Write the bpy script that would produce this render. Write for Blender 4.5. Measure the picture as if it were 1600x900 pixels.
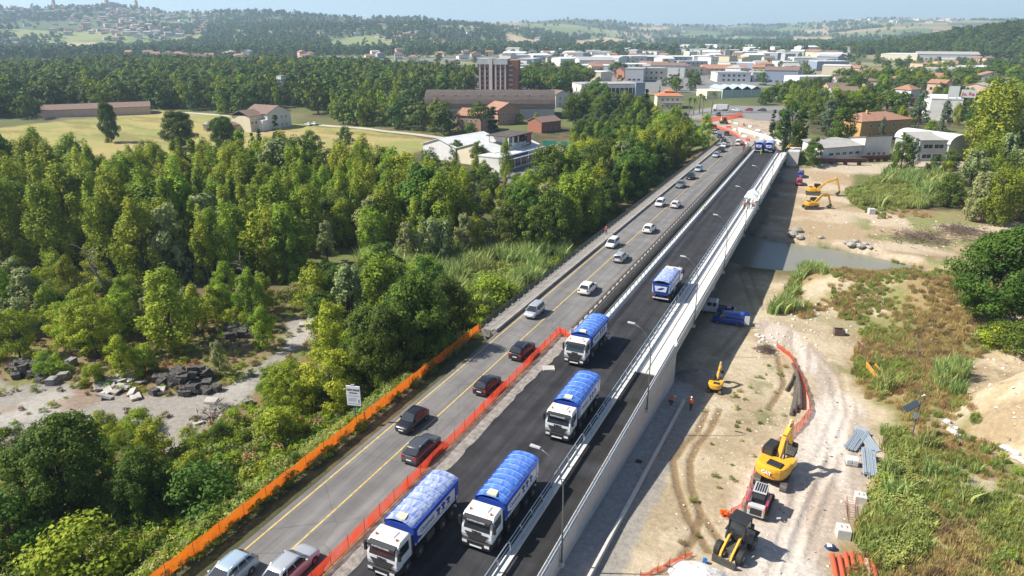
import bpy, math, random
import numpy as np
from mathutils import Vector, Matrix

for o in list(bpy.data.objects):
    bpy.data.objects.remove(o)
SC = bpy.context.scene
COL = SC.collection
R = math.radians
# ------------------------------------------------------------------ camera, sky, sun, exposure
FPX, CAMZ, PITCH, HEAD = 1067.0, 36.0, R(20.3616), R(25.2595)
cam = bpy.data.cameras.new('camera')
cam.sensor_width = 36.0
cam.lens = FPX / 1600 * 36
cam.clip_start = 0.5
cam.clip_end = 30000
camo = bpy.data.objects.new('camera', cam)
camo.location = (0, 0, CAMZ)
camo.rotation_euler = (math.pi / 2 - PITCH, 0, HEAD)
COL.objects.link(camo)
SC.camera = camo
SUN_EL, SHADOW_AZ = R(46), R(65)          # shadows fall towards +X, slightly +Y
world = bpy.data.worlds.new('World')
SC.world = world
world.use_nodes = True
wn = world.node_tree.nodes
wl = world.node_tree.links
wn.clear()
wo = wn.new('ShaderNodeOutputWorld')
wb = wn.new('ShaderNodeBackground')
ws = wn.new('ShaderNodeTexSky')
ws.sky_type = 'NISHITA'
ws.sun_disc = False
ws.sun_elevation = SUN_EL
ws.sun_rotation = SHADOW_AZ + math.pi
ws.altitude = 100
ws.air_density = 0.75
ws.dust_density = 0.9
ws.ozone_density = 2.5
wb.inputs['Strength'].default_value = 0.088
wl.new(ws.outputs[0], wb.inputs[0])
wl.new(wb.outputs[0], wo.inputs[0])
sun = bpy.data.lights.new('sun', 'SUN')
sun.energy = 5.0
sun.angle = R(0.53)
sun.color = (1.0, 0.945, 0.86)
suno = bpy.data.objects.new('sun', sun)
tosun = Vector((-math.sin(SHADOW_AZ) * math.cos(SUN_EL), -math.cos(SHADOW_AZ) * math.cos(SUN_EL), math.sin(SUN_EL)))
suno.rotation_euler = tosun.to_track_quat('Z', 'Y').to_euler()
suno.location = tosun * 200
COL.objects.link(suno)
vs = SC.view_settings
vs.view_transform = 'Standard'
vs.look = 'None'
vs.gamma = 1
vs.use_curve_mapping = False
vs.exposure = 0.78
HAZE_D = 1.45e-4
SC.render.engine = 'CYCLES'
cy = SC.cycles
cy.max_bounces = 5
cy.diffuse_bounces = 3
cy.glossy_bounces = 2
cy.transmission_bounces = 2
cy.transparent_max_bounces = 6
cy.volume_bounces = 1
cy.use_denoising = True
cy.sample_clamp_indirect = 6
SC.render.use_persistent_data = False

rng = np.random.default_rng(7)
random.seed(7)
# ------------------------------------------------------------------ noise
def _h(ix, iy, s):
    n = (ix * 374761393 + iy * 668265263 + s * 974634777) & 0xffffffff
    n = ((n ^ (n >> 13)) * 1274126177) & 0xffffffff
    return ((n ^ (n >> 16)) & 0xffff) / 65535.0
def vnoise(x, y, s=0):
    x = np.asarray(x, float); y = np.asarray(y, float)
    ix = np.floor(x).astype(np.int64); iy = np.floor(y).astype(np.int64)
    fx = x - ix; fy = y - iy
    fx = fx * fx * (3 - 2 * fx); fy = fy * fy * (3 - 2 * fy)
    a = _h(ix, iy, s) * (1 - fx) + _h(ix + 1, iy, s) * fx
    b = _h(ix, iy + 1, s) * (1 - fx) + _h(ix + 1, iy + 1, s) * fx
    return a * (1 - fy) + b * fy
def fbm(x, y, sc, s=0, oct=4):
    t = 0; a = 0.5; n = 0
    for i in range(oct):
        t = t + a * vnoise(np.asarray(x) / sc + 17.3 * i, np.asarray(y) / sc - 9.1 * i, s + i); n += a
        a *= 0.5; sc *= 0.5
    return t / n
def sstep(a, b, x):
    t = np.clip((np.asarray(x, float) - a) / (b - a), 0, 1)
    return t * t * (3 - 2 * t)

# ------------------------------------------------------------------ camera rays to places on the ground
CP, SP, CH, SH = math.cos(PITCH), math.sin(PITCH), math.cos(HEAD), math.sin(HEAD)
def ray(px, py):
    a, b = (px - 800) / FPX, (450 - py) / FPX
    r_, f_, u_ = a, CP + SP * b, -SP + CP * b
    d = np.array([r_ * CH - f_ * SH, r_ * SH + f_ * CH, u_])
    return d / np.linalg.norm(d)
def project(x, y, z):
    r_ = x * CH + y * SH; f_ = -x * SH + y * CH; u_ = z - CAMZ
    dz = f_ * CP - u_ * SP; up = f_ * SP + u_ * CP
    return 800 + FPX * r_ / dz, 450 - FPX * up / dz, dz
def atz(px, py, z=0.0):
    d = ray(px, py)
    t = (z - CAMZ) / d[2]
    return np.array([d[0] * t, d[1] * t, z])
TS = np.concatenate([np.geomspace(15, 9000, 700)])
def at(px, py):
    d = ray(px, py)
    x, y, z = d[0] * TS, d[1] * TS, CAMZ + d[2] * TS
    g = HT(x, y)
    k = np.argmax(z < g)
    if z[k] >= g[k]:
        k = len(TS) - 1
    a, b = TS[max(k - 1, 0)], TS[k]
    for _ in range(2):
        t = np.linspace(a, b, 40); q = CAMZ + d[2] * t < HT(d[0] * t, d[1] * t)
        m = int(np.argmax(q)) if q.any() else 39
        a, b = t[max(m - 1, 0)], t[m]
    return np.array([d[0] * b, d[1] * b, float(HT(d[0] * b, d[1] * b))])

# ------------------------------------------------------------------ terrain height
SKY_T = np.array([[-400, 22, 3600, 1500], [0, 20, 3600, 1500], [60, 17, 3500, 1500], [165, 12, 3400, 1500], [215, 13, 3400, 1500], [270, 21, 3300, 1500], [330, 20, 3200, 1450], [400, 19, 3000, 1400],
                  [460, 21, 2900, 1300], [520, 28, 2800, 1300], [600, 30, 2800, 1300], [660, 30, 2800, 1350], [740, 38, 3000, 1500], [800, 38, 3600, 1700], [850, 32, 3900, 1800], [900, 30, 4000, 1900],
                  [960, 35, 4300, 2000], [1010, 40, 4500, 2200], [1080, 40, 5000, 2400], [1130, 43, 5600, 2500], [1170, 40, 5600, 2500], [1200, 41, 5600, 2500], [1290, 37, 5400, 2500],
                  [1380, 31, 5000, 2500], [1480, 32, 5000, 2500], [1540, 33, 5000, 2500], [1600, 33, 5000, 2500], [2200, 33, 5000, 2500]])
def _el(px, py):
    d = ray(px, py); return d[2] / math.hypot(d[0], d[1])
def _az(px):
    d = ray(px, 54); return math.atan2(d[0], d[1])
AZT = np.array([_az(a) for a in SKY_T[:, 0]])
ELT = np.array([_el(a, b) for a, b in SKY_T[:, :2]])
RIV = np.array([(-500, 90), (-300, 128), (-180, 152), (-100, 162), (-50, 156), (-20, 152), (0, 149), (12, 145), (24, 137), (45, 122), (80, 100), (160, 60)], float)
RIVW = np.array([6, 6, 7, 7, 9, 9.5, 8.5, 6, 4, 3.5, 4, 5], float)
BERM = np.array([(1, 125), (12, 124), (24, 118), (42, 106), (75, 84)], float)
def poly_dist(x, y, pts, vals=None):
    x = np.asarray(x, float); y = np.asarray(y, float)
    best = np.full(x.shape, 1e9); bv = np.zeros(x.shape)
    for i in range(len(pts) - 1):
        (x0, y0), (x1, y1) = pts[i], pts[i + 1]
        dx, dy = x1 - x0, y1 - y0
        t = np.clip(((x - x0) * dx + (y - y0) * dy) / (dx * dx + dy * dy), 0, 1)
        d = np.hypot(x - x0 - t * dx, y - y0 - t * dy)
        m = d < best
        best = np.where(m, d, best)
        if vals is not None:
            bv = np.where(m, vals[i] + (vals[i + 1] - vals[i]) * t, bv)
    return best, bv
WATER_Z = -8.0
def HT(x, y):
    x = np.asarray(x, float); y = np.asarray(y, float)
    r = np.hypot(x, y); az = np.arctan2(x, y)
    n1 = fbm(x, y, 40, 3, 3) - 0.5
    n2 = fbm(x, y, 6, 11, 3) - 0.5
    # right bank and work site
    zr = np.interp(y, [-60, 20, 38, 80, 110, 130, 170, 215, 245, 300, 420], [2, 0, -1.5, -5.0, -6.3, -6.8, -6.6, -5.2, -3.0, -1.0, -0.6])
    zr = zr + 0.5 * n1 * sstep(2, 12, x) + 0.22 * n2 * sstep(-12, -8, x)
    zr = zr + 1.6 * sstep(7, 15, x) * sstep(150, 120, y)
    bd, _ = poly_dist(x, y, BERM)
    zr = zr + 4.6 * np.exp(-(bd / 8.0) ** 2) * sstep(-7, 5, x)
    md = np.hypot((x - 29.5) / 13.5, (y - 80) / 12.5)
    zr = zr + 10.0 * np.clip(1 - md ** 1.6, 0, 1) * (1 + 0.5 * n2) + 0.5 * (fbm(x, y, 1.6, 15, 2) - 0.5) * sstep(1.0, 0.8, md)
    # left lowland
    zl = np.interp(r, [0, 60, 120, 300, 500, 900], [-5, -5, -6.4, -5.6, -4, -1])
    zl = zl + 1.0 * n1 + 0.35 * n2
    side = sstep(-44, -30, x)
    side = np.where(y > 200, sstep(-60, -20, x), side)
    z = zl * (1 - side) + zr * side
    # road embankments
    bank = sstep(-45.5, -38.6, x) * np.where(x < -15.6, 1, 1 - sstep(-15.6, -14.9, x)) * (1 - sstep(70, 74.5, y))
    z = z * (1 - bank) + (-0.35) * bank
    # land that carries the road beyond the bridge
    nb = sstep(236, 241, y) * (1 - sstep(12, 30, np.abs(x + 24) - 0.35 * np.clip(y - 240, 0, 60)))
    z = z * (1 - nb) + (-0.3) * nb
    # river
    rd, rw = poly_dist(x, y, RIV, RIVW)
    rd = rd + 5.0 * n1 + 5.0 * n2
    inr = (1 - sstep(0, 5.5, rd - rw)) * np.where(r < 420, 1, 0)
    z = z * (1 - inr) + np.minimum(z, -9.2) * inr
    # plain and hills
    flat = np.interp(r, [0, 350, 900, 2500, 9000], [0, -1, 2, 8, 10])
    w = sstep(260, 520, r)
    z = z * (1 - w) + (flat + 1.5 * n1) * w
    dr = np.interp(az, AZT, SKY_T[:, 2]); r0 = np.interp(az, AZT, SKY_T[:, 3]); el = np.interp(az, AZT, ELT)
    zrid = CAMZ + dr * el
    t = np.clip((r - r0) / (dr - r0), 0, 1)
    hn = fbm(x, y, 700, 21, 4) - 0.5
    prof = t * t * (3 - 2 * t) * 0.75 + 0.25 * t
    hill = (zrid - flat) * prof + hn * 120 * np.sin(np.pi * t) ** 1.0 * np.where(r > r0, 1, 0)
    beyond = np.clip(r - dr, 0, None)
    z = z + np.where(r > r0, hill, 0) - 0.04 * beyond
    # wooded hill near the right edge
    hx, hy = 1450 * math.sin(_az(1650)), 1450 * math.cos(_az(1650))
    z = z + 46 * np.exp(-((x - hx) ** 2 + (y - hy) ** 2) / 210 ** 2)
    return z

# ------------------------------------------------------------------ materials
MATS = {}
def nodes_of(m):
    m.use_nodes = True
    return m.node_tree.nodes, m.node_tree.links
def mat(name, col, rough=0.7, var=0.12, scale=3.0, metal=0.0, bump=0.0, bscale=20.0, rand=0.0, spec=0.5, emit=None, coat=0.0, alpha=None, detail=4, col2=None):
    if name in MATS: return MATS[name]
    m = bpy.data.materials.new(name); N, L = nodes_of(m)
    b = N['Principled BSDF']
    b.inputs['Roughness'].default_value = rough
    b.inputs['Metallic'].default_value = metal
    b.inputs['Specular IOR Level'].default_value = spec
    if coat: b.inputs['Coat Weight'].default_value = coat
    tc = N.new('ShaderNodeTexCoord')
    nz = N.new('ShaderNodeTexNoise'); nz.inputs['Scale'].default_value = scale; nz.inputs['Detail'].default_value = detail; nz.inputs['Roughness'].default_value = 0.65
    L.new(tc.outputs['Object'], nz.inputs['Vector'])
    mx = N.new('ShaderNodeMix'); mx.data_type = 'RGBA'
    c = np.array(col[:3]); c2 = np.array(col2) if col2 is not None else np.clip(c * (1 + var), 0, 1)
    c1 = c if col2 is not None else c * (1 - var)
    mx.inputs[6].default_value = (*c1, 1); mx.inputs[7].default_value = (*c2, 1)
    cr = N.new('ShaderNodeMapRange'); cr.inputs[1].default_value = 0.3; cr.inputs[2].default_value = 0.7
    L.new(nz.outputs['Fac'], cr.inputs[0]); L.new(cr.outputs[0], mx.inputs[0])
    out = mx.outputs[2]
    if rand:
        oi = N.new('ShaderNodeObjectInfo'); hs = N.new('ShaderNodeHueSaturation')
        mr = N.new('ShaderNodeMapRange'); mr.inputs[3].default_value = 1 - rand; mr.inputs[4].default_value = 1 + rand
        L.new(oi.outputs['Random'], mr.inputs[0]); L.new(mr.outputs[0], hs.inputs['Value'])
        mr2 = N.new('ShaderNodeMapRange'); mr2.inputs[3].default_value = 0.5 + rand * 0.06; mr2.inputs[4].default_value = 0.5 - rand * 0.06
        L.new(oi.outputs['Random'], mr2.inputs[0]); L.new(mr2.outputs[0], hs.inputs['Hue'])
        L.new(out, hs.inputs['Color']); out = hs.outputs[0]
    L.new(out, b.inputs['Base Color'])
    if bump:
        n2 = N.new('ShaderNodeTexNoise'); n2.inputs['Scale'].default_value = bscale; n2.inputs['Detail'].default_value = 3
        L.new(tc.outputs['Object'], n2.inputs['Vector'])
        bp = N.new('ShaderNodeBump'); bp.inputs['Strength'].default_value = 1; bp.inputs['Distance'].default_value = bump
        L.new(n2.outputs['Fac'], bp.inputs['Height']); L.new(bp.outputs[0], b.inputs['Normal'])
    if alpha is not None:
        b.inputs['Alpha'].default_value = alpha
    if emit:
        b.inputs['Emission Color'].default_value = (*emit, 1); b.inputs['Emission Strength'].default_value = 1
    MATS[name] = m
    return m

def leaf_mat(name, cold, colw, rand=0.25, trans=0.3):
    """foliage: colour of the leaf clump from a per-face attribute, per-tree variation, some light through the leaf"""
    m = bpy.data.materials.new(name); N, L = nodes_of(m); MATS[name] = m
    b = N['Principled BSDF']; out = N['Material Output']
    b.inputs['Roughness'].default_value = 0.6; b.inputs['Specular IOR Level'].default_value = 0.1
    at_ = N.new('ShaderNodeAttribute'); at_.attribute_name = 'tone'
    mx = N.new('ShaderNodeMix'); mx.data_type = 'RGBA'
    mx.inputs[6].default_value = (*cold, 1); mx.inputs[7].default_value = (*colw, 1)
    L.new(at_.outputs['Fac'], mx.inputs[0])
    oi = N.new('ShaderNodeObjectInfo'); hs = N.new('ShaderNodeHueSaturation')
    mr = N.new('ShaderNodeMapRange'); mr.inputs[3].default_value = 1 - rand; mr.inputs[4].default_value = 1 + rand
    L.new(oi.outputs['Random'], mr.inputs[0]); L.new(mr.outputs[0], hs.inputs['Value'])
    mm = N.new('ShaderNodeMath'); mm.operation = 'MULTIPLY'; mm.inputs[1].default_value = 7.31
    fr = N.new('ShaderNodeMath'); fr.operation = 'FRACT'
    L.new(oi.outputs['Random'], mm.inputs[0]); L.new(mm.outputs[0], fr.inputs[0])
    mr2 = N.new('ShaderNodeMapRange'); mr2.inputs[3].default_value = 0.475; mr2.inputs[4].default_value = 0.525
    L.new(fr.outputs[0], mr2.inputs[0]); L.new(mr2.outputs[0], hs.inputs['Hue'])
    L.new(mx.outputs[2], hs.inputs['Color'])
    L.new(hs.outputs[0], b.inputs['Base Color'])
    tr = N.new('ShaderNodeBsdfTranslucent'); ms = N.new('ShaderNodeMixShader'); ms.inputs[0].default_value = trans
    L.new(hs.outputs[0], tr.inputs['Color'])
    L.new(b.outputs[0], ms.inputs[1]); L.new(tr.outputs[0], ms.inputs[2]); L.new(ms.outputs[0], out.inputs['Surface'])
    return m

def net_mat(name, col, cover, cell=6.0):
    """orange safety netting: fine open mesh, seen at this distance as a partly open sheet"""
    m = bpy.data.materials.new(name); N, L = nodes_of(m); MATS[name] = m
    b = N['Principled BSDF']; out = N['Material Output']
    b.inputs['Base Color'].default_value = (*col, 1); b.inputs['Roughness'].default_value = 0.5
    tl = N.new('ShaderNodeBsdfTranslucent'); tl.inputs[0].default_value = (*col, 1)
    m1 = N.new('ShaderNodeMixShader'); m1.inputs[0].default_value = 0.4
    L.new(b.outputs[0], m1.inputs[1]); L.new(tl.outputs[0], m1.inputs[2])
    tp = N.new('ShaderNodeBsdfTransparent')
    tc = N.new('ShaderNodeTexCoord'); nz = N.new('ShaderNodeTexNoise'); nz.inputs['Scale'].default_value = cell; nz.inputs['Detail'].default_value = 3
    L.new(tc.outputs['Object'], nz.inputs['Vector'])
    mr = N.new('ShaderNodeMapRange'); mr.inputs[1].default_value = 0.3; mr.inputs[2].default_value = 0.7
    mr.inputs[3].default_value = max(0, cover - 0.22); mr.inputs[4].default_value = min(1, cover + 0.22)
    L.new(nz.outputs['Fac'], mr.inputs[0])
    m2 = N.new('ShaderNodeMixShader'); L.new(mr.outputs[0], m2.inputs[0]); L.new(tp.outputs[0], m2.inputs[1]); L.new(m1.outputs[0], m2.inputs[2])
    L.new(m2.outputs[0], out.inputs['Surface'])
    return m

# ------------------------------------------------------------------ mesh building
def mesh_np(name, V, F, mats=(), mi=None, smooth=False):
    V = np.asarray(V, np.float32); F = np.asarray(F, np.int32)
    me = bpy.data.meshes.new(name)
    k = F.shape[1]
    me.vertices.add(len(V)); me.vertices.foreach_set('co', V.ravel())
    me.loops.add(F.size); me.loops.foreach_set('vertex_index', F.ravel())
    me.polygons.add(len(F)); me.polygons.foreach_set('loop_start', np.arange(0, F.size, k, dtype=np.int32))
    try: me.polygons.foreach_set('loop_total', np.full(len(F), k, np.int32))
    except Exception: pass
    for m in mats: me.materials.append(m)
    if mi is not None: me.polygons.foreach_set('material_index', np.asarray(mi, np.int32))
    me.polygons.foreach_set('use_smooth', np.full(len(F), smooth, bool))
    me.update(calc_edges=True)
    return me

class MB:
    def __init__(self): self.v = []; self.f = []
    def add(self, vs, fs):
        n = len(self.v); self.v += [tuple(map(float, p)) for p in vs]; self.f += [tuple(i + n for i in f) for f in fs]; return self
    def box(self, x0, x1, y0, y1, z0, z1, rz=0, c=None, M=None):
        vs = [Vector(p) for p in ((x0, y0, z0), (x1, y0, z0), (x1, y1, z0), (x0, y1, z0), (x0, y0, z1), (x1, y0, z1), (x1, y1, z1), (x0, y1, z1))]
        if rz or M:
            M = M or (Matrix.Translation(c or (0, 0, 0)) @ Matrix.Rotation(rz, 4, 'Z'))
            vs = [M @ p for p in vs]
        return self.add(vs, [(0, 3, 2, 1), (4, 5, 6, 7), (0, 1, 5, 4), (1, 2, 6, 5), (2, 3, 7, 6), (3, 0, 4, 7)])
    def hexa(self, p):   # 8 points: bottom 4 ccw, top 4 ccw
        return self.add(p, [(0, 3, 2, 1), (4, 5, 6, 7), (0, 1, 5, 4), (1, 2, 6, 5), (2, 3, 7, 6), (3, 0, 4, 7)])
    def quad(self, *p): return self.add(p, [tuple(range(len(p)))])
    def prism(self, poly, axis, a, b):   # polygon in the two other axes extruded along axis
        def mk(p, t):
            return {'x': (t, p[0], p[1]), 'y': (p[0], t, p[1]), 'z': (p[0], p[1], t)}[axis]
        n = len(poly)
        vs = [mk(p, a) for p in poly] + [mk(p, b) for p in poly]
        fs = [tuple(range(n))[::-1], tuple(range(n, 2 * n))] + [(i, (i + 1) % n, n + (i + 1) % n, n + i) for i in range(n)]
        return self.add(vs, fs)
    def tube(self, pts, rad, n=8, caps=True):
        pts = [Vector(p) for p in pts]
        rad = rad if hasattr(rad, '__len__') else [rad] * len(pts)
        rings = []
        for i, p in enumerate(pts):
            d = (pts[min(i + 1, len(pts) - 1)] - pts[max(i - 1, 0)])
            d = d.normalized() if d.length > 1e-9 else Vector((0, 0, 1))
            u = d.cross(Vector((0, 0, 1)) if abs(d.z) < 0.9 else Vector((1, 0, 0))).normalized(); w = d.cross(u)
            rings.append([p + (u * math.cos(6.28318 * k / n) + w * math.sin(6.28318 * k / n)) * rad[i] for k in range(n)])
        return self.loft(rings, caps)
    def loft(self, rings, caps=True, closed=True):
        n = len(rings[0]); vs = [q for r in rings for q in r]; fs = []
        for i in range(len(rings) - 1):
            for k in range(n if closed else n - 1):
                k2 = (k + 1) % n
                fs.append((i * n + k, i * n + k2, (i + 1) * n + k2, (i + 1) * n + k))
        if caps: fs += [tuple(range(n))[::-1], tuple(range((len(rings) - 1) * n, len(rings) * n))]
        return self.add(vs, fs)
    def mesh(self, name, m=None, smooth=False):
        me = bpy.data.meshes.new(name)
        me.from_pydata(self.v, [], self.f)
        me.validate()
        import bmesh
        bm = bmesh.new(); bm.from_mesh(me); bmesh.ops.recalc_face_normals(bm, faces=bm.faces); bm.to_mesh(me); bm.free()
        if m: me.materials.append(m)
        if smooth: me.polygons.foreach_set('use_smooth', [True] * len(me.polygons))
        return me
    def build(self, name, m, parent=None, smooth=False, bevel=0, loc=None, rz=None):
        o = bpy.data.objects.new(name, self.mesh(name, m, smooth)); COL.objects.link(o)
        if parent is not None: o.parent = parent
        if loc is not None: o.location = loc
        if rz is not None: o.rotation_euler = (0, 0, rz)
        if bevel:
            bv = o.modifiers.new('bevel', 'BEVEL'); bv.width = bevel; bv.segments = 2; bv.limit_method = 'ANGLE'; bv.angle_limit = R(35)
        return o
def tag(o, label, cat=None, group=None, kind=None):
    if label: o['label'] = label
    if cat: o['category'] = cat
    if group: o['group'] = group
    if kind: o['kind'] = kind
    return o
def thing(name, label, cat, loc=(0, 0, 0), rz=0, group=None):
    o = bpy.data.objects.new(name, None); COL.objects.link(o)
    o.empty_display_size = 0.5
    o.location = tuple(map(float, loc)); o.rotation_euler = (0, 0, rz)
    return tag(o, label, cat, group)
def inst(name, me, parent=None, loc=(0, 0, 0), rz=0, sc=None, rot=None):
    o = bpy.data.objects.new(name, me); COL.objects.link(o)
    if parent is not None: o.parent = parent
    o.location = tuple(map(float, loc)); o.rotation_euler = rot if rot is not None else (0, 0, rz)
    if sc is not None: o.scale = (sc,) * 3 if not hasattr(sc, '__len__') else sc
    return o
def children_of(o): return [c for c in bpy.data.objects if c.parent == o]
KIDS = {}
def copy_tree(o, parent=None):
    c = o.copy(); COL.objects.link(c); c.parent = parent
    for ch in list(o.children): copy_tree(ch, c)
    return c
def text_mesh(body, size, m, extrude=0.004, align='CENTER', bold=0.0):
    cu = bpy.data.curves.new('lettering', 'FONT'); cu.body = body; cu.size = size; cu.extrude = extrude; cu.align_x = align; cu.align_y = 'CENTER'; cu.offset = bold
    cu.resolution_u = 3
    ob = bpy.data.objects.new('lettering', cu); COL.objects.link(ob)
    dg = bpy.context.evaluated_depsgraph_get()
    me = bpy.data.meshes.new_from_object(ob.evaluated_get(dg))
    bpy.data.objects.remove(ob); me.materials.clear(); me.materials.append(m); me.name = 'lettering'
    return me
# ------------------------------------------------------------------ ground
def world_poly(px, z=None):
    return np.array([(at(a, b)[:2] if z is None else atz(a, b, z)[:2]) for a, b in px])
def in_poly(x, y, P, soft=0.0):
    """1 inside the polygon, soft edge of that many metres"""
    x = np.asarray(x, float); y = np.asarray(y, float)
    ins = np.zeros(x.shape, bool)
    n = len(P); d = np.full(x.shape, 1e9)
    for i in range(n):
        x0, y0 = P[i]; x1, y1 = P[(i + 1) % n]
        c = ((y0 > y) != (y1 > y)) & (x < (x1 - x0) * (y - y0) / (y1 - y0 + 1e-12) + x0)
        ins ^= c
        if soft:
            dx, dy = x1 - x0, y1 - y0
            t = np.clip(((x - x0) * dx + (y - y0) * dy) / (dx * dx + dy * dy + 1e-9), 0, 1)
            d = np.minimum(d, np.hypot(x - x0 - t * dx, y - y0 - t * dy))
    if not soft: return ins.astype(float)
    sd = np.where(ins, d, -d)
    return sstep(-soft, soft, sd)
Z = {
 'field': world_poly([(-150, 212), (0, 200), (60, 193), (250, 172), (330, 178), (470, 195), (560, 202), (650, 214), (700, 224), (640, 240), (420, 300), (200, 300), (-150, 290)]),
 'yard': world_poly([(-60, 596), (0, 598), (110, 605), (190, 622), (260, 618), (330, 612), (400, 585), (440, 545), (452, 500), (490, 488), (484, 520), (470, 560), (430, 590), (400, 612), (340, 642), (290, 662), (300, 690), (360, 665), (352, 690), (330, 722), (285, 722), (250, 690), (180, 662), (80, 690), (0, 702), (-60, 710)]),
 'scrub': world_poly([(-90, 540), (60, 520), (330, 480), (470, 465), (520, 500), (470, 600), (470, 660), (380, 740), (200, 800), (0, 830), (-90, 800)]),
 'track': world_poly([(1180, 497), (1235, 506), (1290, 555), (1332, 620), (1372, 680), (1384, 722), (1345, 760), (1350, 800), (1305, 860), (1298, 930), (1070, 930), (1120, 870), (1150, 800), (1165, 745), (1212, 692), (1260, 652), (1268, 600), (1248, 560), (1205, 530)]),
 'rgrass': world_poly([(1200, 480), (1240, 455), (1280, 415), (1400, 408), (1500, 425), (1600, 460), (1660, 540), (1520, 560), (1495, 610), (1540, 690), (1610, 740), (1680, 930), (1310, 930), (1340, 840), (1362, 760), (1390, 705), (1372, 650), (1335, 590), (1330, 545), (1300, 515), (1240, 492)]),
 'rbare': world_poly([(1240, 505), (1290, 485), (1340, 510), (1350, 540), (1325, 555)]),
 'mound': world_poly([(1540, 550), (1500, 600), (1530, 680), (1600, 735), (1700, 760), (1760, 560), (1600, 520)]),
 'sand': world_poly([(1150, 420), (1190, 340), (1225, 262), (1300, 262), (1330, 262), (1330, 322), (1480, 330), (1600, 348), (1700, 365), (1700, 425), (1480, 422), (1380, 405), (1300, 390), (1270, 380)]),
 'rgreen': world_poly([(1320, 300), (1400, 268), (1480, 275), (1490, 310), (1440, 326), (1330, 322)]),
 'workyard': world_poly([(1262, 266), (1280, 250), (1510, 250), (1500, 268), (1400, 272), (1330, 272)]),
 'lot': world_poly([(760, 262), (860, 225), (945, 230), (880, 262), (800, 290)]),
 'dirt': world_poly([(1085, 200), (1120, 180), (1205, 190), (1215, 215), (1240, 260), (1150, 225)]),
}
Z['plaza'] = world_poly([(1060, 180), (1095, 170), (1260, 166), (1280, 180), (1200, 190), (1150, 182), (1100, 190)])
GREEN, TAN = (0.17, 0.205, 0.075), (0.42, 0.32, 0.20)
HFIELD = [(world_poly(p), c) for p, c in (
 ([(510, 63), (560, 57), (592, 55), (658, 77), (640, 81), (520, 81)], (0.20, 0.235, 0.09)), ([(640, 37), (700, 40), (760, 47), (755, 51), (690, 47)], (0.17, 0.20, 0.08)), ([(776, 50), (800, 54), (852, 70), (800, 72)], TAN), ([(853, 46), (900, 45), (950, 51), (955, 56), (880, 58)], GREEN), ([(896, 63), (940, 60), (992, 61), (1003, 70), (905, 73)], TAN),
 ([(992, 60), (1042, 67), (1003, 71)], (0.12, 0.17, 0.06)), ([(103, 68), (150, 65), (156, 80), (106, 86)], (0.40, 0.32, 0.19)), ([(-20, 64), (55, 66), (40, 73), (-20, 73)], (0.19, 0.23, 0.10)), ([(1236, 57), (1300, 57), (1305, 65), (1240, 67)], TAN), ([(1475, 52), (1560, 53), (1550, 58), (1470, 58)], TAN), ([(1405, 46), (1460, 45), (1452, 53), (1400, 53)], (0.12, 0.18, 0.06)), ([(1255, 46), (1300, 47), (1292, 52), (1256, 52)], TAN), ([(980, 42), (1050, 42), (1040, 46), (985, 46)], TAN), ([(1060, 53), (1130, 55), (1120, 60), (1065, 59)], GREEN), ([(1360, 36), (1480, 38), (1500, 42), (1380, 42)], (0.20, 0.21, 0.09)))]
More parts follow.
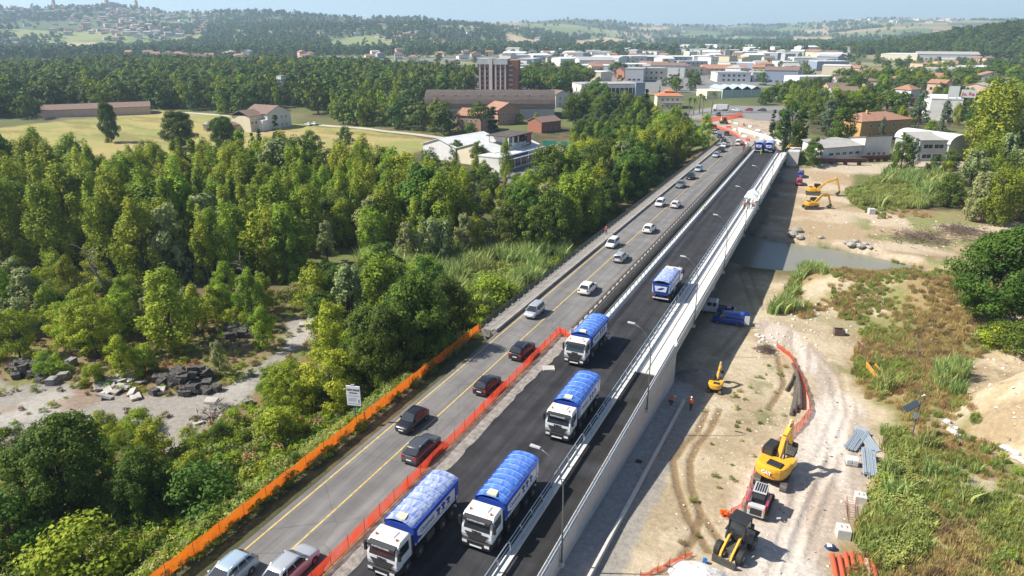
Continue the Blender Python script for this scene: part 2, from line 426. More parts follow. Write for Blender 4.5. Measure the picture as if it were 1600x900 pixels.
def ground_colour(x, y, z):
    r = np.hypot(x, y); az = np.arctan2(x, y)
    nA = fbm(x, y, 30, 31, 4); nB = fbm(x, y, 5, 41, 4); nC = fbm(x, y, 1.3, 51, 3)
    wx = x + (nB - 0.5) * 5; wy = y + (nB - 0.5) * 5 + (nC - 0.5) * 2
    def lerp(c, d, t): return c * (1 - t[..., None]) + np.array(d) * t[..., None]
    C = np.zeros(x.shape + (3,)) + np.array((0.075, 0.075, 0.035))          # wood floor, scrub
    C = lerp(C, (0.13, 0.15, 0.05), sstep(0.45, 0.6, nA))
    C = lerp(C, (0.16, 0.11, 0.06), sstep(0.5, 0.68, nB) * 0.7)
    # plain beyond: grass, yards and asphalt among the houses
    w = sstep(330, 480, r)
    P = np.zeros(C.shape) + np.array((0.10, 0.12, 0.05))
    P = lerp(P, (0.25, 0.22, 0.12), sstep(0.52, 0.6, fbm(x, y, 90, 61, 3)))
    P = lerp(P, (0.2, 0.195, 0.19), sstep(0.5, 0.56, fbm(x, y, 140, 65, 3)) * sstep(1900, 1500, r) * sstep(-0.75, -0.6, az) * sstep(-0.02, -0.10, az))
    C = C * (1 - w[..., None]) + P * w[..., None]
    # fields on the hills: cells of different crops
    gx = x + 160 * (fbm(x, y, 500, 71, 3) - 0.5) * 2; gy = y + 160 * (fbm(x, y, 500, 72, 3) - 0.5) * 2
    cs = 210.0
    ix = np.floor(gx / cs).astype(np.int64); iy = np.floor((gy + 55 * np.sin(gx / 300)) / (cs * 1.25)).astype(np.int64)
    hsh = _h(ix, iy, 5); hs2 = _h(ix, iy, 9); hsh = np.where(az < -0.75, hsh * 0.62, hsh * 0.84)
    F = np.zeros(C.shape) + np.array((0.085, 0.105, 0.04))
    F = np.where((hsh > 0.30)[..., None], np.array((0.15, 0.19, 0.07)), F)
    F = np.where((hsh > 0.52)[..., None], np.array((0.21, 0.23, 0.09)), F)
    F = np.where((hsh > 0.68)[..., None], np.array((0.33, 0.25, 0.14)), F)
    F = np.where((hsh > 0.85)[..., None], np.array((0.40, 0.31, 0.19)), F)
    F = F * (0.85 + 0.3 * hs2)[..., None]
    wh = sstep(1300, 1750, r)
    C = C * (1 - wh[..., None]) + F * wh[..., None]
    for P_, c_ in HFIELD: C = lerp(C, c_, in_poly(x, y, P_, 6.0))
    pz = in_poly(wx, wy, Z['plaza'], 2.0); C = lerp(C, (0.22, 0.215, 0.21), pz)
    # named places
    yf = in_poly(wx, wy, Z['field'], 2.0)
    C = lerp(C, (0.33, 0.285, 0.10), yf)
    C = lerp(C, (0.23, 0.25, 0.08), yf * sstep(0.46, 0.6, fbm(x, y, 16, 81, 4)) * 0.8)
    C = lerp(C, (0.20, 0.17, 0.06), yf * sstep(0.58, 0.68, fbm(x * 0.4, y * 2.0, 8, 83, 4)) * 0.7)
    C = lerp(C, (0.38, 0.29, 0.13), yf * sstep(0.54, 0.66, fbm(x * 0.5, y * 1.6, 18, 82, 4)) * 0.8)
    sc = in_poly(wx, wy, Z['scrub'], 2.5)
    C = lerp(C, (0.21, 0.16, 0.085), sc)
    C = lerp(C, (0.17, 0.17, 0.055), sc * sstep(0.48, 0.6, nB))
    C = lerp(C, (0.23, 0.11, 0.05), sc * sstep(0.56, 0.68, fbm(x, y, 7, 91, 3)))
    yd = in_poly(wx, wy, Z['yard'], 0.9)
    C = lerp(C, (0.285, 0.26, 0.225), yd)
    C = lerp(C, (0.25, 0.225, 0.195), yd * sstep(0.5, 0.66, fbm(x, y, 8, 95, 4)))
    C = lerp(C, (0.36, 0.335, 0.295), yd * sstep(0.52, 0.68, fbm(x, y, 9, 96, 4)))
    C = lerp(C, (0.23, 0.13, 0.065), yd * sstep(0.60, 0.70, fbm(x, y, 11, 97, 4)) * 0.5)
    # bank beside the old road
    bk = sstep(-43.5, -41, wx) * sstep(-38.0, -38.8, x) * sstep(74, 70, y)
    C = lerp(C, (0.12, 0.13, 0.05), bk * 0.7)
    # right-hand work site
    rs = sstep(-15, -14.6, x) * sstep(135, 128, wy) * sstep(60, 50, x)
    S = np.zeros(C.shape) + np.array((0.435, 0.355, 0.235))
    S = lerp(S, (0.36, 0.285, 0.18), sstep(0.48, 0.62, nB))
    S = lerp(S, (0.48, 0.40, 0.275), sstep(0.52, 0.66, fbm(x, y, 3.5, 101, 4)))
    S = lerp(S, (0.16, 0.17, 0.06), sstep(0.62, 0.70, fbm(x, y, 4, 103, 4)) * sstep(-8, -3, x) * 0.7)
    C = C * (1 - rs[..., None]) + S * rs[..., None]
    gs = sstep(-14.8, -14.5, x) * sstep(-11.4, -11.9, x + (nC - 0.5) * 0.3) * sstep(86, 80, wy)
    C = lerp(C, (0.37, 0.355, 0.33), gs)
    tr_ = sstep(-11.6, -11.3, x) * sstep(-9.4, -10.2, x + (nC - .5)) * sstep(84, 74, wy)
    C = lerp(C, (0.30, 0.275, 0.235), tr_)
    # wheel ruts of the site, worn earth
    for path in RUTS:
        d, _ = poly_dist(x, y, path)
        C = lerp(C, (0.22, 0.15, 0.08), sstep(0.45, 0.25, d) * (0.9 if path[0][0] < -1.0 and path[0][1] < 80 else 0.35))
    tk = in_poly(wx * 0.6 + x * 0.4, wy * 0.6 + y * 0.4, Z['track'], 0.8)
    T = np.zeros(C.shape) + np.array((0.51, 0.435, 0.36))
    T = lerp(T, (0.58, 0.52, 0.445), sstep(0.46, 0.6, fbm(x * 1.5, y * 0.35, 5, 111, 4)))
    T = lerp(T, (0.38, 0.31, 0.245), sstep(0.50, 0.62, fbm(x * 1.9, y * 0.22, 4, 113, 4)) * 0.9)
    C = C * (1 - tk[..., None]) + T * tk[..., None]
    rg = in_poly(wx, wy, Z['rgrass'], 1.0)
    G = np.zeros(C.shape) + np.array((0.20, 0.19, 0.075))
    G = lerp(G, (0.27, 0.20, 0.10), sstep(0.44, 0.56, nB)); G = lerp(G, (0.42, 0.35, 0.24), sstep(0.58, 0.68, fbm(x, y, 9, 121, 4)))
    C = C * (1 - rg[..., None]) + G * rg[..., None]
    rb = in_poly(wx, wy, Z['rbare'], 1.0)
    C = lerp(C, (0.40, 0.33, 0.22), rb * 0.5)
    mo = in_poly(wx * .5 + x * .5, wy * .5 + y * .5, Z['mound'], 0.7)
    M_ = np.zeros(C.shape) + np.array((0.42, 0.325, 0.20)); M_ = lerp(M_, (0.50, 0.405, 0.27), sstep(0.45, 0.6, nC)); M_ = lerp(M_, (0.33, 0.25, 0.15), sstep(0.52, 0.64, nB))
    C = C * (1 - mo[..., None]) + M_ * mo[..., None]
    sd = in_poly(wx, wy, Z['sand'], 1.5)
    S2 = np.zeros(C.shape) + np.array((0.36, 0.27, 0.165)); S2 = lerp(S2, (0.46, 0.375, 0.265), sstep(0.48, 0.6, fbm(x * .5, y * 1.3, 9, 131, 4)))
    S2 = lerp(S2, (0.26, 0.18, 0.10), sstep(0.56, 0.66, fbm(x * .6, y * 1.4, 14, 133, 4)) * sstep(0, 8, x)); S2 = lerp(S2, (0.22, 0.22, 0.09), sstep(0.6, 0.68, fbm(x, y, 7, 135, 4)) * sstep(4, 10, x))
    C = C * (1 - sd[..., None]) + S2 * sd[..., None]
    gg = in_poly(wx, wy, Z['rgreen'], 2)
    C = lerp(C, (0.15, 0.19, 0.06), gg * 0.85)
    ub = sstep(-30, -24, x) * sstep(-13, -15, x) * sstep(74, 77, y) * sstep(236, 230, y)
    C = lerp(C, (0.30, 0.25, 0.185), ub * 0.8)
    wy_ = in_poly(wx, wy, Z['workyard'], 1.5); C = lerp(C, (0.44, 0.37, 0.275), wy_)
    lt = in_poly(x, y, Z['lot'], 1.0)
    C = lerp(C, (0.215, 0.205, 0.195), lt)
    dt = in_poly(wx, wy, Z['dirt'], 1.5)
    C = lerp(C, (0.42, 0.33, 0.24), dt); C = lerp(C, (0.30, 0.26, 0.21), dt * sstep(0.5, 0.6, nB))
    # wet river margin
    wet = sstep(0.55, 0.0, np.abs(z - WATER_Z)) * (r < 400)
    C = C * (1 - 0.45 * wet[..., None])
    return np.clip(C, 0.01, 0.8)
def px_path(px): return np.array([at(a, b)[:2] for a, b in px])
RUTS = [px_path(p) for p in ([(1108, 862), (1075, 810), (1058, 760), (1052, 720), (1072, 690), (1090, 675), (1105, 640)], [(1290, 330), (1310, 350), (1350, 365), (1400, 378)], [(1275, 335), (1300, 356), (1345, 372), (1395, 388)], [(1170, 420), (1180, 450), (1195, 485)], [(1205, 900), (1225, 830), (1248, 770), (1285, 700), (1310, 640), (1300, 590), (1255, 540)], [(1225, 905), (1246, 835), (1270, 775), (1305, 705), (1328, 645), (1315, 590), (1268, 538)], [(1340, 400), (1380, 385), (1440, 380), (1520, 385)], [(1345, 410), (1390, 395), (1450, 390), (1520, 396)], [(1130, 560), (1150, 540), (1175, 512)], [(1115, 555), (1138, 533), (1160, 508)], [(1060, 880), (1085, 840), (1095, 805)], [(1200, 640), (1225, 600), (1215, 560)], [(1155, 425), (1166, 455), (1178, 490)], [(1240, 870), (1262, 800), (1290, 740), (1300, 690)], [(1265, 875), (1285, 805), (1310, 745), (1318, 700)], [(1125, 845), (1095, 800), (1080, 760), (1078, 720), (1090, 695), (1110, 672), (1125, 640)])]

def make_ground():
    a0 = np.concatenate([np.arange(-180, -85, 5.0), np.linspace(-85, 35, 780), np.arange(40, 180, 5.0)])
    az = np.radians(a0)
    rr = np.concatenate([[3, 8, 14], np.geomspace(18, 400, 330), np.geomspace(404, 9500, 200)])
    A, RR = np.meshgrid(az, rr, indexing='ij')
    X = RR * np.sin(A); Y = RR * np.cos(A)
    Zh = HT(X, Y)
    nA, nR = X.shape
    # ruts pressed into the earth
    for path in RUTS:
        d, _ = poly_dist(X, Y, path); Zh = Zh - 0.10 * sstep(0.5, 0.2, d)
    V = np.stack([X, Y, Zh], -1).reshape(-1, 3)
    V = np.vstack([V, [[0, 0, float(HT(0., 0.))]]])
    idx = np.arange(nA * nR).reshape(nA, nR)
    i2 = np.roll(idx, -1, axis=0)
    F = np.stack([idx[:, :-1], idx[:, 1:], i2[:, 1:], i2[:, :-1]], -1).reshape(-1, 4)[:, ::-1]
    me = mesh_np('ground', V, F, smooth=True)
    C = ground_colour(V[:, 0], V[:, 1], V[:, 2])
    ca = me.color_attributes.new('earth', 'FLOAT_COLOR', 'POINT')
    ca.data.foreach_set('color', np.hstack([C, np.ones((len(C), 1))]).astype(np.float32).ravel())
    m = bpy.data.materials.new('earth'); N, L = nodes_of(m); b = N['Principled BSDF']
    b.inputs['Roughness'].default_value = 0.95; b.inputs['Specular IOR Level'].default_value = 0.15
    at_ = N.new('ShaderNodeAttribute'); at_.attribute_name = 'earth'
    ge = N.new('ShaderNodeNewGeometry')
    n1 = N.new('ShaderNodeTexNoise'); n1.inputs['Scale'].default_value = 1.8; n1.inputs['Detail'].default_value = 8; n1.inputs['Roughness'].default_value = 0.75
    L.new(ge.outputs['Position'], n1.inputs['Vector'])
    mr = N.new('ShaderNodeMapRange'); mr.inputs[1].default_value = 0.3; mr.inputs[2].default_value = 0.7; mr.inputs[3].default_value = 0.70; mr.inputs[4].default_value = 1.22
    L.new(n1.outputs['Fac'], mr.inputs[0])
    mu = N.new('ShaderNodeVectorMath'); mu.operation = 'SCALE'
    L.new(at_.outputs['Color'], mu.inputs[0]); L.new(mr.outputs[0], mu.inputs['Scale']); L.new(mu.outputs[0], b.inputs['Base Color'])
    bp = N.new('ShaderNodeBump'); bp.inputs['Distance'].default_value = 0.16; bp.inputs['Strength'].default_value = 0.9
    L.new(n1.outputs['Fac'], bp.inputs['Height']); L.new(bp.outputs[0], b.inputs['Normal'])
    me.materials.append(m)
    o = bpy.data.objects.new('ground', me); COL.objects.link(o)
    tag(o, 'earth, fields and hills around the river', None, None, 'structure')
make_ground()

# ------------------------------------------------------------------ river
def make_river():
    m = bpy.data.materials.new('river_water'); N, L = nodes_of(m); b = N['Principled BSDF']
    b.inputs['Base Color'].default_value = (0.21, 0.205, 0.155, 1); b.inputs['Roughness'].default_value = 0.25; b.inputs['Specular IOR Level'].default_value = 0.35
    ge = N.new('ShaderNodeNewGeometry'); n1 = N.new('ShaderNodeTexNoise'); n1.inputs['Scale'].default_value = 0.9; n1.inputs['Detail'].default_value = 4
    mp = N.new('ShaderNodeVectorMath'); mp.operation = 'MULTIPLY'; mp.inputs[1].default_value = (0.6, 1.6, 1)
    L.new(ge.outputs['Position'], mp.inputs[0]); L.new(mp.outputs[0], n1.inputs['Vector'])
    bp = N.new('ShaderNodeBump'); bp.inputs['Distance'].default_value = 0.12; bp.inputs['Strength'].default_value = 0.5
    L.new(n1.outputs['Fac'], bp.inputs['Height']); L.new(bp.outputs[0], b.inputs['Normal'])
    Lp, Rp = [], []
    for i, p in enumerate(RIV):
        d = RIV[min(i + 1, len(RIV) - 1)] - RIV[max(i - 1, 0)]; d = d / np.linalg.norm(d); n = np.array([-d[1], d[0]])
        Lp.append(p + n * 24); Rp.append(p - n * 24)
    mb = MB()
    for i in range(len(RIV) - 1):
        mb.quad((*Rp[i], WATER_Z), (*Rp[i + 1], WATER_Z), (*Lp[i + 1], WATER_Z), (*Lp[i], WATER_Z))
    tag(mb.build('river', m), 'shallow grey-green river passing under both bridges', None, None, 'structure')
make_river()
# ------------------------------------------------------------------ roads and bridges
def asphalt_mat(name, c1, c2, streak, grit=0.10, patch=None):
    m = bpy.data.materials.new(name); N, L = nodes_of(m); MATS[name] = m; b = N['Principled BSDF']
    b.inputs['Roughness'].default_value = 0.85; b.inputs['Specular IOR Level'].default_value = 0.3
    ge = N.new('ShaderNodeNewGeometry')
    def noise(scale, vec, det=5, ro=0.6):
        v = N.new('ShaderNodeVectorMath'); v.operation = 'MULTIPLY'; v.inputs[1].default_value = vec
        L.new(ge.outputs['Position'], v.inputs[0])
        n = N.new('ShaderNodeTexNoise'); n.inputs['Scale'].default_value = scale; n.inputs['Detail'].default_value = det; n.inputs['Roughness'].default_value = ro
        L.new(v.outputs[0], n.inputs['Vector']); return n.outputs['Fac']
    def rng_(s, a, b_, lo, hi):
        r = N.new('ShaderNodeMapRange'); r.inputs[1].default_value = a; r.inputs[2].default_value = b_; r.inputs[3].default_value = lo; r.inputs[4].default_value = hi
        L.new(s, r.inputs[0]); return r.outputs[0]
    mx = N.new('ShaderNodeMix'); mx.data_type = 'RGBA'; mx.inputs[6].default_value = (*c1, 1); mx.inputs[7].default_value = (*c2, 1)
    L.new(rng_(noise(1.0, (1.1, 0.035, 1)), 0.36, 0.64, 0, 1), mx.inputs[0])
    def mul(col, s):
        v = N.new('ShaderNodeVectorMath'); v.operation = 'SCALE'; L.new(col, v.inputs[0]); L.new(s, v.inputs['Scale']); return v.outputs[0]
    c = mul(mx.outputs[2], rng_(noise(0.35, (1, 1, 1), 6), 0.35, 0.65, 1 - streak, 1 + streak))
    c = mul(c, rng_(noise(9.0, (1, 1, 1), 4, 0.8), 0.3, 0.7, 1 - grit, 1 + grit))
    if patch:   # thin repair seams across the lanes
        w = N.new('ShaderNodeTexVoronoi'); w.feature = 'DISTANCE_TO_EDGE'; w.inputs['Scale'].default_value = 0.16
        L.new(ge.outputs['Position'], w.inputs['Vector'])
        c = mul(c, rng_(w.outputs['Distance'], 0.0, 0.012, patch, 1.0))
    L.new(c, b.inputs['Base Color'])
    bp = N.new('ShaderNodeBump'); bp.inputs['Distance'].default_value = 0.01
    L.new(noise(30, (1, 1, 1), 2), bp.inputs['Height']); L.new(bp.outputs[0], b.inputs['Normal'])
    return m
M_OLD = asphalt_mat('worn_asphalt', (0.125, 0.120, 0.115), (0.185, 0.178, 0.168), 0.14, 0.12, 0.75)
M_NEW = asphalt_mat('fresh_asphalt', (0.018, 0.018, 0.020), (0.038, 0.038, 0.041), 0.30, 0.22)
M_BLK = asphalt_mat('base_course', (0.016, 0.0155, 0.016), (0.032, 0.030, 0.029), 0.28, 0.3)
M_CONC = mat('concrete', (0.50, 0.48, 0.44), 0.85, 0.10, 1.2, bump=0.01, bscale=8)
M_CONCL = mat('pale_new_concrete', (0.60, 0.585, 0.55), 0.85, 0.07, 0.8, bump=0.006, bscale=10)
M_CONCD = mat('weathered_concrete', (0.30, 0.275, 0.24), 0.9, 0.22, 0.8, bump=0.02, bscale=5)
M_BRK = mat('broken_road_edge', (0.25, 0.225, 0.195), 0.95, 0.4, 1.6, bump=0.06, bscale=4)
M_SOIL = mat('dark_soil', (0.085, 0.055, 0.040), 0.95, 0.35, 2.5, bump=0.08, bscale=6)
M_STEEL = mat('galvanised_steel', (0.50, 0.53, 0.55), 0.42, 0.08, 2, metal=0.85)
M_STEELP = mat('pale_zinc_rail', (0.36, 0.41, 0.45), 0.5, 0.1, 1.5, metal=0.4)
M_DKRAIL = mat('dark_painted_rail', (0.045, 0.055, 0.055), 0.6, 0.2, 2)
M_RUST = mat('weathering_steel', (0.13, 0.055, 0.03), 0.8, 0.3, 2, bump=0.005)
M_YEL = mat('yellow_road_paint', (0.50, 0.36, 0.10), 0.8, 0.38, 2.2)
M_WHT = mat('white_paint', (0.78, 0.78, 0.76), 0.6, 0.05, 2)
M_BLACK = mat('black_rubber', (0.018, 0.018, 0.018), 0.75, 0.2, 5)
M_KERB = mat('dark_kerb', (0.055, 0.055, 0.058), 0.9, 0.3, 1.5)
M_POST = mat('lamp_post_grey', (0.15, 0.16, 0.165), 0.5, 0.08, 2, metal=0.4)

def curve_end(x, y):
    """beyond the bridge the roads bend left"""
    t = max(0.0, y - 236)
    return x - 0.0052 * t * t, y
def strip(name, x0, x1, y0, y1, z, m, parent=None, step=None, bend=True, n=2):
    mb = MB(); ys = list(np.arange(y0, y1, step)) + [y1] if step else [y0, y1]
    rows = []
    for y in ys:
        rows.append([(*((curve_end(x0 + (x1 - x0) * k / (n - 1), y)) if bend else (x0 + (x1 - x0) * k / (n - 1), y)), z) for k in range(n)])
    return mb.loft(rows, caps=False, closed=False).build(name, m, parent)
def st(o, label): return tag(o, label, None, None, 'structure')

BR0, BR1 = 76.5, 238.0
old = st(strip('old_road', -36.1, -27.8, -40, 330, 0.0, M_OLD, step=8), 'worn grey two-lane road carrying the traffic')
strip('centre_line', -32.42, -32.28, -40, 290, 0.006, M_YEL, old, step=8)
strip('edge_line', -35.55, -35.40, -40, 118, 0.006, M_YEL, old, step=8)
strip('edge_line', -28.55, -28.42, -40, 76, 0.006, M_YEL, old, step=8)
new = st(strip('new_road', -26.9, -17.62, -40, BR0 - 4, 0.004, M_NEW), 'fresh black asphalt carriageway of the new road')
strip('new_road_surface', -24.15, -17.62, BR0 - 3.996, 262, 0.008, M_NEW, new, step=6)
for xs_ in (-23.6, -20.85): strip('paving_seam', xs_ - 0.035, xs_ + 0.035, -40, BR0 - 4, 0.0075, M_BLK, new)
strip('paving_seam', -20.9, -20.83, BR0 - 3.9, 240, 0.0115, M_BLK, new)
strip('joint_strip', -24.15, -17.62, BR0 - 5.6, BR0 - 4.0, 0.011, M_BLK, new)
# broken margin between the two roads
rnd = np.random.default_rng(5)
mb = MB(); rows = []
for y in np.arange(-40, 74.5, 0.6):
    e = -26.85 + 0.16 * (vnoise(y / 1.1, 0, 3) - 0.5) * 2 + 0.3 * float(sstep(58, 70, y))
    rows.append([(-28.35, y, 0.012), (-28.2, y, 0.10), (-27.7, y, 0.10 + 0.05 * float(vnoise(y / 0.9, 1, 4))), (-27.2, y, 0.05 + 0.05 * float(vnoise(y / 0.7, 2, 4))), (float(e), y, 0.012)])
st(mb.loft(rows, caps=False, closed=False).build('broken_verge', M_BRK), 'broken grey verge between old and new road')
mb = MB(); rows = []
for y in np.arange(-40, 71, 0.8):
    rows.append([(-36.12, y, 0.0), (-36.14, y, 0.13), (-36.42, y, 0.13), (-36.5, y, 0.03), (-37.2, y, 0.02 + 0.12 * float(vnoise(y, 3, 7))), (-38.0, y, 0.05 + 0.12 * float(vnoise(y, 5, 7))), (-39.2, y, -0.5)])
me = mb.mesh('soil_shoulder', M_SOIL); me.materials.append(M_KERB)
for p in me.polygons:
    if p.center.x > -36.5: p.material_index = 1
o = bpy.data.objects.new('soil_shoulder', me); COL.objects.link(o); st(o, 'dark soil shoulder and black kerb along old road')

# ---- kerb strip carrying the steel guardrail on the new road, right side
def guardrail(name, label, x, y0, y1, kw, side, step=2.0, bend=False, group=None, kerb_parent=True, h=1.05):
    t = thing(name, label, 'guardrail', (x, y0, 0), 0, group)
    mbk = MB(); mbk.box(-kw / 2, kw / 2, 0, y1 - y0, -0.2, 0.13); mbk.build('kerb', M_CONCL, t, bevel=0.015)
    post = MB(); post.box(-0.05, 0.05, -0.04, 0.04, 0.13, h); post.hexa([(-0.05, -0.03, h - 0.1), (0.05, -0.03, h - 0.1), (0.05, 0.03, h - 0.1), (-0.05, 0.03, h - 0.1), (-0.05 + 0.16 * side, -0.03, h + 0.18), (0.05 + 0.16 * side, -0.03, h + 0.18), (0.05 + 0.16 * side, 0.03, h + 0.18), (-0.05 + 0.16 * side, 0.03, h + 0.18)])
    pm = post.mesh('post', M_STEEL)
    foot = MB(); foot.box(-0.11, 0.11, -0.1, 0.1, 0.132, 0.17); fm = foot.mesh('base_plate', M_STEEL)
    spac = MB(); spac.box(min(0, -0.16 * side), max(0, -0.16 * side), -0.05, 0.05, 0.55, 0.75); sm = spac.mesh('spacer', M_STEEL)
    n = int((y1 - y0) / step)
    for i in range(n):
        p = inst('post', pm, t, (0, i * step + 0.4, 0))
        if y0 + i * step < 110:
            inst('base_plate', fm, p); inst('spacer', sm, p)
    L = y1 - y0
    w = MB(); xs = -side * 0.17
    prof = [(xs, 0.50), (xs - side * 0.04, 0.53), (xs - side * 0.04, 0.58), (xs + side * 0.03, 0.62), (xs + side * 0.03, 0.68), (xs - side * 0.04, 0.72), (xs - side * 0.04, 0.78), (xs, 0.82), (xs + side * 0.05, 0.82), (xs + side * 0.05, 0.50)]
    w.prism([(a, b) for a, b in prof], 'y', 0, L); w.build('beam', M_STEELP, t)
    u = MB(); u.tube([(side * 0.02, 0, h), (side * 0.02, L, h)], 0.04, 8); u.build('upper_rail', M_STEELP, t)
    u = MB(); u.tube([(side * 0.15, 0, h + 0.2), (side * 0.15, L, h + 0.2)], 0.042, 8); u.build('top_rail', M_STEELP, t)
    return t
guardrail('guardrail', 'steel guardrail on white kerb between asphalt and right walkway', -17.3, 14, 242, 0.62, -1)
guardrail('guardrail', 'steel guardrail on left edge of new bridge beside old parapet', -24.75, BR0 - 1, 242, 0.75, 1)

# ---- walkway, retaining wall, new bridge deck
wk = st(strip('walkway_base', -17.0, -14.35, 10, 69.0, 0.012, M_BLK), 'black base course of the unfinished walkway')
pt = MB(); rnd = random.Random(3)
for (y0, y1, a, b) in ((33.5, 36.5, -16.95, -15.0), (47.5, 50.3, -16.9, -14.7), (57, 60, -16.6, -14.8)):
    pt.quad((a, y0, 0.018), (b, y0 + 0.3, 0.018), (b, y1, 0.018), (a, y1 - 0.4, 0.018))
pt.build('fresh_patch', M_NEW, wk)
wall = thing('retaining_wall', 'tall pale concrete retaining wall along new road ramp', 'wall', (-14.2, 0, 0))
y = 10.0
i = 0
while y < BR0 + 0.5:
    y1 = min(y + 3.98, BR0 + 0.6)
    zb0, zb1 = float(HT(-13.6, y)) - 0.8, float(HT(-13.6, y1)) - 0.8
    w = MB(); w.hexa([(-0.16, y, zb0), (0.14, y, zb0), (0.14, y1, zb1), (-0.16, y1, zb1), (-0.16, y, 0.62), (0.14, y, 0.62), (0.14, y1, 0.62), (-0.16, y1, 0.62)])
    w.build('wall_panel', M_CONC, wall, bevel=0.015)
    y += 4.0
cp = MB(); cp.box(-0.24, 0.2, 10, BR0 + 0.6, 0.622, 0.74); cp.build('coping', M_CONCL, wall, bevel=0.015)
def parapet_panels(t, x, y0, y1, step=2.0, h0=0.74, h1=1.22):
    pm = MB(); pm.box(-0.03, 0.03, -0.03, 0.03, h0, h1 + 0.03); pmm = pm.mesh('panel_post', M_STEELP)
    q = MB(); q.box(-0.015, 0.015, 0.06, step - 0.06, h0 + 0.05, h1); qm = q.mesh('panel', MATS.get('panel') or mat('panel', (0.52, 0.56, 0.59), 0.4, 0.06, 1, metal=0.3))
    for i in range(int((y1 - y0) / step)):
        inst('panel_post', pmm, t, (x, y0 + i * step, 0)); inst('panel', qm, t, (x, y0 + i * step, 0))
parapet_panels(wall, 0, 12, BR0)
# gravel strip wall below
kw = thing('drain_kerb', 'long low concrete kerb wall at foot of retaining wall', 'kerb', (-11.75, 0, 0))
y = 24.0
while y < 72:
    z0, z1 = float(HT(-11.7, y)), float(HT(-11.7, y + 3))
    w = MB(); w.hexa([(-0.12, y, z0 - 0.6), (0.12, y, z0 - 0.6), (0.12, y + 2.97, z1 - 0.6), (-0.12, y + 2.97, z1 - 0.6), (-0.12, y, z0 + 0.5), (0.12, y, z0 + 0.5), (0.12, y + 2.97, z1 + 0.5), (-0.12, y + 2.97, z1 + 0.5)])
    w.build('kerb_block', M_CONC, kw, bevel=0.02); y += 3.0
dr = thing('drain_grate', 'square black drain opening in shaded gravel strip', 'drain', at(998, 722))
MB().box(-0.45, 0.45, -0.45, 0.45, -0.05, 0.07).build('frame', M_CONCD, dr); MB().box(-0.3, 0.3, -0.3, 0.3, 0.0, 0.078).build('opening', M_BLACK, dr)

nb = thing('new_bridge', 'new concrete bridge with wide white walkway and brown steel girders', 'bridge', (0, 0, 0))
MB().box(-25.2, -14.0, BR0 - 8, 240, -0.34, -0.012).build('deck_slab', M_CONC, nb)
WKY = BR0 - 7.6
wm = MB(); wm.box(-17.0, -14.35, WKY, 240, -0.01, 0.16); wm.build('walkway_slab', M_CONCL, nb)
sg = MB()
sg.box(-0.012, 0.012, 0, 240 - WKY, 0.161, 0.165)
mdk = mat('tar_groove', (0.12, 0.12, 0.12), 0.9)
for xx in (-16.35, -15.75): inst('groove', sg.mesh('groove', mdk), nb, (xx, WKY, 0), sc=(6, 1, 1))
y = BR0 + 0.6
fm = MB(); fm.box(-0.16, 0.12, 0, 3.97, -0.72, 0.58); fmm = fm.mesh('edge_beam', M_CONCL)
while y < 238:
    inst('edge_beam', fmm, nb, (-14.2, y, 0)); y += 4.0
parapet_panels(nb, -14.2, BR0 + 0.8, 239, 2.0, 0.58, 1.2)
for xg in (-23.5, -19.6, -15.9):
    g_ = MB(); g_.box(xg - 0.03, xg + 0.03, BR0, 238, -2.1, -0.36); g_.box(xg - 0.4, xg + 0.4, BR0, 238, -2.16, -2.10); g_.box(xg - 0.35, xg + 0.35, BR0, 238, -0.40, -0.345); g_.build('girder', M_RUST, nb)
stf = MB(); stf.box(-0.3, 0.3, -0.02, 0.02, -2.1, -0.4); sfm = stf.mesh('stiffener', M_RUST)
for y in np.arange(BR0 + 2, 140, 2.5): inst('stiffener', sfm, nb, (-15.72, y, 0))
MB().box(-25.0, -14.35, BR0 - 1.2, BR0 - 0.05, -8, -0.36).build('abutment', M_CONC, nb)
ab2 = MB(); ab2.box(-25.0, -12.0, 237.2, 241, -7, -0.36); ab2.box(-14.0, -10.6, 236, 246, -6.5, 1.1); ab2.build('far_abutment', M_CONC, nb)
for yp in (118, 178):
    p_ = MB(); p_.prism([(-24.2 + 0.8, yp - 0.8), (-23.4 + 1, yp - 1.1), (-16.8, yp - 1.1), (-16.0, yp - 0.8), (-16.0, yp + 0.8), (-16.8, yp + 1.1), (-22.4, yp + 1.1), (-23.4, yp + 0.8)], 'z', -10, -2.7)
    p_.box(-24.6, -14.9, yp - 1.1, yp + 1.1, -2.7, -2.17); p_.build('pier', M_CONC, nb, bevel=0.05)
# plastered curved wall at the far end
mbw = MB(); rows = []
for k in range(15):
    u_ = k / 14; yy = 240 + 52 * u_
    xx = -15.0 - 22 * u_ ** 1.9
    rows.append([(xx - 0.2, yy, -1), (xx + 0.25, yy, -1), (xx + 0.25, yy, 0.95), (xx - 0.2, yy, 0.95)])
cw = mbw.loft(rows).build('curved_wall', M_CONCL); tag(cw, 'white curved parapet wall at far end of new bridge', 'wall')

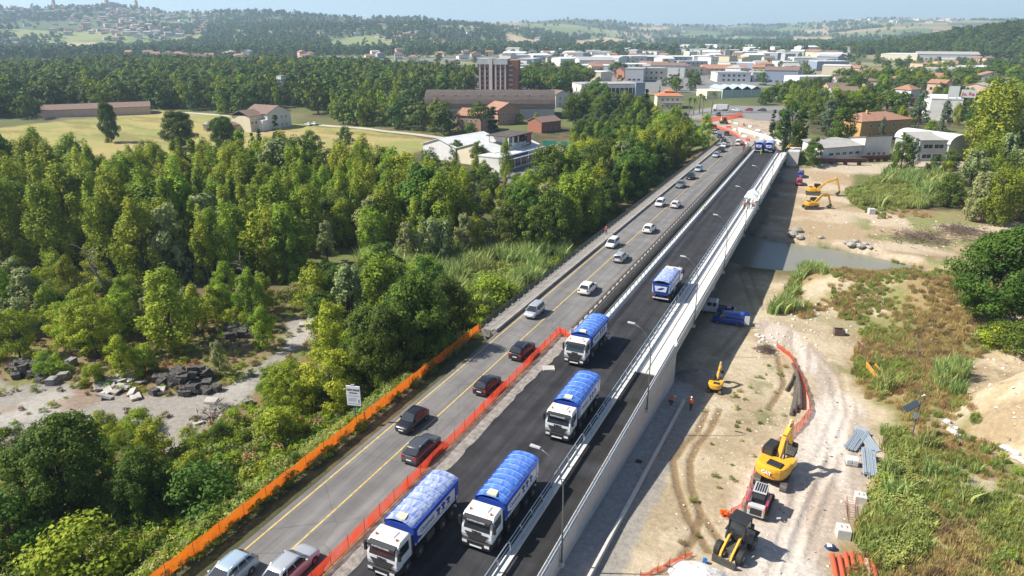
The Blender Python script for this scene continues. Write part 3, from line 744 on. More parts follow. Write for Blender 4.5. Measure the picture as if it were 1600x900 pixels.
# ---- old bridge
ob = thing('old_bridge', 'old concrete road bridge with dark railings carrying the traffic', 'bridge', (0, 0, 0))
MB().box(-38.4, -26.7, 72, 262, -0.9, -0.02).build('deck', M_CONCD, ob)
for xg in (-37.0, -33.8, -30.6, -27.6): MB().box(xg - 0.25, xg + 0.25, 73, 240, -2.3, -0.9).build('beam', M_CONCD, ob)
MB().box(-38.2, -36.85, 72, 255, -0.018, 0.17).build('pavement', M_CONCD, ob, bevel=0.02)
MB().box(-36.55, -36.15, 72, 252, -0.018, 0.42).build('barrier_kerb', M_CONCD, ob, bevel=0.03)
MB().box(-27.75, -26.75, 74.5, 245, -0.018, 0.16).build('kerb', M_CONCD, ob, bevel=0.02)
for yp in (112, 150, 190, 226): MB().box(-37.5, -27.2, yp - 0.7, yp + 0.7, -10, -2.3).build('pier', M_CONCD, ob, bevel=0.05)
MB().box(-38.3, -26.8, 72.5, 74, -7.5, -0.9).build('abutment', M_CONCD, ob)
# right parapet: concrete posts and rails
pm = MB(); pm.box(-0.13, 0.13, -0.13, 0.13, 0.16, 1.12); pmm = pm.mesh('parapet_post', M_CONCD)
pd = MB(); pd.box(-0.05, 0.05, 0.14, 1.86, 0.16, 0.66); pdm = pd.mesh('parapet_panel', mat('pale_panel', (0.42, 0.38, 0.32), 0.9, 0.2, 1))
rl = MB(); rl.box(-0.12, 0.12, 0.0, 2.0, 1.12, 1.26); rlm = rl.mesh('parapet_rail', mat('dark_brown_rail', (0.10, 0.075, 0.055), 0.8, 0.25, 2))
for y in np.arange(75, 245, 2.0):
    inst('parapet_post', pmm, ob, (-26.95, y, 0)); inst('parapet_panel', pdm, ob, (-26.95, y, 0)); inst('parapet_rail', rlm, ob, (-26.95, y, 0))
# outer grey steel railing facing the gap
orl = MB(); orl.box(-0.03, 0.03, 0.05, 1.95, 0.1, 0.9); orm = orl.mesh('outer_panel', mat('grey_mesh_panel', (0.20, 0.21, 0.21), 0.6, 0.1, 2, metal=0.3))
for y in np.arange(75, 245, 2.0): inst('outer_panel', orm, ob, (-26.45, y, 0))
# left railing: dark steel panels of thin bars
tp = thing('steel_railing', 'long dark steel railing on left edge of old bridge', 'railing', (-38.15, 71, 0))
bar = MB(); bar.box(-0.035, 0.035, -0.035, 0.035, 0.17, 1.35); bm_ = bar.mesh('railing_post', M_DKRAIL)
ba2 = MB()
for k in range(1, 12): ba2.box(-0.012, 0.012, k * 2 / 12 - 0.012, k * 2 / 12 + 0.012, 0.3, 1.22)
ba2.box(-0.02, 0.02, 0.03, 1.97, 0.27, 0.31); ba2.box(-0.02, 0.02, 0.03, 1.97, 1.22, 1.27)
ba2m = ba2.mesh('bar_panel', M_DKRAIL)
cpm = MB(); cpm.box(-0.1, 0.1, -0.1, 0.1, 0.172, 0.42); cpm = cpm.mesh('post_base', M_CONC)
for i in range(92):
    p = inst('railing_post', bm_, tp, (0, i * 2.0, 0)); inst('post_base', cpm, p); inst('bar_panel', ba2m, tp, (0, i * 2.0, 0))
# ------------------------------------------------------------------ plants: prototypes
M_BARK = mat('bark', (0.105, 0.085, 0.065), 0.95, 0.3, 3)
M_BARKP = mat('pale_bark', (0.22, 0.19, 0.155), 0.95, 0.25, 3)
LEAF = {
 'poplar': leaf_mat('poplar_leaves', (0.124, 0.187, 0.019), (0.370, 0.434, 0.043), 0.22),
 'oak': leaf_mat('oak_leaves', (0.058, 0.109, 0.019), (0.158, 0.225, 0.032), 0.22),
 'lime': leaf_mat('bright_leaves', (0.146, 0.223, 0.018), (0.427, 0.491, 0.046), 0.18),
 'willow': leaf_mat('silver_leaves', (0.161, 0.200, 0.075), (0.390, 0.419, 0.169), 0.15),
 'pine': leaf_mat('pine_needles', (0.054, 0.102, 0.020), (0.161, 0.218, 0.035), 0.2, 0.15),
 'cypress': leaf_mat('cypress_scales', (0.024, 0.050, 0.016), (0.063, 0.099, 0.027), 0.15, 0.1),
 'cedar': leaf_mat('cedar_needles', (0.061, 0.099, 0.058), (0.152, 0.196, 0.110), 0.15, 0.1),
 'far': leaf_mat('far_leaves', (0.048, 0.087, 0.023), (0.129, 0.180, 0.038), 0.3, 0.2),
 'palm': leaf_mat('palm_fronds', (0.076, 0.117, 0.025), (0.213, 0.246, 0.063), 0.1, 0.2),
 'dry': leaf_mat('dry_leaves', (0.228, 0.160, 0.063), (0.455, 0.334, 0.138), 0.2, 0.2),
 'grass': leaf_mat('green_blades', (0.152, 0.204, 0.046), (0.396, 0.424, 0.123), 0.25, 0.3),
 'reed': leaf_mat('reed_leaves', (0.178, 0.248, 0.068), (0.453, 0.522, 0.180), 0.18, 0.3),
 'straw': leaf_mat('straw_blades', (0.284, 0.211, 0.078), (0.561, 0.433, 0.184), 0.2, 0.3),
 'rust': leaf_mat('rusty_weeds', (0.15, 0.105, 0.055), (0.30, 0.215, 0.11), 0.2, 0.25),
}
def leaf_quads(P, Nn, size, rg, aspect=1.0):
    """a small folded leaf-clump card at every point"""
    n = len(P)
    up = rg.normal(size=(n, 3)); Nn = Nn / (np.linalg.norm(Nn, axis=1, keepdims=True) + 1e-9)
    u = np.cross(Nn, up); u /= np.linalg.norm(u, axis=1, keepdims=True) + 1e-9
    w = np.cross(Nn, u)
    s = size * rg.uniform(0.6, 1.35, (n, 1))
    a = u * s * 0.5 * aspect; b = w * s * 0.5
    V = np.stack([P - a - b * 0.5, P + a * 0.3 - b, P + a + b * 0.5, P - a * 0.3 + b], 1)
    V += rg.normal(size=V.shape) * (s * 0.10)[:, None, :]
    return V.reshape(-1, 3), np.arange(4 * n).reshape(n, 4)
def crown(name, m, rg, env, nblob, nleaf, leaf, blob=(0.16, 0.3), drop=0.0, upbias=0.25, open_=0.0, tall=0.8):
    """env(u) -> (radius, height) of the crown outline for u 0..1; clumps on and inside the outline, leaves on the clumps"""
    us = rg.beta(1.15, 1.05, nblob); th = rg.uniform(0, 6.283, nblob)
    th = (np.arange(nblob) * 2.39996 + rg.normal(0, 0.5, nblob))
    rad, hei = env(us)
    Rm = max(env(np.linspace(0, 1, 30))[0])
    fr = np.sqrt(rg.uniform(0.12, 1.0, nblob)) * rg.uniform(0.75, 1.08, nblob)
    cen = np.stack([rad * fr * np.cos(th), rad * fr * np.sin(th), hei + rg.normal(0, 0.04, nblob) * hei.max()], 1)
    br = Rm * rg.uniform(*blob, nblob)
    wts = br ** 2; wts /= wts.sum()
    bi = rg.choice(nblob, nleaf, p=wts)
    d = rg.normal(size=(nleaf, 3)); d[:, 2] += upbias; d /= np.linalg.norm(d, axis=1, keepdims=True)
    rr = br[bi] * rg.uniform(0.55, 1.12, nleaf)
    P = cen[bi] + d * rr[:, None] * np.array([1, 1, tall])
    P[:, 2] -= drop * rg.uniform(0, 1, nleaf) ** 2 * br[bi]
    out = P - np.array([0, 0, hei.mean()]); out /= np.linalg.norm(out, axis=1, keepdims=True) + 1e-9
    Nn = d * 0.85 + out * 0.35 + rg.normal(size=(nleaf, 3)) * 0.32 + np.array([0, 0, 0.15])
    V, F = leaf_quads(P, Nn, leaf, rg)
    me = mesh_np(name, V, F, [m])
    tone = np.clip(rg.uniform(0, 1, nblob)[bi] * 0.6 + rg.uniform(0, 1, nleaf) * 0.4, 0, 1)
    a = me.attributes.new('tone', 'FLOAT', 'FACE'); a.data.foreach_set('value', tone.astype(np.float32))
    return me, cen
def trunk(name, rg, h, r, cen, nlimb=6, m=None, lean=0.03):
    mb = MB(); top = h * 0.75
    pts = [(lean * h * math.sin(k * 1.1) * 0.3, lean * h * k / 5, top * k / 5) for k in range(6)]
    mb.tube([(0, 0, -0.5)] + pts[1:], [r * 1.25, r, r * 0.85, r * 0.65, r * 0.45, r * 0.22], 7)
    idx = rg.choice(len(cen), min(nlimb, len(cen)), replace=False)
    for i in idx:
        c = cen[i]; z0 = min(max(c[2] * 0.55, h * 0.16), top * 0.9)
        k = min(int(z0 / top * 5), 4); p0 = Vector(pts[k]).lerp(Vector(pts[k + 1]), z0 / top * 5 - k)
        mid = p0.lerp(Vector(c), 0.5) + Vector((0, 0, 0.06 * h))
        mb.tube([p0, mid, Vector(c)], [r * 0.42, r * 0.28, r * 0.08], 5)
    return mb.mesh(name, m or M_BARK, True)
def ovoid(w, h, z0, top=0.75, pw=0.6):
    return lambda u: (w / 2 * np.sin(np.pi * np.clip(u, 0.02, 0.98) ** top) ** pw, z0 + (h - z0) * u)
SPEC = {}   # species -> list of (trunk mesh, crown mesh, joined mesh, height)
def join_mesh(name, a, b):
    import bmesh
    bm = bmesh.new(); bm.from_mesh(a); n = len(bm.faces); bm.from_mesh(b); bm.faces.ensure_lookup_table()
    for f in bm.faces[n:]: f.material_index = 1
    me = bpy.data.meshes.new(name); bm.to_mesh(me); bm.free()
    me.materials.append(a.materials[0]); me.materials.append(b.materials[0])
    return me
def species(key, leafkey, variants, envf, h, nblob, nleaf, leaf, tr=0.25, nlimb=6, bark=None, seed=0, join=True, **kw):
    out = []
    for k in range(variants):
        rg = np.random.default_rng(100 + seed * 17 + k)
        cm, cen = crown(key + '_crown', LEAF[leafkey], rg, envf(rg), nblob, nleaf, leaf, **kw)
        tm = trunk(key + '_trunk', rg, h, tr, cen, nlimb, bark)
        out.append((tm, cm, join_mesh(key, tm, cm) if join else None, h))
    SPEC[key] = out
species('poplar', 'poplar', 5, lambda g: ovoid(g.uniform(7.8, 9.6), 16, g.uniform(0.3, 1.6), g.uniform(0.55, 0.75), 0.5), 16, 64, 6500, 0.37, 0.25, 8, seed=1, blob=(0.15, 0.30), tall=1.7)
species('slim', 'poplar', 3, lambda g: ovoid(g.uniform(5.0, 6.2), 17, 0.6, 0.62, 0.5), 17, 44, 4200, 0.37, 0.22, 5, seed=2, blob=(0.2, 0.38), tall=2.0)
species('oak', 'oak', 4, lambda g: ovoid(g.uniform(10, 12), 11.5, g.uniform(0.2, 1.0), 0.7, 0.42), 11.5, 70, 6500, 0.36, 0.3, 8, seed=3, blob=(0.13, 0.27))
species('lime', 'lime', 3, lambda g: ovoid(g.uniform(6.5, 8.0), 8.5, 0.4, 0.7, 0.5), 8.5, 48, 4600, 0.26, 0.16, 7, seed=4, blob=(0.17, 0.33))
species('willow', 'willow', 3, lambda g: ovoid(g.uniform(5.5, 7), 9, 0.5, 0.65, 0.5), 9, 34, 2400, 0.38, 0.2, 6, seed=5, drop=1.2, blob=(0.2, 0.34))
species('pine', 'pine', 3, lambda g: (lambda u, w=g.uniform(9, 11): (w / 2 * np.sqrt(np.clip(1 - (np.abs(u - 0.35) / 0.66) ** 2.2, 0.05, 1)), 6.2 + 4.6 * u)), 10.8, 40, 2200, 0.46, 0.28, 9, seed=6, blob=(0.17, 0.27), upbias=0.5)
species('cypress', 'cypress', 2, lambda g: (lambda u: (1.15 * np.sin(np.pi * np.clip(u, 0.03, 0.985) ** 0.55) ** 0.55, 0.3 + 13.5 * u)), 13.8, 60, 1500, 0.42, 0.2, 2, seed=7, blob=(0.35, 0.6))
species('cedar', 'cedar', 2, lambda g: (lambda u: (5.2 * (1.02 - u) ** 0.75, 1.5 + 12.5 * u)), 14, 54, 2400, 0.44, 0.3, 9, seed=8, blob=(0.13, 0.25), upbias=0.6)
species('bush', 'lime', 3, lambda g: ovoid(g.uniform(3.6, 4.4), 2.6, -0.2, 0.7, 0.5), 2.4, 30, 4500, 0.13, 0.05, 5, seed=9, blob=(0.22, 0.38))
species('darkbush', 'oak', 3, lambda g: ovoid(g.uniform(4, 5), 3.2, -0.3, 0.7, 0.5), 3, 30, 4500, 0.15, 0.06, 5, seed=10, blob=(0.22, 0.38))
species('oaknear', 'oak', 3, lambda g: ovoid(g.uniform(10, 12), 11.5, g.uniform(0.2, 1.0), 0.7, 0.42), 11.5, 150, 25000, 0.25, 0.3, 10, seed=21, blob=(0.13, 0.24), join=False)
species('feather', 'lime', 2, lambda g: ovoid(8.2, 8.5, 0.4, 0.7, 0.5), 8.5, 80, 10000, 0.19, 0.16, 9, seed=22, blob=(0.1, 0.24), join=False)
species('farround', 'far', 4, lambda g: ovoid(g.uniform(8.5, 11), g.uniform(8, 10), 0, 0.7, 0.45), 9, 26, 800, 0.75, 0.2, 0, seed=11, blob=(0.2, 0.36))
species('farpop', 'poplar', 3, lambda g: ovoid(8, 13, 0, 0.7, 0.5), 13, 28, 900, 0.72, 0.2, 0, seed=12, blob=(0.2, 0.36), tall=1.4)
species('farpine', 'pine', 2, lambda g: ovoid(10, 10, 1.0, 0.9, 0.4), 10, 26, 800, 0.75, 0.3, 0, seed=13, blob=(0.2, 0.34))
species('tiny', 'far', 3, lambda g: ovoid(g.uniform(8.5, 11), g.uniform(8, 10), 0, 0.7, 0.45), 9, 14, 160, 1.7, 0.2, 0, seed=15, blob=(0.25, 0.42))
species('olive', 'willow', 2, lambda g: ovoid(4.6, 4, 0.3, 0.8, 0.45), 4, 12, 260, 0.6, 0.12, 2, seed=14, blob=(0.25, 0.4))

# ------------------------------------------------------------------ scattered masses as point instances
SCATTER = []
def gn_scatter(name, label, protos, P, S, RZ, IDX, cat=None):
    """one object: protos instanced on points (grass, ground cover, far wood)"""
    pc = bpy.data.collections.new(name + '_kinds')
    for i, me in enumerate(protos):
        o = bpy.data.objects.new('%s_kind_%02d' % (name, i), me); pc.objects.link(o)
    me = bpy.data.meshes.new(name); me.vertices.add(len(P)); me.vertices.foreach_set('co', np.asarray(P, np.float32).ravel())
    for nm, tp, val in (('scl', 'FLOAT', S), ('rz', 'FLOAT', RZ), ('idx', 'INT', IDX)):
        a = me.attributes.new(nm, tp, 'POINT'); a.data.foreach_set('value', np.asarray(val, np.int32 if tp == 'INT' else np.float32))
    ng = bpy.data.node_groups.new(name, 'GeometryNodeTree')
    ng.interface.new_socket('Geometry', in_out='INPUT', socket_type='NodeSocketGeometry'); ng.interface.new_socket('Geometry', in_out='OUTPUT', socket_type='NodeSocketGeometry')
    N, L = ng.nodes, ng.links
    gi = N.new('NodeGroupInput'); go = N.new('NodeGroupOutput'); ip = N.new('GeometryNodeInstanceOnPoints'); ci = N.new('GeometryNodeCollectionInfo')
    ci.inputs['Collection'].default_value = pc; ci.inputs['Separate Children'].default_value = True; ci.inputs['Reset Children'].default_value = True
    def attr(nm, dt):
        n = N.new('GeometryNodeInputNamedAttribute'); n.data_type = dt; n.inputs['Name'].default_value = nm; return n.outputs['Attribute']
    mp = N.new('GeometryNodeMeshToPoints')
    L.new(gi.outputs[0], mp.inputs['Mesh']); L.new(mp.outputs[0], ip.inputs['Points']); L.new(ci.outputs[0], ip.inputs['Instance'])
    ip.inputs['Pick Instance'].default_value = True
    L.new(attr('idx', 'INT'), ip.inputs['Instance Index']); L.new(attr('scl', 'FLOAT'), ip.inputs['Scale'])
    cx = N.new('ShaderNodeCombineXYZ'); L.new(attr('rz', 'FLOAT'), cx.inputs['Z']); L.new(cx.outputs[0], ip.inputs['Rotation'])
    L.new(ip.outputs[0], go.inputs[0])
    o = bpy.data.objects.new(name, me); COL.objects.link(o)
    md = o.modifiers.new('scatter', 'NODES'); md.node_group = ng; md.show_viewport = False; SCATTER.append(md)
    tag(o, label, cat, None, 'stuff')
    return o
def tuft(name, m, rg, n, h, spread, wd=0.05, lean=0.45):
    V = []; F = []; 
    for i in range(n):
        a = rg.uniform(0, 6.283); r0 = spread * math.sqrt(rg.uniform()); p = np.array([r0 * math.cos(a), r0 * math.sin(a), -0.05])
        hh = h * rg.uniform(0.55, 1.15); t = rg.uniform(0, 6.283); ln = lean * hh * rg.uniform(0.2, 1)
        tip = p + np.array([ln * math.cos(t), ln * math.sin(t), hh]); mid = p + np.array([ln * 0.25 * math.cos(t), ln * 0.25 * math.sin(t), hh * 0.62])
        s = np.array([-math.sin(a + t), math.cos(a + t), 0]) * wd * rg.uniform(0.7, 1.4)
        k = len(V); V += [p - s * 0.7, p + s * 0.7, mid + s, mid - s, tip + s * 0.12, tip - s * 0.12]; F += [(k, k + 1, k + 2, k + 3), (k + 3, k + 2, k + 4, k + 5)]
    me = mesh_np(name, V, F, [m])
    a = me.attributes.new('tone', 'FLOAT', 'FACE'); a.data.foreach_set('value', np.repeat(rg.uniform(0, 1, n), 2).astype(np.float32))
    return me
def lowplant(name, m, rg, w, h, n, leaf):
    me, _ = crown(name, m, rg, ovoid(w, h, -0.15, 0.8, 0.5), 9, n, leaf, blob=(0.3, 0.5)); return me
g0 = np.random.default_rng(55)
TUFT = [tuft('green_tuft', LEAF['grass'], g0, 120, 0.9, 0.6, 0.028), tuft('green_tuft', LEAF['grass'], g0, 130, 1.2, 0.75, 0.03), tuft('straw_tuft', LEAF['straw'], g0, 120, 0.8, 0.7, 0.022), tuft('straw_tuft', LEAF['straw'], g0, 110, 1.1, 0.65, 0.022), tuft('rust_tuft', LEAF['rust'], g0, 110, 0.8, 0.7, 0.025),
        tuft('reed_tuft', LEAF['reed'], g0, 110, 3.0, 1.0, 0.05, 0.45), tuft('reed_tuft', LEAF['reed'], g0, 110, 2.4, 1.0, 0.05, 0.55),
        lowplant('weed', LEAF['grass'], g0, 1.5, 1.0, 380, 0.12), lowplant('weed', LEAF['lime'], g0, 1.6, 0.9, 380, 0.12), lowplant('dark_weed', LEAF['oak'], g0, 1.7, 1.1, 380, 0.12), lowplant('rust_weed', LEAF['rust'], g0, 1.5, 0.8, 380, 0.12), lowplant('dry_weed', LEAF['dry'], g0, 1.5, 0.8, 380, 0.12)]
# ------------------------------------------------------------------ buildings
FOOT = []     # (x, y, radius) keep trees out
M_WALLW = mat('white_plaster', (0.66, 0.645, 0.61), 0.85, 0.10, 0.4)
M_WALLC = mat('cream_plaster', (0.66, 0.58, 0.42), 0.85, 0.08, 0.6)
M_WALLG = mat('grey_plaster', (0.42, 0.42, 0.42), 0.85, 0.1, 0.5)
M_WALLO = mat('ochre_plaster', (0.50, 0.30, 0.11), 0.85, 0.08, 0.6)
M_WALLP = mat('pink_plaster', (0.55, 0.38, 0.29), 0.85, 0.08, 0.6)
M_BRICK = mat('brick', (0.30, 0.125, 0.075), 0.9, 0.15, 1.5)
M_BRICKL = mat('pale_brick', (0.42, 0.25, 0.17), 0.9, 0.12, 1.5)
M_TILE = mat('terracotta_tiles', (0.32, 0.165, 0.105), 0.9, 0.25, 1.2)
M_TILEO = mat('orange_tiles', (0.44, 0.17, 0.08), 0.9, 0.15, 1.2)
M_TILEB = mat('brown_tiles', (0.19, 0.125, 0.095), 0.9, 0.2, 1.2)
M_ROOFG = mat('grey_roofing', (0.33, 0.32, 0.30), 0.9, 0.15, 0.5)
M_ROOFW = mat('white_roofing', (0.60, 0.60, 0.585), 0.7, 0.12, 0.3)
M_ROOFD = mat('dark_brown_roofing', (0.085, 0.065, 0.055), 0.9, 0.2, 0.4)
M_GLASS = mat('dark_window_glass', (0.03, 0.04, 0.05), 0.12, 0.1, 2)
M_GLASSG = mat('greenhouse_glass', (0.40, 0.46, 0.46), 0.15, 0.1, 1)
M_FRAME = mat('white_window_frame', (0.66, 0.66, 0.64), 0.6)
M_PANELB = mat('blue_grey_panel', (0.24, 0.28, 0.36), 0.6, 0.06, 0.5)
_win = {}
def win_mesh(w, h, kind='window'):
    k = (round(w, 1), round(h, 1), kind)
    if k not in _win:
        f = MB()
        f.box(-w / 2, w / 2, -0.06, 0.02, -h / 2, -h / 2 + 0.1); f.box(-w / 2, w / 2, -0.06, 0.02, h / 2 - 0.1, h / 2); f.box(-w / 2, -w / 2 + 0.1, -0.055, 0.02, -h / 2, h / 2); f.box(w / 2 - 0.1, w / 2, -0.055, 0.02, -h / 2, h / 2); f.box(-0.04, 0.04, -0.05, 0.02, -h / 2, h / 2)
        p = MB(); p.box(-w / 2 + 0.05, w / 2 - 0.05, -0.03, 0.01, -h / 2 + 0.05, h / 2 - 0.05)
        _win[k] = (f.mesh('window', M_FRAME), p.mesh('pane', M_GLASS))
    return _win[k]
def window(t, x, y, z, w, h, rz=0, pane=True):
    f, p = win_mesh(w, h)
    if pane:
        o = inst('window', f, t, (x, y, z), rz); inst('pane', p, o); return o
    return inst('window', p, t, (x, y, z), rz)
def windows(t, W, D, h, rows, cols, ww=1.1, wh=1.3, sides='f', z0=1.6, pane=True, marg=0.12):
    dz = (h - 0.3) / max(rows, 1)
    for r_ in range(rows):
        z = min(z0 + r_ * dz, h - wh / 2 - 0.2)
        if 'f' in sides:
            for c in range(cols): window(t, W * (marg + (1 - 2 * marg) * (c + 0.5) / cols), 0, z, ww, wh, 0, pane)
        nc = max(1, int(cols * D / max(W, 1)))
        if 'r' in sides:
            for c in range(nc): window(t, W, D * (marg + (1 - 2 * marg) * (c + 0.5) / nc), z, ww, wh, math.pi / 2, pane)
        if 'l' in sides:
            for c in range(nc): window(t, 0, D * (marg + (1 - 2 * marg) * (c + 0.5) / nc), z, ww, wh, -math.pi / 2, pane)
def roof_mesh(kind, W, D, h, rh, ov=0.4, th=0.22):
    mb = MB()
    def slab(a, b, c, d):
        n = (Vector(b) - Vector(a)).cross(Vector(d) - Vector(a)).normalized() * th
        if n.z < 0: n = -n
        lo = [Vector(p) for p in (a, b, c, d)]; mb.hexa([*lo, *[p + n for p in lo]])
    if kind == 'gable_x':
        k = rh * ov / (D / 2)
        slab((-ov, -ov, h - k), (W + ov, -ov, h - k), (W + ov, D / 2, h + rh), (-ov, D / 2, h + rh)); slab((-ov, D / 2, h + rh), (W + ov, D / 2, h + rh), (W + ov, D + ov, h - k), (-ov, D + ov, h - k))
    elif kind == 'gable_y':
        k = rh * ov / (W / 2)
        slab((-ov, -ov, h - k), (W / 2, -ov, h + rh), (W / 2, D + ov, h + rh), (-ov, D + ov, h - k)); slab((W / 2, -ov, h + rh), (W + ov, -ov, h - k), (W + ov, D + ov, h - k), (W / 2, D + ov, h + rh))
    elif kind == 'hip':
        i = min(W, D) / 2; a = [(-ov, -ov, h), (W + ov, -ov, h), (W + ov, D + ov, h), (-ov, D + ov, h)]
        r_ = [(i, D / 2, h + rh), (W - i, D / 2, h + rh)] if W > D else [(W / 2, i, h + rh), (W / 2, D - i, h + rh)]
        mb.add([*a, *[(p[0], p[1], h - 0.2) for p in a], *r_], [(0, 1, 9, 8), (2, 3, 8, 9), (1, 2, 9), (3, 0, 8), (4, 5, 1, 0), (5, 6, 2, 1), (6, 7, 3, 2), (7, 4, 0, 3), (7, 6, 5, 4)] if W > D else [(0, 1, 8), (1, 2, 9, 8), (2, 3, 9), (3, 0, 8, 9), (4, 5, 1, 0), (5, 6, 2, 1), (6, 7, 3, 2), (7, 4, 0, 3), (7, 6, 5, 4)])
    elif kind in ('vault_x', 'vault_y'):
        n = 12; rows = []; S_ = D if kind == 'vault_x' else W; Ln = W if kind == 'vault_x' else D
        ring = []
        for k in range(n + 1):
            a = math.pi * k / n; ring.append((S_ / 2 - math.cos(a) * (S_ / 2 + 0.3), h + rh * math.sin(a)))
        ring += [(q, z - 0.25 if 0 < i < n else z - 0.25) for i, (q, z) in enumerate(ring)][::-1]
        for e in (-ov, Ln + ov): rows.append([(e, q, z) if kind == 'vault_x' else (q, e, z) for q, z in ring])
        mb.loft(rows)
    elif kind == 'shed':
        slab((-ov, -ov, h), (W + ov, -ov, h), (W + ov, D + ov, h + rh), (-ov, D + ov, h + rh))
    else:
        mb.box(-0.15, W + 0.15, -0.15, D + 0.15, h, h + 0.35); mb.box(0.3, W - 0.3, 0.3, D - 0.3, h + 0.35, h + 0.45)
    return mb
def wall_mesh(kind, W, D, h, rh):
    mb = MB()
    if kind == 'gable_x':
        mb.prism([(0, -3), (D, -3), (D, h), (D / 2, h + rh - 0.02), (0, h)], 'x', 0, W)
    elif kind == 'gable_y':
        mb.prism([(0, -3), (W, -3), (W, h), (W / 2, h + rh - 0.02), (0, h)], 'y', 0, D)
    elif kind in ('vault_x', 'vault_y'):
        S_ = D if kind == 'vault_x' else W
        pr = [(0, -3), (S_, -3), (S_, h)] + [(S_ / 2 + math.cos(math.pi * k / 12) * S_ / 2, h + (rh - 0.3) * math.sin(math.pi * k / 12)) for k in range(1, 12)] + [(0, h)]
        mb.prism(pr, 'x' if kind == 'vault_x' else 'y', 0, W if kind == 'vault_x' else D)
    elif kind == 'shed':
        mb.prism([(0, -3), (D, -3), (D, h + rh), (0, h)], 'x', 0, W)
    else: mb.box(0, W, 0, D, -3, h)
    return mb
def frame2(pL, pR, z=None):
    a = at(*pL) if z is None else atz(*pL, z); b = at(*pR) if z is None else atz(*pR, z)
    d = b[:2] - a[:2]; return a, float(np.hypot(*d)), math.atan2(d[1], d[0])
def bld(name, label, cat, pL, pR, D, h, kind, mw, mr, rh=2.0, rows=0, cols=0, sides='f', group=None, pane=True, W=None, rz=None, ov=0.4, chim=False, pos=None, ww=1.1, wh=1.3):
    if pos is None: a, W_, rz_ = frame2(pL, pR)
    else: a, W_, rz_ = pos, W, rz
    W = W or W_; rz = rz if rz is not None else rz_
    t = thing(name, label, cat, a, rz, group)
    wall_mesh(kind, W, D, h, rh).build('wall', mw, t)
    ro = roof_mesh(kind, W, D, h, rh, ov).build('roof', mr, t)
    if rows: windows(t, W, D, h, rows, cols, ww, wh, sides, pane=pane)
    if chim: MB().box(W * 0.3, W * 0.3 + 0.7, D * 0.4, D * 0.4 + 0.7, h + rh * 0.3, h + rh + 0.9).build('chimney', mw, ro)
    c = Matrix.Rotation(rz, 3, 'Z') @ Vector((W / 2, D / 2, 0))
    nn = max(1, int(max(W, D) / max(min(W, D), 6)))
    for k in range(nn):
        q = Matrix.Rotation(rz, 3, 'Z') @ Vector((W * (k + 0.5) / nn if W > D else W / 2, D / 2 if W > D else D * (k + 0.5) / nn, 0))
        FOOT.append((a[0] + q.x, a[1] + q.y, 0.62 * math.hypot(W / nn if W > D else W, D if W > D else D / nn)))
    return t
# showroom with brick tower
t = bld('showroom_hall', 'white double-gabled hall beside the brick tower showroom', 'building', (662, 246), (712, 254), 24, 5, 'gable_y', M_WALLW, M_ROOFW, 2.4, 0)
a, W1, rz1 = frame2((662, 246), (712, 254))
b = at(712, 254)
bld('showroom_hall', 'second white gable of the hall, nearest the car park', 'building', None, None, 25, 5, 'gable_y', M_WALLC, M_ROOFW, 2.4, 0, pos=np.array([*(a[:2] + np.array([math.cos(rz1), math.sin(rz1)]) * (W1 + 0.9)), a[2]]), W=W1 * 1.05, rz=rz1)
t = bld('showroom', 'flat-roofed showroom with large dark windows facing the car park', 'building', (784, 270), (850, 249), 9, 4.6, 'flat', M_WALLW, M_ROOFW, 0)
a, W_, rz_ = frame2((784, 270), (850, 249))
for k in range(7): window(t, W_ * (k + 0.5) / 7, 0, 2.2, W_ / 7 - 0.5, 2.9)
MB().box(W_ * 0.25, W_ * 0.62, -0.35, -0.2, 4.0, 4.9).build('fascia_sign', mat('blue_sign', (0.02, 0.05, 0.25), 0.5), t)
MB().box(W_ * 0.1, W_ + 0.6, -1.6, -0.2, 3.7, 3.95).build('canopy', M_WALLG, t)
t = thing('showroom_tower', 'white and brick tower with roof terrace behind the white halls', 'building', at(806, 255), rz_); t.scale = (0.95, 0.95, 0.80)
MB().box(0, 7.5, 0, 9, -3, 8.6).build('wall', M_WALLW, t); MB().box(7.5, 10.5, -0.3, 9.3, -3, 11.6).build('brick_wing', M_BRICK, t)
MB().box(-5, 10.8, -0.6, 9.6, 11.6, 12.0).build('roof', M_ROOFD, t); MB().box(-5, 0, 0, 9, -3, 7.4).build('terrace', M_WALLW, t)
for (x, y) in ((-4.7, 0.2), (-4.7, 8.6), (-1.5, 0.2), (2, 0.2), (7.2, 0.2)): MB().box(x - 0.2, x + 0.2, y - 0.2, y + 0.2, 7.4, 11.6).build('column', M_WALLW, t)
for z in (2.2, 5.6, 9.6): MB().box(4.2, 7.4, -0.05, 0.1, z - 1.0, z + 1.0).build('opening', M_GLASS, t)
MB().box(-1.4, 4.2, 3, 8.9, 8.6, 11.6).build('penthouse', M_WALLW, t)
MB().box(3.8, 7.7, -1.2, 0, 3.9, 4.2).build('balcony', M_WALLW, t); MB().box(3.8, 7.7, -1.2, 0, 7.5, 7.8).build('balcony', M_WALLW, t)
FOOT.append((*at(826, 248)[:2], 9))
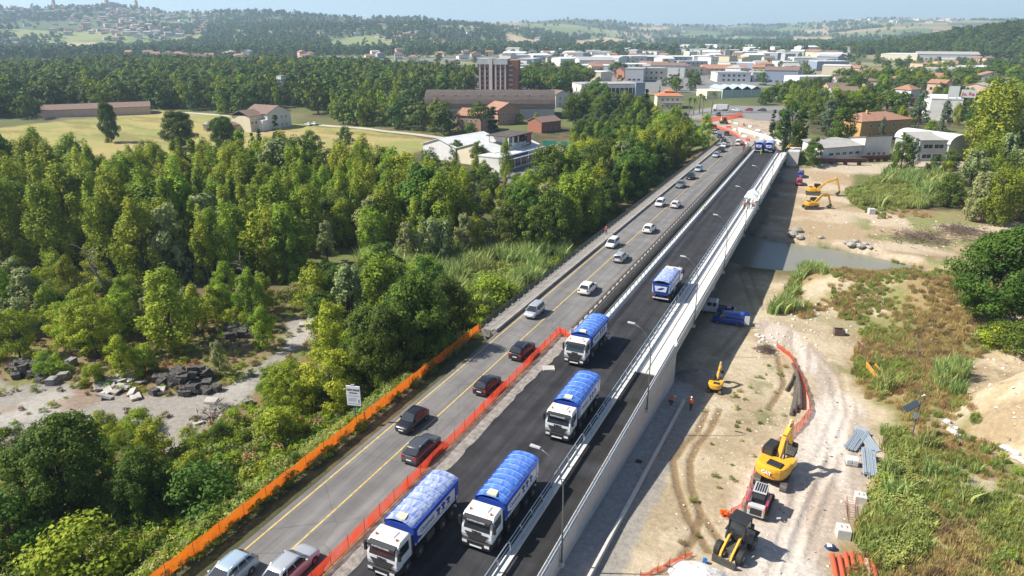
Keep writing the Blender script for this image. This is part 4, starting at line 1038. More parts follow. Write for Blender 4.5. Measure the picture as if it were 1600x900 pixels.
# vaulted warehouse and neighbours
t = bld('vaulted_warehouse', 'very long dark brown barrel-roofed warehouse', 'warehouse', (665, 186), (866, 186), 24, 5.5, 'vault_x', M_WALLG, M_ROOFD, 8.0)
for k in range(9): MB().box(8 + k * 6.2, 9.2 + k * 6.2, 3.0, 4.4, 9.6, 11.6).build('skylight', M_ROOFG, t)
bld('arched_shed', 'small brown arched shed roof among the trees', 'shed', (598, 166), (640, 168), 16, 3, 'vault_x', M_WALLP, M_ROOFD, 5)
bld('white_house', 'white house at right end of the barrel-roofed warehouse', 'house', (868, 168), (890, 165), 9, 7, 'gable_y', M_WALLW, M_TILEB, 2, 2, 2)
t = bld('farmhouse', 'big grey and cream farmhouse alone in yellow field', 'house', (420, 203), (456, 197), 14, 7, 'gable_y', mat('pale_grey_plaster', (0.58, 0.57, 0.54), 0.85, 0.08, 0.6), M_TILEB, 3.0, 2, 4, 'f', ww=0.9)
a, W_, rz_ = frame2((420, 203), (456, 197))
MB().box(-7.5, -0.05, 3, 14, -2, 6.5).build('wing', M_WALLC, t); roof_mesh('gable_x', 8, 11, 6.5, 2.2).build('wing_roof', M_TILEB, t, loc=(-7.7, 3, 0))
MB().box(-3.5, -0.06, -0.5, 3.0, -2, 4.6).build('porch', M_WALLW, t)
for k in range(3): window(t, -6.3 + k * 2.2, 3, 3.6, 1.0, 1.4)
bld('stone_shed', 'low pale shed with flat grey roof beside dark tree', 'shed', (318, 204), (347, 206), 6, 2.6, 'shed', M_WALLP, M_ROOFG, 0.6)
bld('stone_shed', 'ruined low stone shed in front of the farmhouse', 'shed', (366, 205), (396, 201), 6, 2.6, 'gable_x', M_BRICKL, M_TILEB, 1.0)
bld('long_shed', 'long low brown-roofed shed along far edge of field', 'shed', (66, 184), (236, 178), 11, 3.4, 'gable_x', M_WALLP, M_TILEB, 2.0)
bld('brick_villa', 'brick villa with terracotta roof behind umbrella pines', 'house', (714, 205), (752, 208), 13, 7, 'gable_x', M_BRICKL, M_TILE, 2.6, 2, 4)
bld('brick_villa', 'brick house with gable facing the showroom tower', 'house', (778, 196), (812, 193), 12, 7, 'gable_y', M_BRICKL, M_TILE, 3, 2, 3)
bld('brick_cottage', 'low brick cottage with brown roof right of brick tower', 'house', (846, 208), (876, 204), 9, 4.6, 'gable_x', M_BRICK, M_TILEB, 1.8, 1, 3)
bld('brick_cottage', 'small pink house half hidden in trees', 'house', (548, 164), (562, 164), 6, 5, 'hip', M_WALLP, M_TILEB, 1.5, 2, 2)
# apartment block: two brick slabs with white stripes
a, W_, rz_ = frame2((748, 150), (783, 150))
t = thing('apartment_block', 'tall brick apartment block with white window stripes', 'building', a, rz_)
H_ = 22.5
for x0, x1, y0 in ((0, 8.5, 0), (10.5, 18.5, -2)):
    MB().box(x0, x1, y0, 16, -3, H_).build('wall', M_BRICK, t)
    for k in range(3):
        xs = x0 + 0.5 + k * (x1 - x0 - 2) / 2
        MB().box(xs + 0.2, xs + 0.9, y0 - 0.3, y0 + 0.1, 1, H_ - 3).build('white_stripe', M_WALLW, t)
    MB().box(x0 - 0.4, x1 + 0.4, y0 - 0.6, y0 + 3, H_ - 3, H_ - 0.4).build('attic_band', M_WALLW, t)
    MB().box(x0 - 0.3, x1 + 0.3, y0 - 0.3, 16.3, H_ - 0.4, H_ + 0.2).build('roof', M_ROOFG, t)
    for f_ in range(6):
        for k in range(2):
            xs = x0 + 1.9 + k * (x1 - x0 - 2) / 2
            window(t, xs + 0.45, y0, 2.2 + f_ * 2.9, 1.3, 1.5, 0, False)
MB().box(8.5, 10.5, 2, 15, -3, H_ - 1).build('stair_core', M_ROOFD, t)
MB().box(7.0, 9.0, -0.8, 1.5, -3, H_ + 0.8).build('white_pier', M_WALLW, t)
MB().box(18.5, 25.5, 0, 14, -3, H_ - 0.5).build('side_wing', M_BRICK, t)
for f_ in range(7): MB().box(19.6, 22.2, -0.9, 0, 1 + f_ * 2.9, 1.9 + f_ * 2.9).build('balcony', M_WALLG, t)
FOOT.append((*at(770, 147)[:2], 18))
# town buildings that can be told apart
t = bld('car_dealer', 'flat white dealership with brick end and dark glass front', 'building', (908, 152), (1000, 149), 22, 7.5, 'flat', M_WALLW, M_ROOFG)
a, W_, rz_ = frame2((908, 152), (1000, 149))
MB().box(-0.2, W_ * 0.3, -0.25, 0.1, -3, 6).build('brick_end', M_BRICKL, t)
for k in range(8): window(t, W_ * (0.36 + 0.58 * (k + 0.5) / 8), 0, 3.2, W_ * 0.064, 4.4, 0, False)
MB().box(W_ * 0.9, W_ * 1.06, -2, 3, -3, 8.6).build('entrance_block', M_PANELB, t)
t = bld('hip_roof_house', 'house with bright orange hipped roof near palm trees', 'house', (1026, 170), (1066, 170), 12, 7, 'hip', M_WALLC, M_TILEO, 2.4, 2, 4)
roof_mesh('hip', 5, 5, 9.2, 1.5).build('lantern_roof', M_TILEO, t, loc=(4.5, 3.5, 0)); MB().box(4.9, 9.1, 3.9, 8.1, 8, 9.2).build('lantern_wall', M_WALLC, t)
MB().box(3.5, 15, -1.2, 0, 3.3, 3.55).build('balcony', M_WALLG, t)
a, W_, rz_ = frame2((1128, 154), (1188, 152))
t = thing('greenhouse', 'pale glass greenhouse with several low ridges', 'greenhouse', a, rz_)
for k in range(4):
    w_ = W_ / 4
    roof_mesh('gable_y', w_, 22, 5.2, 1.8, 0.0).build('glass_roof', M_GLASSG, t, loc=(k * w_, 0, 0))
    MB().box(k * w_ + 0.15, (k + 1) * w_ - 0.15, 0, 22, -2, 5.15).build('glass_wall', M_GLASSG, t)
    MB().box(k * w_ - 0.1, k * w_ + 0.1, -0.15, 0.1, -2, 5.3).build('mullion', M_FRAME, t)
MB().box(-9, -0.3, 2, 20, -2, 4.4).build('side_hall', M_WALLC, t)
FOOT.append((*at(1158, 150)[:2], 16))
M_RED = mat('red_print', (0.50, 0.02, 0.03), 0.6)
t = bld('billboard_building', 'white windowless building with two billboards on roof', 'building', (1449, 188), (1498, 190), 26, 9.5, 'flat', M_WALLW, M_WALLW)
a, W_, rz_ = frame2((1449, 188), (1498, 190))
s = thing('billboard', 'square plain white billboard on roof of white building', 'billboard', (a[0] + 6.0 * math.cos(rz_), a[1] + 6 * math.sin(rz_), a[2] + 9.96), rz_)
MB().box(0, 4.2, 0, 0.25, 0.5, 5.4).build('board', M_ROOFW, s); MB().box(0.4, 0.6, 0.25, 0.5, 0, 4).build('support', M_POST, s); MB().box(3.6, 3.8, 0.25, 0.5, 0, 4).build('support', M_POST, s)
s = thing('billboard', 'white billboard with red lettering on roof of white building', 'billboard', (a[0] + 11.0 * math.cos(rz_), a[1] + 11 * math.sin(rz_), a[2] + 9.96), rz_)
MB().box(0, 5.8, 0, 0.25, 0.6, 4.0).build('board', M_ROOFW, s); MB().box(0.6, 0.8, 0.25, 0.5, 0, 3).build('support', M_POST, s); MB().box(5, 5.2, 0.25, 0.5, 0, 3).build('support', M_POST, s)
inst('lettering', text_mesh('Jo. Re.', 2.0, M_RED, 0.02, bold=0.05), s, (2.9, -0.03, 2.1), rot=(math.pi / 2, 0, 0))
t = bld('ochre_house', 'ochre house with broad terracotta hipped roof behind white sheds', 'house', (1342, 218), (1419, 215), 13, 6.5, 'hip', M_WALLO, M_TILE, 2.4, 2, 5, chim=True)
t = bld('barrel_hall', 'hall with white barrel roof at right of ochre house', 'building', (1478, 252), (1510, 247), 19, 5.6, 'vault_y', M_WALLG, M_ROOFW, 2.6)
t = bld('low_factory', 'long low white workshop with grey roof behind rusty beams', 'workshop', (1284, 250), (1350, 249), 9, 3.6, 'shed', M_WALLW, M_ROOFG, 1.5, 1, 5, ww=1.8, wh=1.0)
t = bld('sawtooth_workshop', 'white sawtooth workshop between low shed and dark tree', 'workshop', (1347, 250), (1388, 248), 12, 7.5, 'shed', M_WALLW, M_TILEB, -2.0, 1, 4, ww=1.2, wh=1.6)
t = bld('concrete_annex', 'grey two-storey annex with open balcony before barrel hall', 'building', (1432, 252), (1476, 251), 9, 6.6, 'shed', M_WALLG, M_ROOFG, 1.5, 2, 2, ww=3.2, wh=1.5)
bld('low_annex', 'white annex with dark flat roof beside dark pine', 'building', (1408, 240), (1440, 241), 10, 6.5, 'flat', M_WALLW, M_ROOFD, 0)
# white buildings of the industrial town, by place
spec = [  # x0, x1, base y, height m, depth, wall, roof, kind, label
 (1008, 1083, 101, 9, 40, 'P', 'W', 'flat', 'large blue-grey factory hall in industrial town'), (978, 1010, 102, 10, 30, 'W', 'W', 'flat', 'white factory block left of blue-grey hall'), (1083, 1108, 102, 10, 40, 'W', 'W', 'flat', 'white factory block right of blue-grey hall'),
 (1110, 1122, 104, 10, 24, 'W', 'P', 'flat', 'narrow white tower-like block in industrial town'), (960, 1012, 112, 7, 30, 'W', 'W', 'flat', 'long white hall in front of the factory row'), (1060, 1105, 107, 7, 24, 'G', 'G', 'flat', 'grey warehouse in front of blue-grey hall'),
 (905, 960, 108, 9, 36, 'W', 'G', 'gable_x', 'white hall with grey roof behind villas'), (925, 973, 112, 7, 26, 'W', 'B', 'hip', 'white building with broad brown hipped roof'), (1055, 1105, 118, 6, 26, 'C', 'B', 'gable_y', 'cream workshop with brown gables'),
 (1100, 1170, 118, 6, 30, 'P2', 'T', 'gable_x', 'long reddish-roofed row in industrial town'), (1000, 1042, 125, 9, 20, 'C', 'G', 'flat', 'cream apartment building with terraces'), (975, 1005, 124, 6, 22, 'BR', 'D', 'gable_x', 'dark red brick workshop with black roof'),
 (920, 945, 126, 5, 20, 'C', 'G', 'flat', 'low cream house left of umbrella pines'), (1120, 1172, 128, 7, 24, 'W', 'G', 'flat', 'long white office building by tree row'), (1175, 1200, 128, 7, 20, 'G', 'G', 'flat', 'grey office building by tree row'),
 (1247, 1305, 138, 7.5, 18, 'W', 'W', 'flat', 'white two-storey building right of the town'), (1200, 1242, 128, 6, 22, 'W', 'T', 'gable_x', 'white row with red roof right of the town'), (1375, 1432, 94, 8, 60, 'C', 'W', 'flat', 'pale end of very long grey warehouse'),
 (1432, 1530, 94, 7.5, 50, 'G', 'G', 'gable_x', 'very long grey warehouse near horizon on right'), (1240, 1285, 98, 6, 30, 'W', 'W', 'flat', 'white low hall among trees on right'), (1258, 1278, 88, 7, 20, 'C', 'T', 'gable_x', 'cream house with red roof behind white hall'),
 (1286, 1306, 89, 6, 18, 'W', 'T', 'gable_x', 'small white house with red roof near long warehouse'), (1440, 1468, 112, 7, 24, 'P2', 'T', 'flat', 'pink block among dark trees on right'), (1468, 1490, 106, 6, 20, 'P2', 'T', 'flat', 'second pink block among dark trees on right'),
 (1462, 1540, 122, 5, 40, 'G', 'G', 'gable_x', 'long grey shed roof before wooded hill'), (1525, 1575, 116, 6, 30, 'W', 'W', 'flat', 'white hall at foot of wooded hill'), (735, 788, 80, 7, 40, 'W', 'W', 'gable_x', 'long white hall left of the town at hill foot'),
 (800, 826, 84, 8, 30, 'W', 'W', 'flat', 'white hall at left end of town'), (875, 915, 84, 8, 30, 'W', 'W', 'flat', 'white hall in back row of town'), (957, 990, 82, 8, 30, 'W', 'W', 'flat', 'second white hall in back row of town'),
 (1055, 1100, 84, 8, 36, 'W', 'P', 'flat', 'long white hall in back row of town'), (1107, 1160, 86, 8, 36, 'C', 'W', 'flat', 'cream hall in back row of town'), (1160, 1200, 90, 8, 30, 'W', 'W', 'flat', 'wide white hall at right end of back row'), (990, 1022, 72, 7, 24, 'W', 'W', 'flat', 'white house standing before green field'),
 (1215, 1250, 106, 6, 26, 'W', 'W', 'flat', 'low white building before cypress wood'), (1140, 1180, 108, 6, 26, 'C', 'G', 'flat', 'cream low hall behind reddish row'),
]
WM = {'W': M_WALLW, 'C': M_WALLC, 'G': M_WALLG, 'P': M_PANELB, 'P2': M_WALLP, 'BR': M_BRICK}
RM = {'W': M_ROOFW, 'G': M_ROOFG, 'B': M_TILEB, 'T': M_TILE, 'D': M_ROOFD, 'P': M_PANELB}
for (x0, x1, y, h, D, w_, r_, k, lab) in spec:
    cols = max(2, int((x1 - x0) / 9)); far = y < 100
    bld('town_building', lab, 'building', (x0, y), (x1, y + random.uniform(-0.4, 0.4)), D, h * (1.0 if far else 1.0), k, WM[w_], RM[r_], 3.0, 1 if far else 2, cols, 'f', pane=False, ww=2.6 if far else 1.8, wh=1.6, group='buildings of the industrial town')
# smaller houses between them, in the villages and on the hills
def scatter_houses(n, xr, yr, grp, labf, hr=(5, 9), wr=(9, 16), seed=1, cat='house', dens=None, sky=False, colsw=True, muted=False):
    g = random.Random(seed); k = 0; tries = 0
    while k < n and tries < n * 40:
        tries += 1
        x, y = g.uniform(*xr), g.uniform(*yr)
        if dens and g.random() > dens(x, y): continue
        p = at(x, y)
        if np.hypot(p[0], p[1]) > 7000: continue
        if any(math.hypot(p[0] - fx, p[1] - fy) < fr + 6 for fx, fy, fr in FOOT): continue
        wk_, wc = g.choice([(M_WALLW, 'white'), (M_WALLC, 'cream'), (M_WALLP, 'pink'), (M_WALLW, 'white'), (M_WALLG, 'grey')])
        if muted: wk_, wc = g.choice([(M_WALLP, 'pink'), (M_BRICKL, 'brick'), (M_WALLG, 'grey'), (M_WALLC, 'cream')])
        rk, rc = g.choice([(M_TILE, 'terracotta'), (M_TILEB, 'brown'), (M_TILE, 'terracotta'), (M_ROOFG, 'grey')])
        W, D = g.uniform(*wr), g.uniform(8, 12); h = g.uniform(*hr)
        kind = g.choice(['gable_x', 'hip', 'gable_y', 'gable_x'])
        base = math.atan2(p[0], p[1])
        bld(grp[0], labf(wc, rc), cat, None, None, D, h, kind, wk_, rk, g.uniform(1.6, 2.6), 2 if h > 6 else 1, 3, 'f', group=grp[1], pane=False, pos=p, W=W, rz=-base + g.uniform(-0.6, 0.6), ww=1.5, wh=1.6)
        k += 1
scatter_houses(46, (830, 1250), (84, 128), ('town_house', 'small houses between the factory halls'), lambda w, r_: f'small {w} house with {r_} roof among the factory halls', seed=3)
scatter_houses(22, (1255, 1560), (98, 165), ('town_house', 'houses among trees right of town'), lambda w, r_: f'{w} house with {r_} roof among trees right of town', seed=13)
scatter_houses(30, (560, 830), (74, 96), ('village_house', 'houses of the village before the hills'), lambda w, r_: f'{w} village house with {r_} roof below green hill', seed=4)
scatter_houses(36, (175, 480), (83, 98), ('village_house', 'houses in the row below hill town'), lambda w, r_: f'{w} house with {r_} roof in row below hill town', seed=5)
scatter_houses(170, (0, 430), (17, 66), ('hill_house', 'houses of the hill town'), lambda w, r_: f'{w} house with {r_} roof in the hill town', hr=(5, 9), wr=(10, 22), seed=6, muted=True, dens=lambda x, y: math.exp(-((x - 215) / 95) ** 2) * (0.35 + 0.65 * (20 < y < 56)))
scatter_houses(34, (0, 440), (13, 22), ('hill_house', 'houses on crest of hill town'), lambda w, r_: f'{w} house with {r_} roof on crest of hill town', hr=(6, 10), wr=(14, 34), seed=7, muted=True)
scatter_houses(26, (430, 760), (30, 62), ('hill_house', 'farmhouses on green hill'), lambda w, r_: f'{w} farmhouse with {r_} roof on green hillside', hr=(6, 9), wr=(10, 20), seed=8)
scatter_houses(24, (1320, 1500), (31, 38), ('hill_house', 'houses of the ridge village on right'), lambda w, r_: f'{w} house with {r_} roof in far ridge village', hr=(8, 12), wr=(16, 34), seed=9)
scatter_houses(20, (800, 1560), (44, 66), ('hill_house', 'scattered farmhouses on far slopes'), lambda w, r_: f'{w} farmhouse with {r_} roof on far slope', hr=(6, 9), wr=(12, 24), seed=10)
gh = random.Random(77); k_ = 0
for _ in range(1600):
    if k_ >= 95: break
    x, y = gh.uniform(770, 1330), 76 + 54 * gh.random() ** 1.5
    p = at(x, y); wd_ = gh.uniform(12, 38); D = gh.uniform(14, 30)
    if any(math.hypot(p[0] - fx, p[1] - fy) < fr + wd_ * 0.45 for fx, fy, fr in FOOT): continue
    wk_, wc = gh.choice([(M_WALLW, 'white'), (M_WALLW, 'white'), (M_WALLW, 'white'), (M_WALLC, 'cream'), (M_WALLG, 'grey'), (M_PANELB, 'blue-grey')]); rk, rc = gh.choice([(M_ROOFW, 'white'), (M_ROOFG, 'grey'), (M_ROOFW, 'pale'), (M_TILEB, 'brown')])
    kd = gh.choice(['flat', 'flat', 'gable_x', 'vault_x'])
    row = 'front' if y > 108 else 'middle' if y > 92 else 'back'
    bld('factory_hall', f'{wc} factory hall with {rc} {dict(flat="flat", gable_x="ridged", vault_x="curved")[kd]} roof in {row} of town', 'factory', None, None, D, gh.uniform(6, 10), kd, wk_, rk, 2.2, 1, max(3, int(wd_ / 6)), 'f', group='factory halls of the town', pane=False, pos=p, W=wd_, rz=-math.atan2(p[0], p[1]) + gh.choice([-0.5, -0.45, -0.1, 0.5]) + gh.uniform(-.06, .06), ww=2.4, wh=1.4)
    k_ += 1
def tower(px, py, h, w, label, dome):
    p = at(px, py); t = thing('church_tower', label, 'tower', p)
    MB().box(-w / 2, w / 2, -w / 2, w / 2, -5, h * 0.72).build('shaft', M_BRICKL, t)
    MB().box(-w / 2 - 0.6, w / 2 + 0.6, -w / 2 - 0.6, w / 2 + 0.6, h * 0.72, h * 0.75).build('cornice', M_BRICKL, t)
    MB().box(-w * 0.38, w * 0.38, -w * 0.38, w * 0.38, h * 0.75, h * 0.88).build('belfry', M_BRICKL, t)
    MB().tube([(0, 0, h * 0.88), (0, 0, h * 0.93), (0, 0, h)], [w * 0.36, w * 0.28, 0.1] if dome else [w * 0.4, w * 0.24, 0.1], 8).build('spire', M_ROOFG, t)
tower(86, 16, 42, 8, 'bell tower left of centre on crest of hill town', True); tower(168, 11.5, 52, 10, 'tallest bell tower on crest of hill town', False); tower(214, 13, 34, 8, 'slender bell tower right on crest of hill town', False)
t = bld('cathedral', 'large church beside tallest tower on hill town crest', 'church', (171, 12), (188, 12.4), 20, 16, 'gable_x', M_BRICKL, M_ROOFG, 5)
t = thing('water_tower', 'narrow grey concrete tower rising from the wood', 'tower', at(443, 160)); MB().box(-1.6, 1.6, -1.6, 1.6, -2, 15).build('shaft', M_WALLG, t); MB().box(-2, 2, -2, 2, 13, 14).build('rim', M_WALLW, t)
# ------------------------------------------------------------------ trees and ground cover in place
def tree_obj(key, label, p, hgt, group=None, wide=1.0, var=None, rz=None, name=None, g=random):
    v = SPEC[key]; tm, cm, _, h0 = v[g.randrange(len(v)) if var is None else var % len(v)]
    s = hgt / h0
    t = thing(name or {'poplar': 'poplar_tree', 'slim': 'poplar_tree', 'oak': 'broadleaf_tree', 'lime': 'young_tree', 'willow': 'willow_tree', 'pine': 'stone_pine', 'cypress': 'cypress_tree', 'cedar': 'cedar_tree', 'bush': 'bush', 'darkbush': 'bush', 'farround': 'broadleaf_tree', 'farpop': 'poplar_tree', 'farpine': 'stone_pine', 'olive': 'olive_tree', 'oaknear': 'broadleaf_tree', 'feather': 'young_tree'}[key],
              label, 'bush' if 'bush' in key else 'tree', p, g.uniform(0, 6.28) if rz is None else rz, group)
    t.scale = (s * wide, s * wide, s)
    inst('trunk', tm, t); inst('crown', cm, t)
    return t
TREES = [  # base px, species, height, width factor, label
 (112, 800, 'oaknear', 9.5, 1.0, 'large spreading green tree at lower left beside the yard'), (232, 806, 'oaknear', 6.5, 0.95, 'round bright green tree right of the large spreading tree'), (330, 806, 'darkbush', 5.0, 1.15, 'dome-shaped olive green bush near orange fence'),
 (135, 915, 'bush', 4.5, 1.2, 'low bright green bush at bottom edge'), (25, 860, 'darkbush', 5.0, 1.0, 'dark leafy bush at lower left corner'), (-20, 720, 'lime', 5, 1.0, 'bush cut by left edge of the picture'),
 (152, 560, 'feather', 8.5, 1.1, 'bright yellow-green tree at left of the yard'), (95, 450, 'lime', 6.5, 1.0, 'yellow-green tree before dark wood at far left'), (45, 425, 'lime', 6.0, 0.9, 'rounded pale green tree at left edge of wood'), (8, 480, 'lime', 6.5, 1.0, 'yellow-green tree cut by the left edge'),
 (272, 548, 'poplar', 11.5, 1.25, 'broad grey-green tree behind the rubble heaps'), (192, 590, 'lime', 5.5, 0.9, 'small green tree leaning over the yard'), (228, 585, 'bush', 3.6, 0.8, 'small yellow-green bush beside the heaps'), (345, 588, 'willow', 5.0, 0.75, 'small sage green tree right of dark heap'),
 (412, 545, 'lime', 6.0, 0.85, 'bushy green tree beside the yard road'), (80, 585, 'bush', 2.6, 1.0, 'low yellow-green bush before dark heap'), (150, 600, 'bush', 2.4, 1.0, 'low bush between pallets and heap'),
 (440, 690, 'bush', 3.5, 1.1, 'green bush left of the road sign'), (455, 640, 'feather', 6.0, 1.1, 'feathery green tree left of road sign'), (520, 640, 'feather', 7.5, 1.15, 'leafy tree above road sign by the fence'), (585, 610, 'oaknear', 10.5, 0.9, 'dark leafy tree beside the orange fence'), (640, 585, 'oaknear', 11.5, 0.95, 'tallest dark tree beside the orange fence'),
 (700, 545, 'oaknear', 10.0, 0.85, 'dark tree where railing meets orange fence'), (600, 520, 'poplar', 11, 1.2, 'grey-green tree behind the trees at the fence'), (550, 500, 'willow', 9, 1.1, 'silvery tree left of the dark trees'), (670, 490, 'oak', 9, 1.0, 'green tree between reeds and dark trees'),
 (770, 480, 'bush', 4.5, 1.3, 'bright bush under start of old bridge railing'), (730, 500, 'bush', 4, 1.2, 'bright bush left of railing end'), (910, 365, 'poplar', 14, 1.05, 'tall olive-green tree against old bridge railing'), (840, 400, 'oak', 10, 0.9, 'dark tree left of the tall olive-green tree'), (800, 395, 'oak', 10, 1.0, 'dark rounded tree above the reeds'),
 (513, 412, 'willow', 8.5, 0.75, 'silvery domed willow at edge of wood'), (640, 418, 'willow', 9, 0.8, 'first of the grey willows above the reeds'), (672, 415, 'willow', 11, 0.75, 'tall grey willow above the reeds'), (690, 412, 'willow', 10.5, 0.75, 'second tall grey willow above the reeds'), (728, 405, 'willow', 9.5, 0.75, 'grey willow at right end of willow row'), (745, 402, 'lime', 8, 0.7, 'small green tree right of grey willows'),
 (175, 222, 'oaknear', 15.5, 0.52, 'tall dark poplar standing in yellow field'), (283, 232, 'oaknear', 14, 1.0, 'dark oak standing in yellow field'), (352, 238, 'oaknear', 13, 0.9, 'dark oak beside the field shed'), (435, 238, 'cypress', 13.5, 1.2, 'dark ivy-covered column tree before farmhouse'), (398, 248, 'cypress', 9, 1.3, 'left of two dark column trees in field'), (409, 248, 'cypress', 10, 1.3, 'right of two dark column trees in field'), (540, 232, 'oak', 8, 0.9, 'small green tree at right of yellow field'), (490, 245, 'oak', 9, 1.0, 'green tree at lower edge of yellow field'),
 (1556, 492, 'oaknear', 12.0, 1.15, 'huge dark green tree at right edge behind grassy mound'), (1630, 500, 'oak', 10, 1.0, 'dark tree cut by right edge beside huge tree'), (1582, 545, 'darkbush', 3.4, 1.6, 'bright green hedge-like bush at right edge'), (1556, 540, 'bush', 2.6, 1.2, 'bright low bush before the huge tree'),
 (1520, 345, 'willow', 11, 0.9, 'pale yellow-green poplar group left tree on far bank'), (1552, 350, 'poplar', 14, 0.95, 'tall pale poplar with visible white trunk on far bank'), (1592, 345, 'poplar', 14, 1.0, 'pale poplar at right edge on far bank'), (1480, 322, 'oak', 8, 1.0, 'dark round tree left of pale poplars'), (1625, 300, 'poplar', 14, 1.0, 'pale poplar cut by right edge'),
 (1538, 258, 'poplar', 25, 1.05, 'very tall grey-green tree beside barrel-roofed hall'), (1600, 255, 'willow', 20, 1.0, 'tall grey-green tree at right edge behind hall'), (1405, 272, 'oak', 11, 0.8, 'dark leafy tree before white workshops'), (1425, 262, 'cedar', 9, 0.7, 'thin dark conifer beside dark leafy tree'), (1375, 222, 'cedar', 9, 0.55, 'conifer in front of ochre house'),
 (1222, 240, 'cypress', 13, 1.3, 'tall cypress behind far bridge wall'), (1232, 232, 'oak', 15, 0.7, 'dark ivy-clad tree behind far bridge wall'), (1250, 228, 'cypress', 13, 1.6, 'broad cypress right of far bridge wall'), (1205, 215, 'cypress', 10, 1.2, 'cypress beside the curved wall'), (1268, 258, 'oak', 8, 0.9, 'dark tree behind raised yellow boom'), (1310, 232, 'oak', 13, 0.9, 'large round dark tree left of ochre house'), (1290, 212, 'cedar', 14, 0.9, 'blue-grey cedar left of ochre house'),
 (1432, 205, 'cedar', 16, 0.9, 'spreading dark cedar behind barrel hall'), (1470, 215, 'cedar', 14, 0.7, 'dark conifer before white billboard building'), (1450, 225, 'lime', 8, 0.9, 'bright green tree between ochre house and cedar'), (1395, 190, 'pine', 13, 1.0, 'dark umbrella pine behind ochre house'), (1360, 185, 'cypress', 13, 1.3, 'dark cypress behind terracotta roof'),
 (690, 205, 'pine', 12, 1.2, 'large umbrella pine left of brick villa'), (752, 212, 'pine', 12.5, 0.9, 'umbrella pine in front of brick villa'), (770, 212, 'cypress', 12, 2.2, 'black conifer beside brick villa'), (735, 212, 'darkbush', 5, 1.0, 'dark clipped shrub before brick villa'), (812, 194, 'lime', 5, 1.2, 'yellow-green shrub before the warehouse'), (838, 190, 'lime', 4, 1.2, 'small yellow shrub before the warehouse'),
 (905, 182, 'oak', 12, 1.0, 'green tree right of the warehouse'), (930, 165, 'pine', 13, 1.3, 'umbrella pine cluster above warehouse end'), (870, 150, 'pine', 13, 1.3, 'umbrella pine behind warehouse'), (845, 142, 'pine', 13, 1.3, 'left umbrella pine behind warehouse'), (965, 122, 'pine', 13, 1.4, 'umbrella pine standing amid town roofs'), (715, 252, 'oak', 7, 1.0, 'round green tree before white gables'), (748, 262, 'oak', 8, 0.9, 'dark tree at corner of white hall'), (790, 278, 'poplar', 11, 0.8, 'leafy poplar before the car park'), (672, 258, 'darkbush', 5, 1.0, 'bush at left end of white hall'),
 (1008, 185, 'cypress', 14, 1.5, 'dark cypress beside orange-roofed house'), (960, 188, 'cedar', 13, 0.8, 'dark conifer left of orange-roofed house'), (1100, 232, 'lime', 11, 0.7, 'bright yellow-green tree at far bend of road'),
]
gt = random.Random(12)
tree_obj('oaknear', 'dark tree at orange fence whose shadow crosses old road', (-42.6, 63.5, float(HT(-42.6, 63.5)) - 0.2), 12.5, None, 0.75, g=gt); tree_obj('oaknear', 'second dark tree at orange fence near railing end', (-43.5, 58.5, float(HT(-43.5, 58.5)) - 0.2), 11, None, 0.75, g=gt)
for (x, y, k, h, wd, lab) in TREES:
    p = at(x, y)
    tree_obj(k, lab, p, h, None, wd, g=gt); FOOT.append((p[0], p[1], 1.5))
# dead trees
for i, (x, y, h, lab) in enumerate(((172, 470, 10, 'leafless dead tree leaning at front of riverside wood'), (398, 460, 8, 'small leafless tree at right of the clearing'), (1435, 560, 3, 'dry leafless shrub on grassy slope at right'))):
    g_ = np.random.default_rng(80 + i); p = at(x, y); t = thing('dead_tree', lab, 'tree', p, gt.uniform(0, 6)); br = MB(); ls = 0.25 * h
    MB().tube([(0, 0, -0.4), (ls * 0.3, 0, h * 0.35), (ls * 0.8, 0.1, h * 0.7), (ls, 0.2, h * 0.95)], [0.03 * h, 0.022 * h, 0.012 * h, 0.004 * h], 6).build('trunk', M_BARKP, t)
    for k in range(26):
        z = h * g_.uniform(0.25, 0.9); b0 = Vector((ls * z / h, 0.1, z)); d = Vector(g_.normal(size=3)); d.z = abs(d.z) * 0.5 + 0.2; d = d.normalized() * h * g_.uniform(0.12, 0.3)
        br.tube([b0, b0 + d * 0.5 + Vector((0, 0, 0.03 * h)), b0 + d], [0.008 * h, 0.005 * h, 0.002 * h], 4)
    br.build('branches', M_BARKP, t)
# palms
def palm(p, h, label):
    t = thing('palm_tree', label, 'tree', p, gt.uniform(0, 6))
    t['group'] = 'palms by the roundabout'
    MB().tube([(0, 0, -0.5), (0.1, 0, h * 0.5), (0, 0.1, h)], [0.3, 0.24, 0.22], 7).build('trunk', M_BARKP, t)
    V = []; F = []; rg = np.random.default_rng(3)
    for i in range(46):
        a = i * 2.4; el = rg.uniform(-0.5, 1.2); L_ = rg.uniform(1.9, 2.7); pts = []
        for k in range(5):
            s_ = k / 4; r_ = L_ * s_ * math.cos(el) ; z = h + L_ * (s_ * math.sin(el) - 0.75 * s_ * s_); pts.append((r_ * math.cos(a), r_ * math.sin(a), z))
        for k in range(4):
            w0, w1 = 0.3 * (1 - k / 4.6), 0.3 * (1 - (k + 1) / 4.6); q = np.array([-math.sin(a), math.cos(a), 0]); n = len(V)
            V += [np.array(pts[k]) - q * w0, np.array(pts[k]) + q * w0, np.array(pts[k + 1]) + q * w1, np.array(pts[k + 1]) - q * w1]; F.append((n, n + 1, n + 2, n + 3))
    me = mesh_np('fronds', V, F, [LEAF['palm']]); me.attributes.new('tone', 'FLOAT', 'FACE').data.foreach_set('value', rg.uniform(0, 1, len(F)).astype(np.float32))
    inst('fronds', me, t)
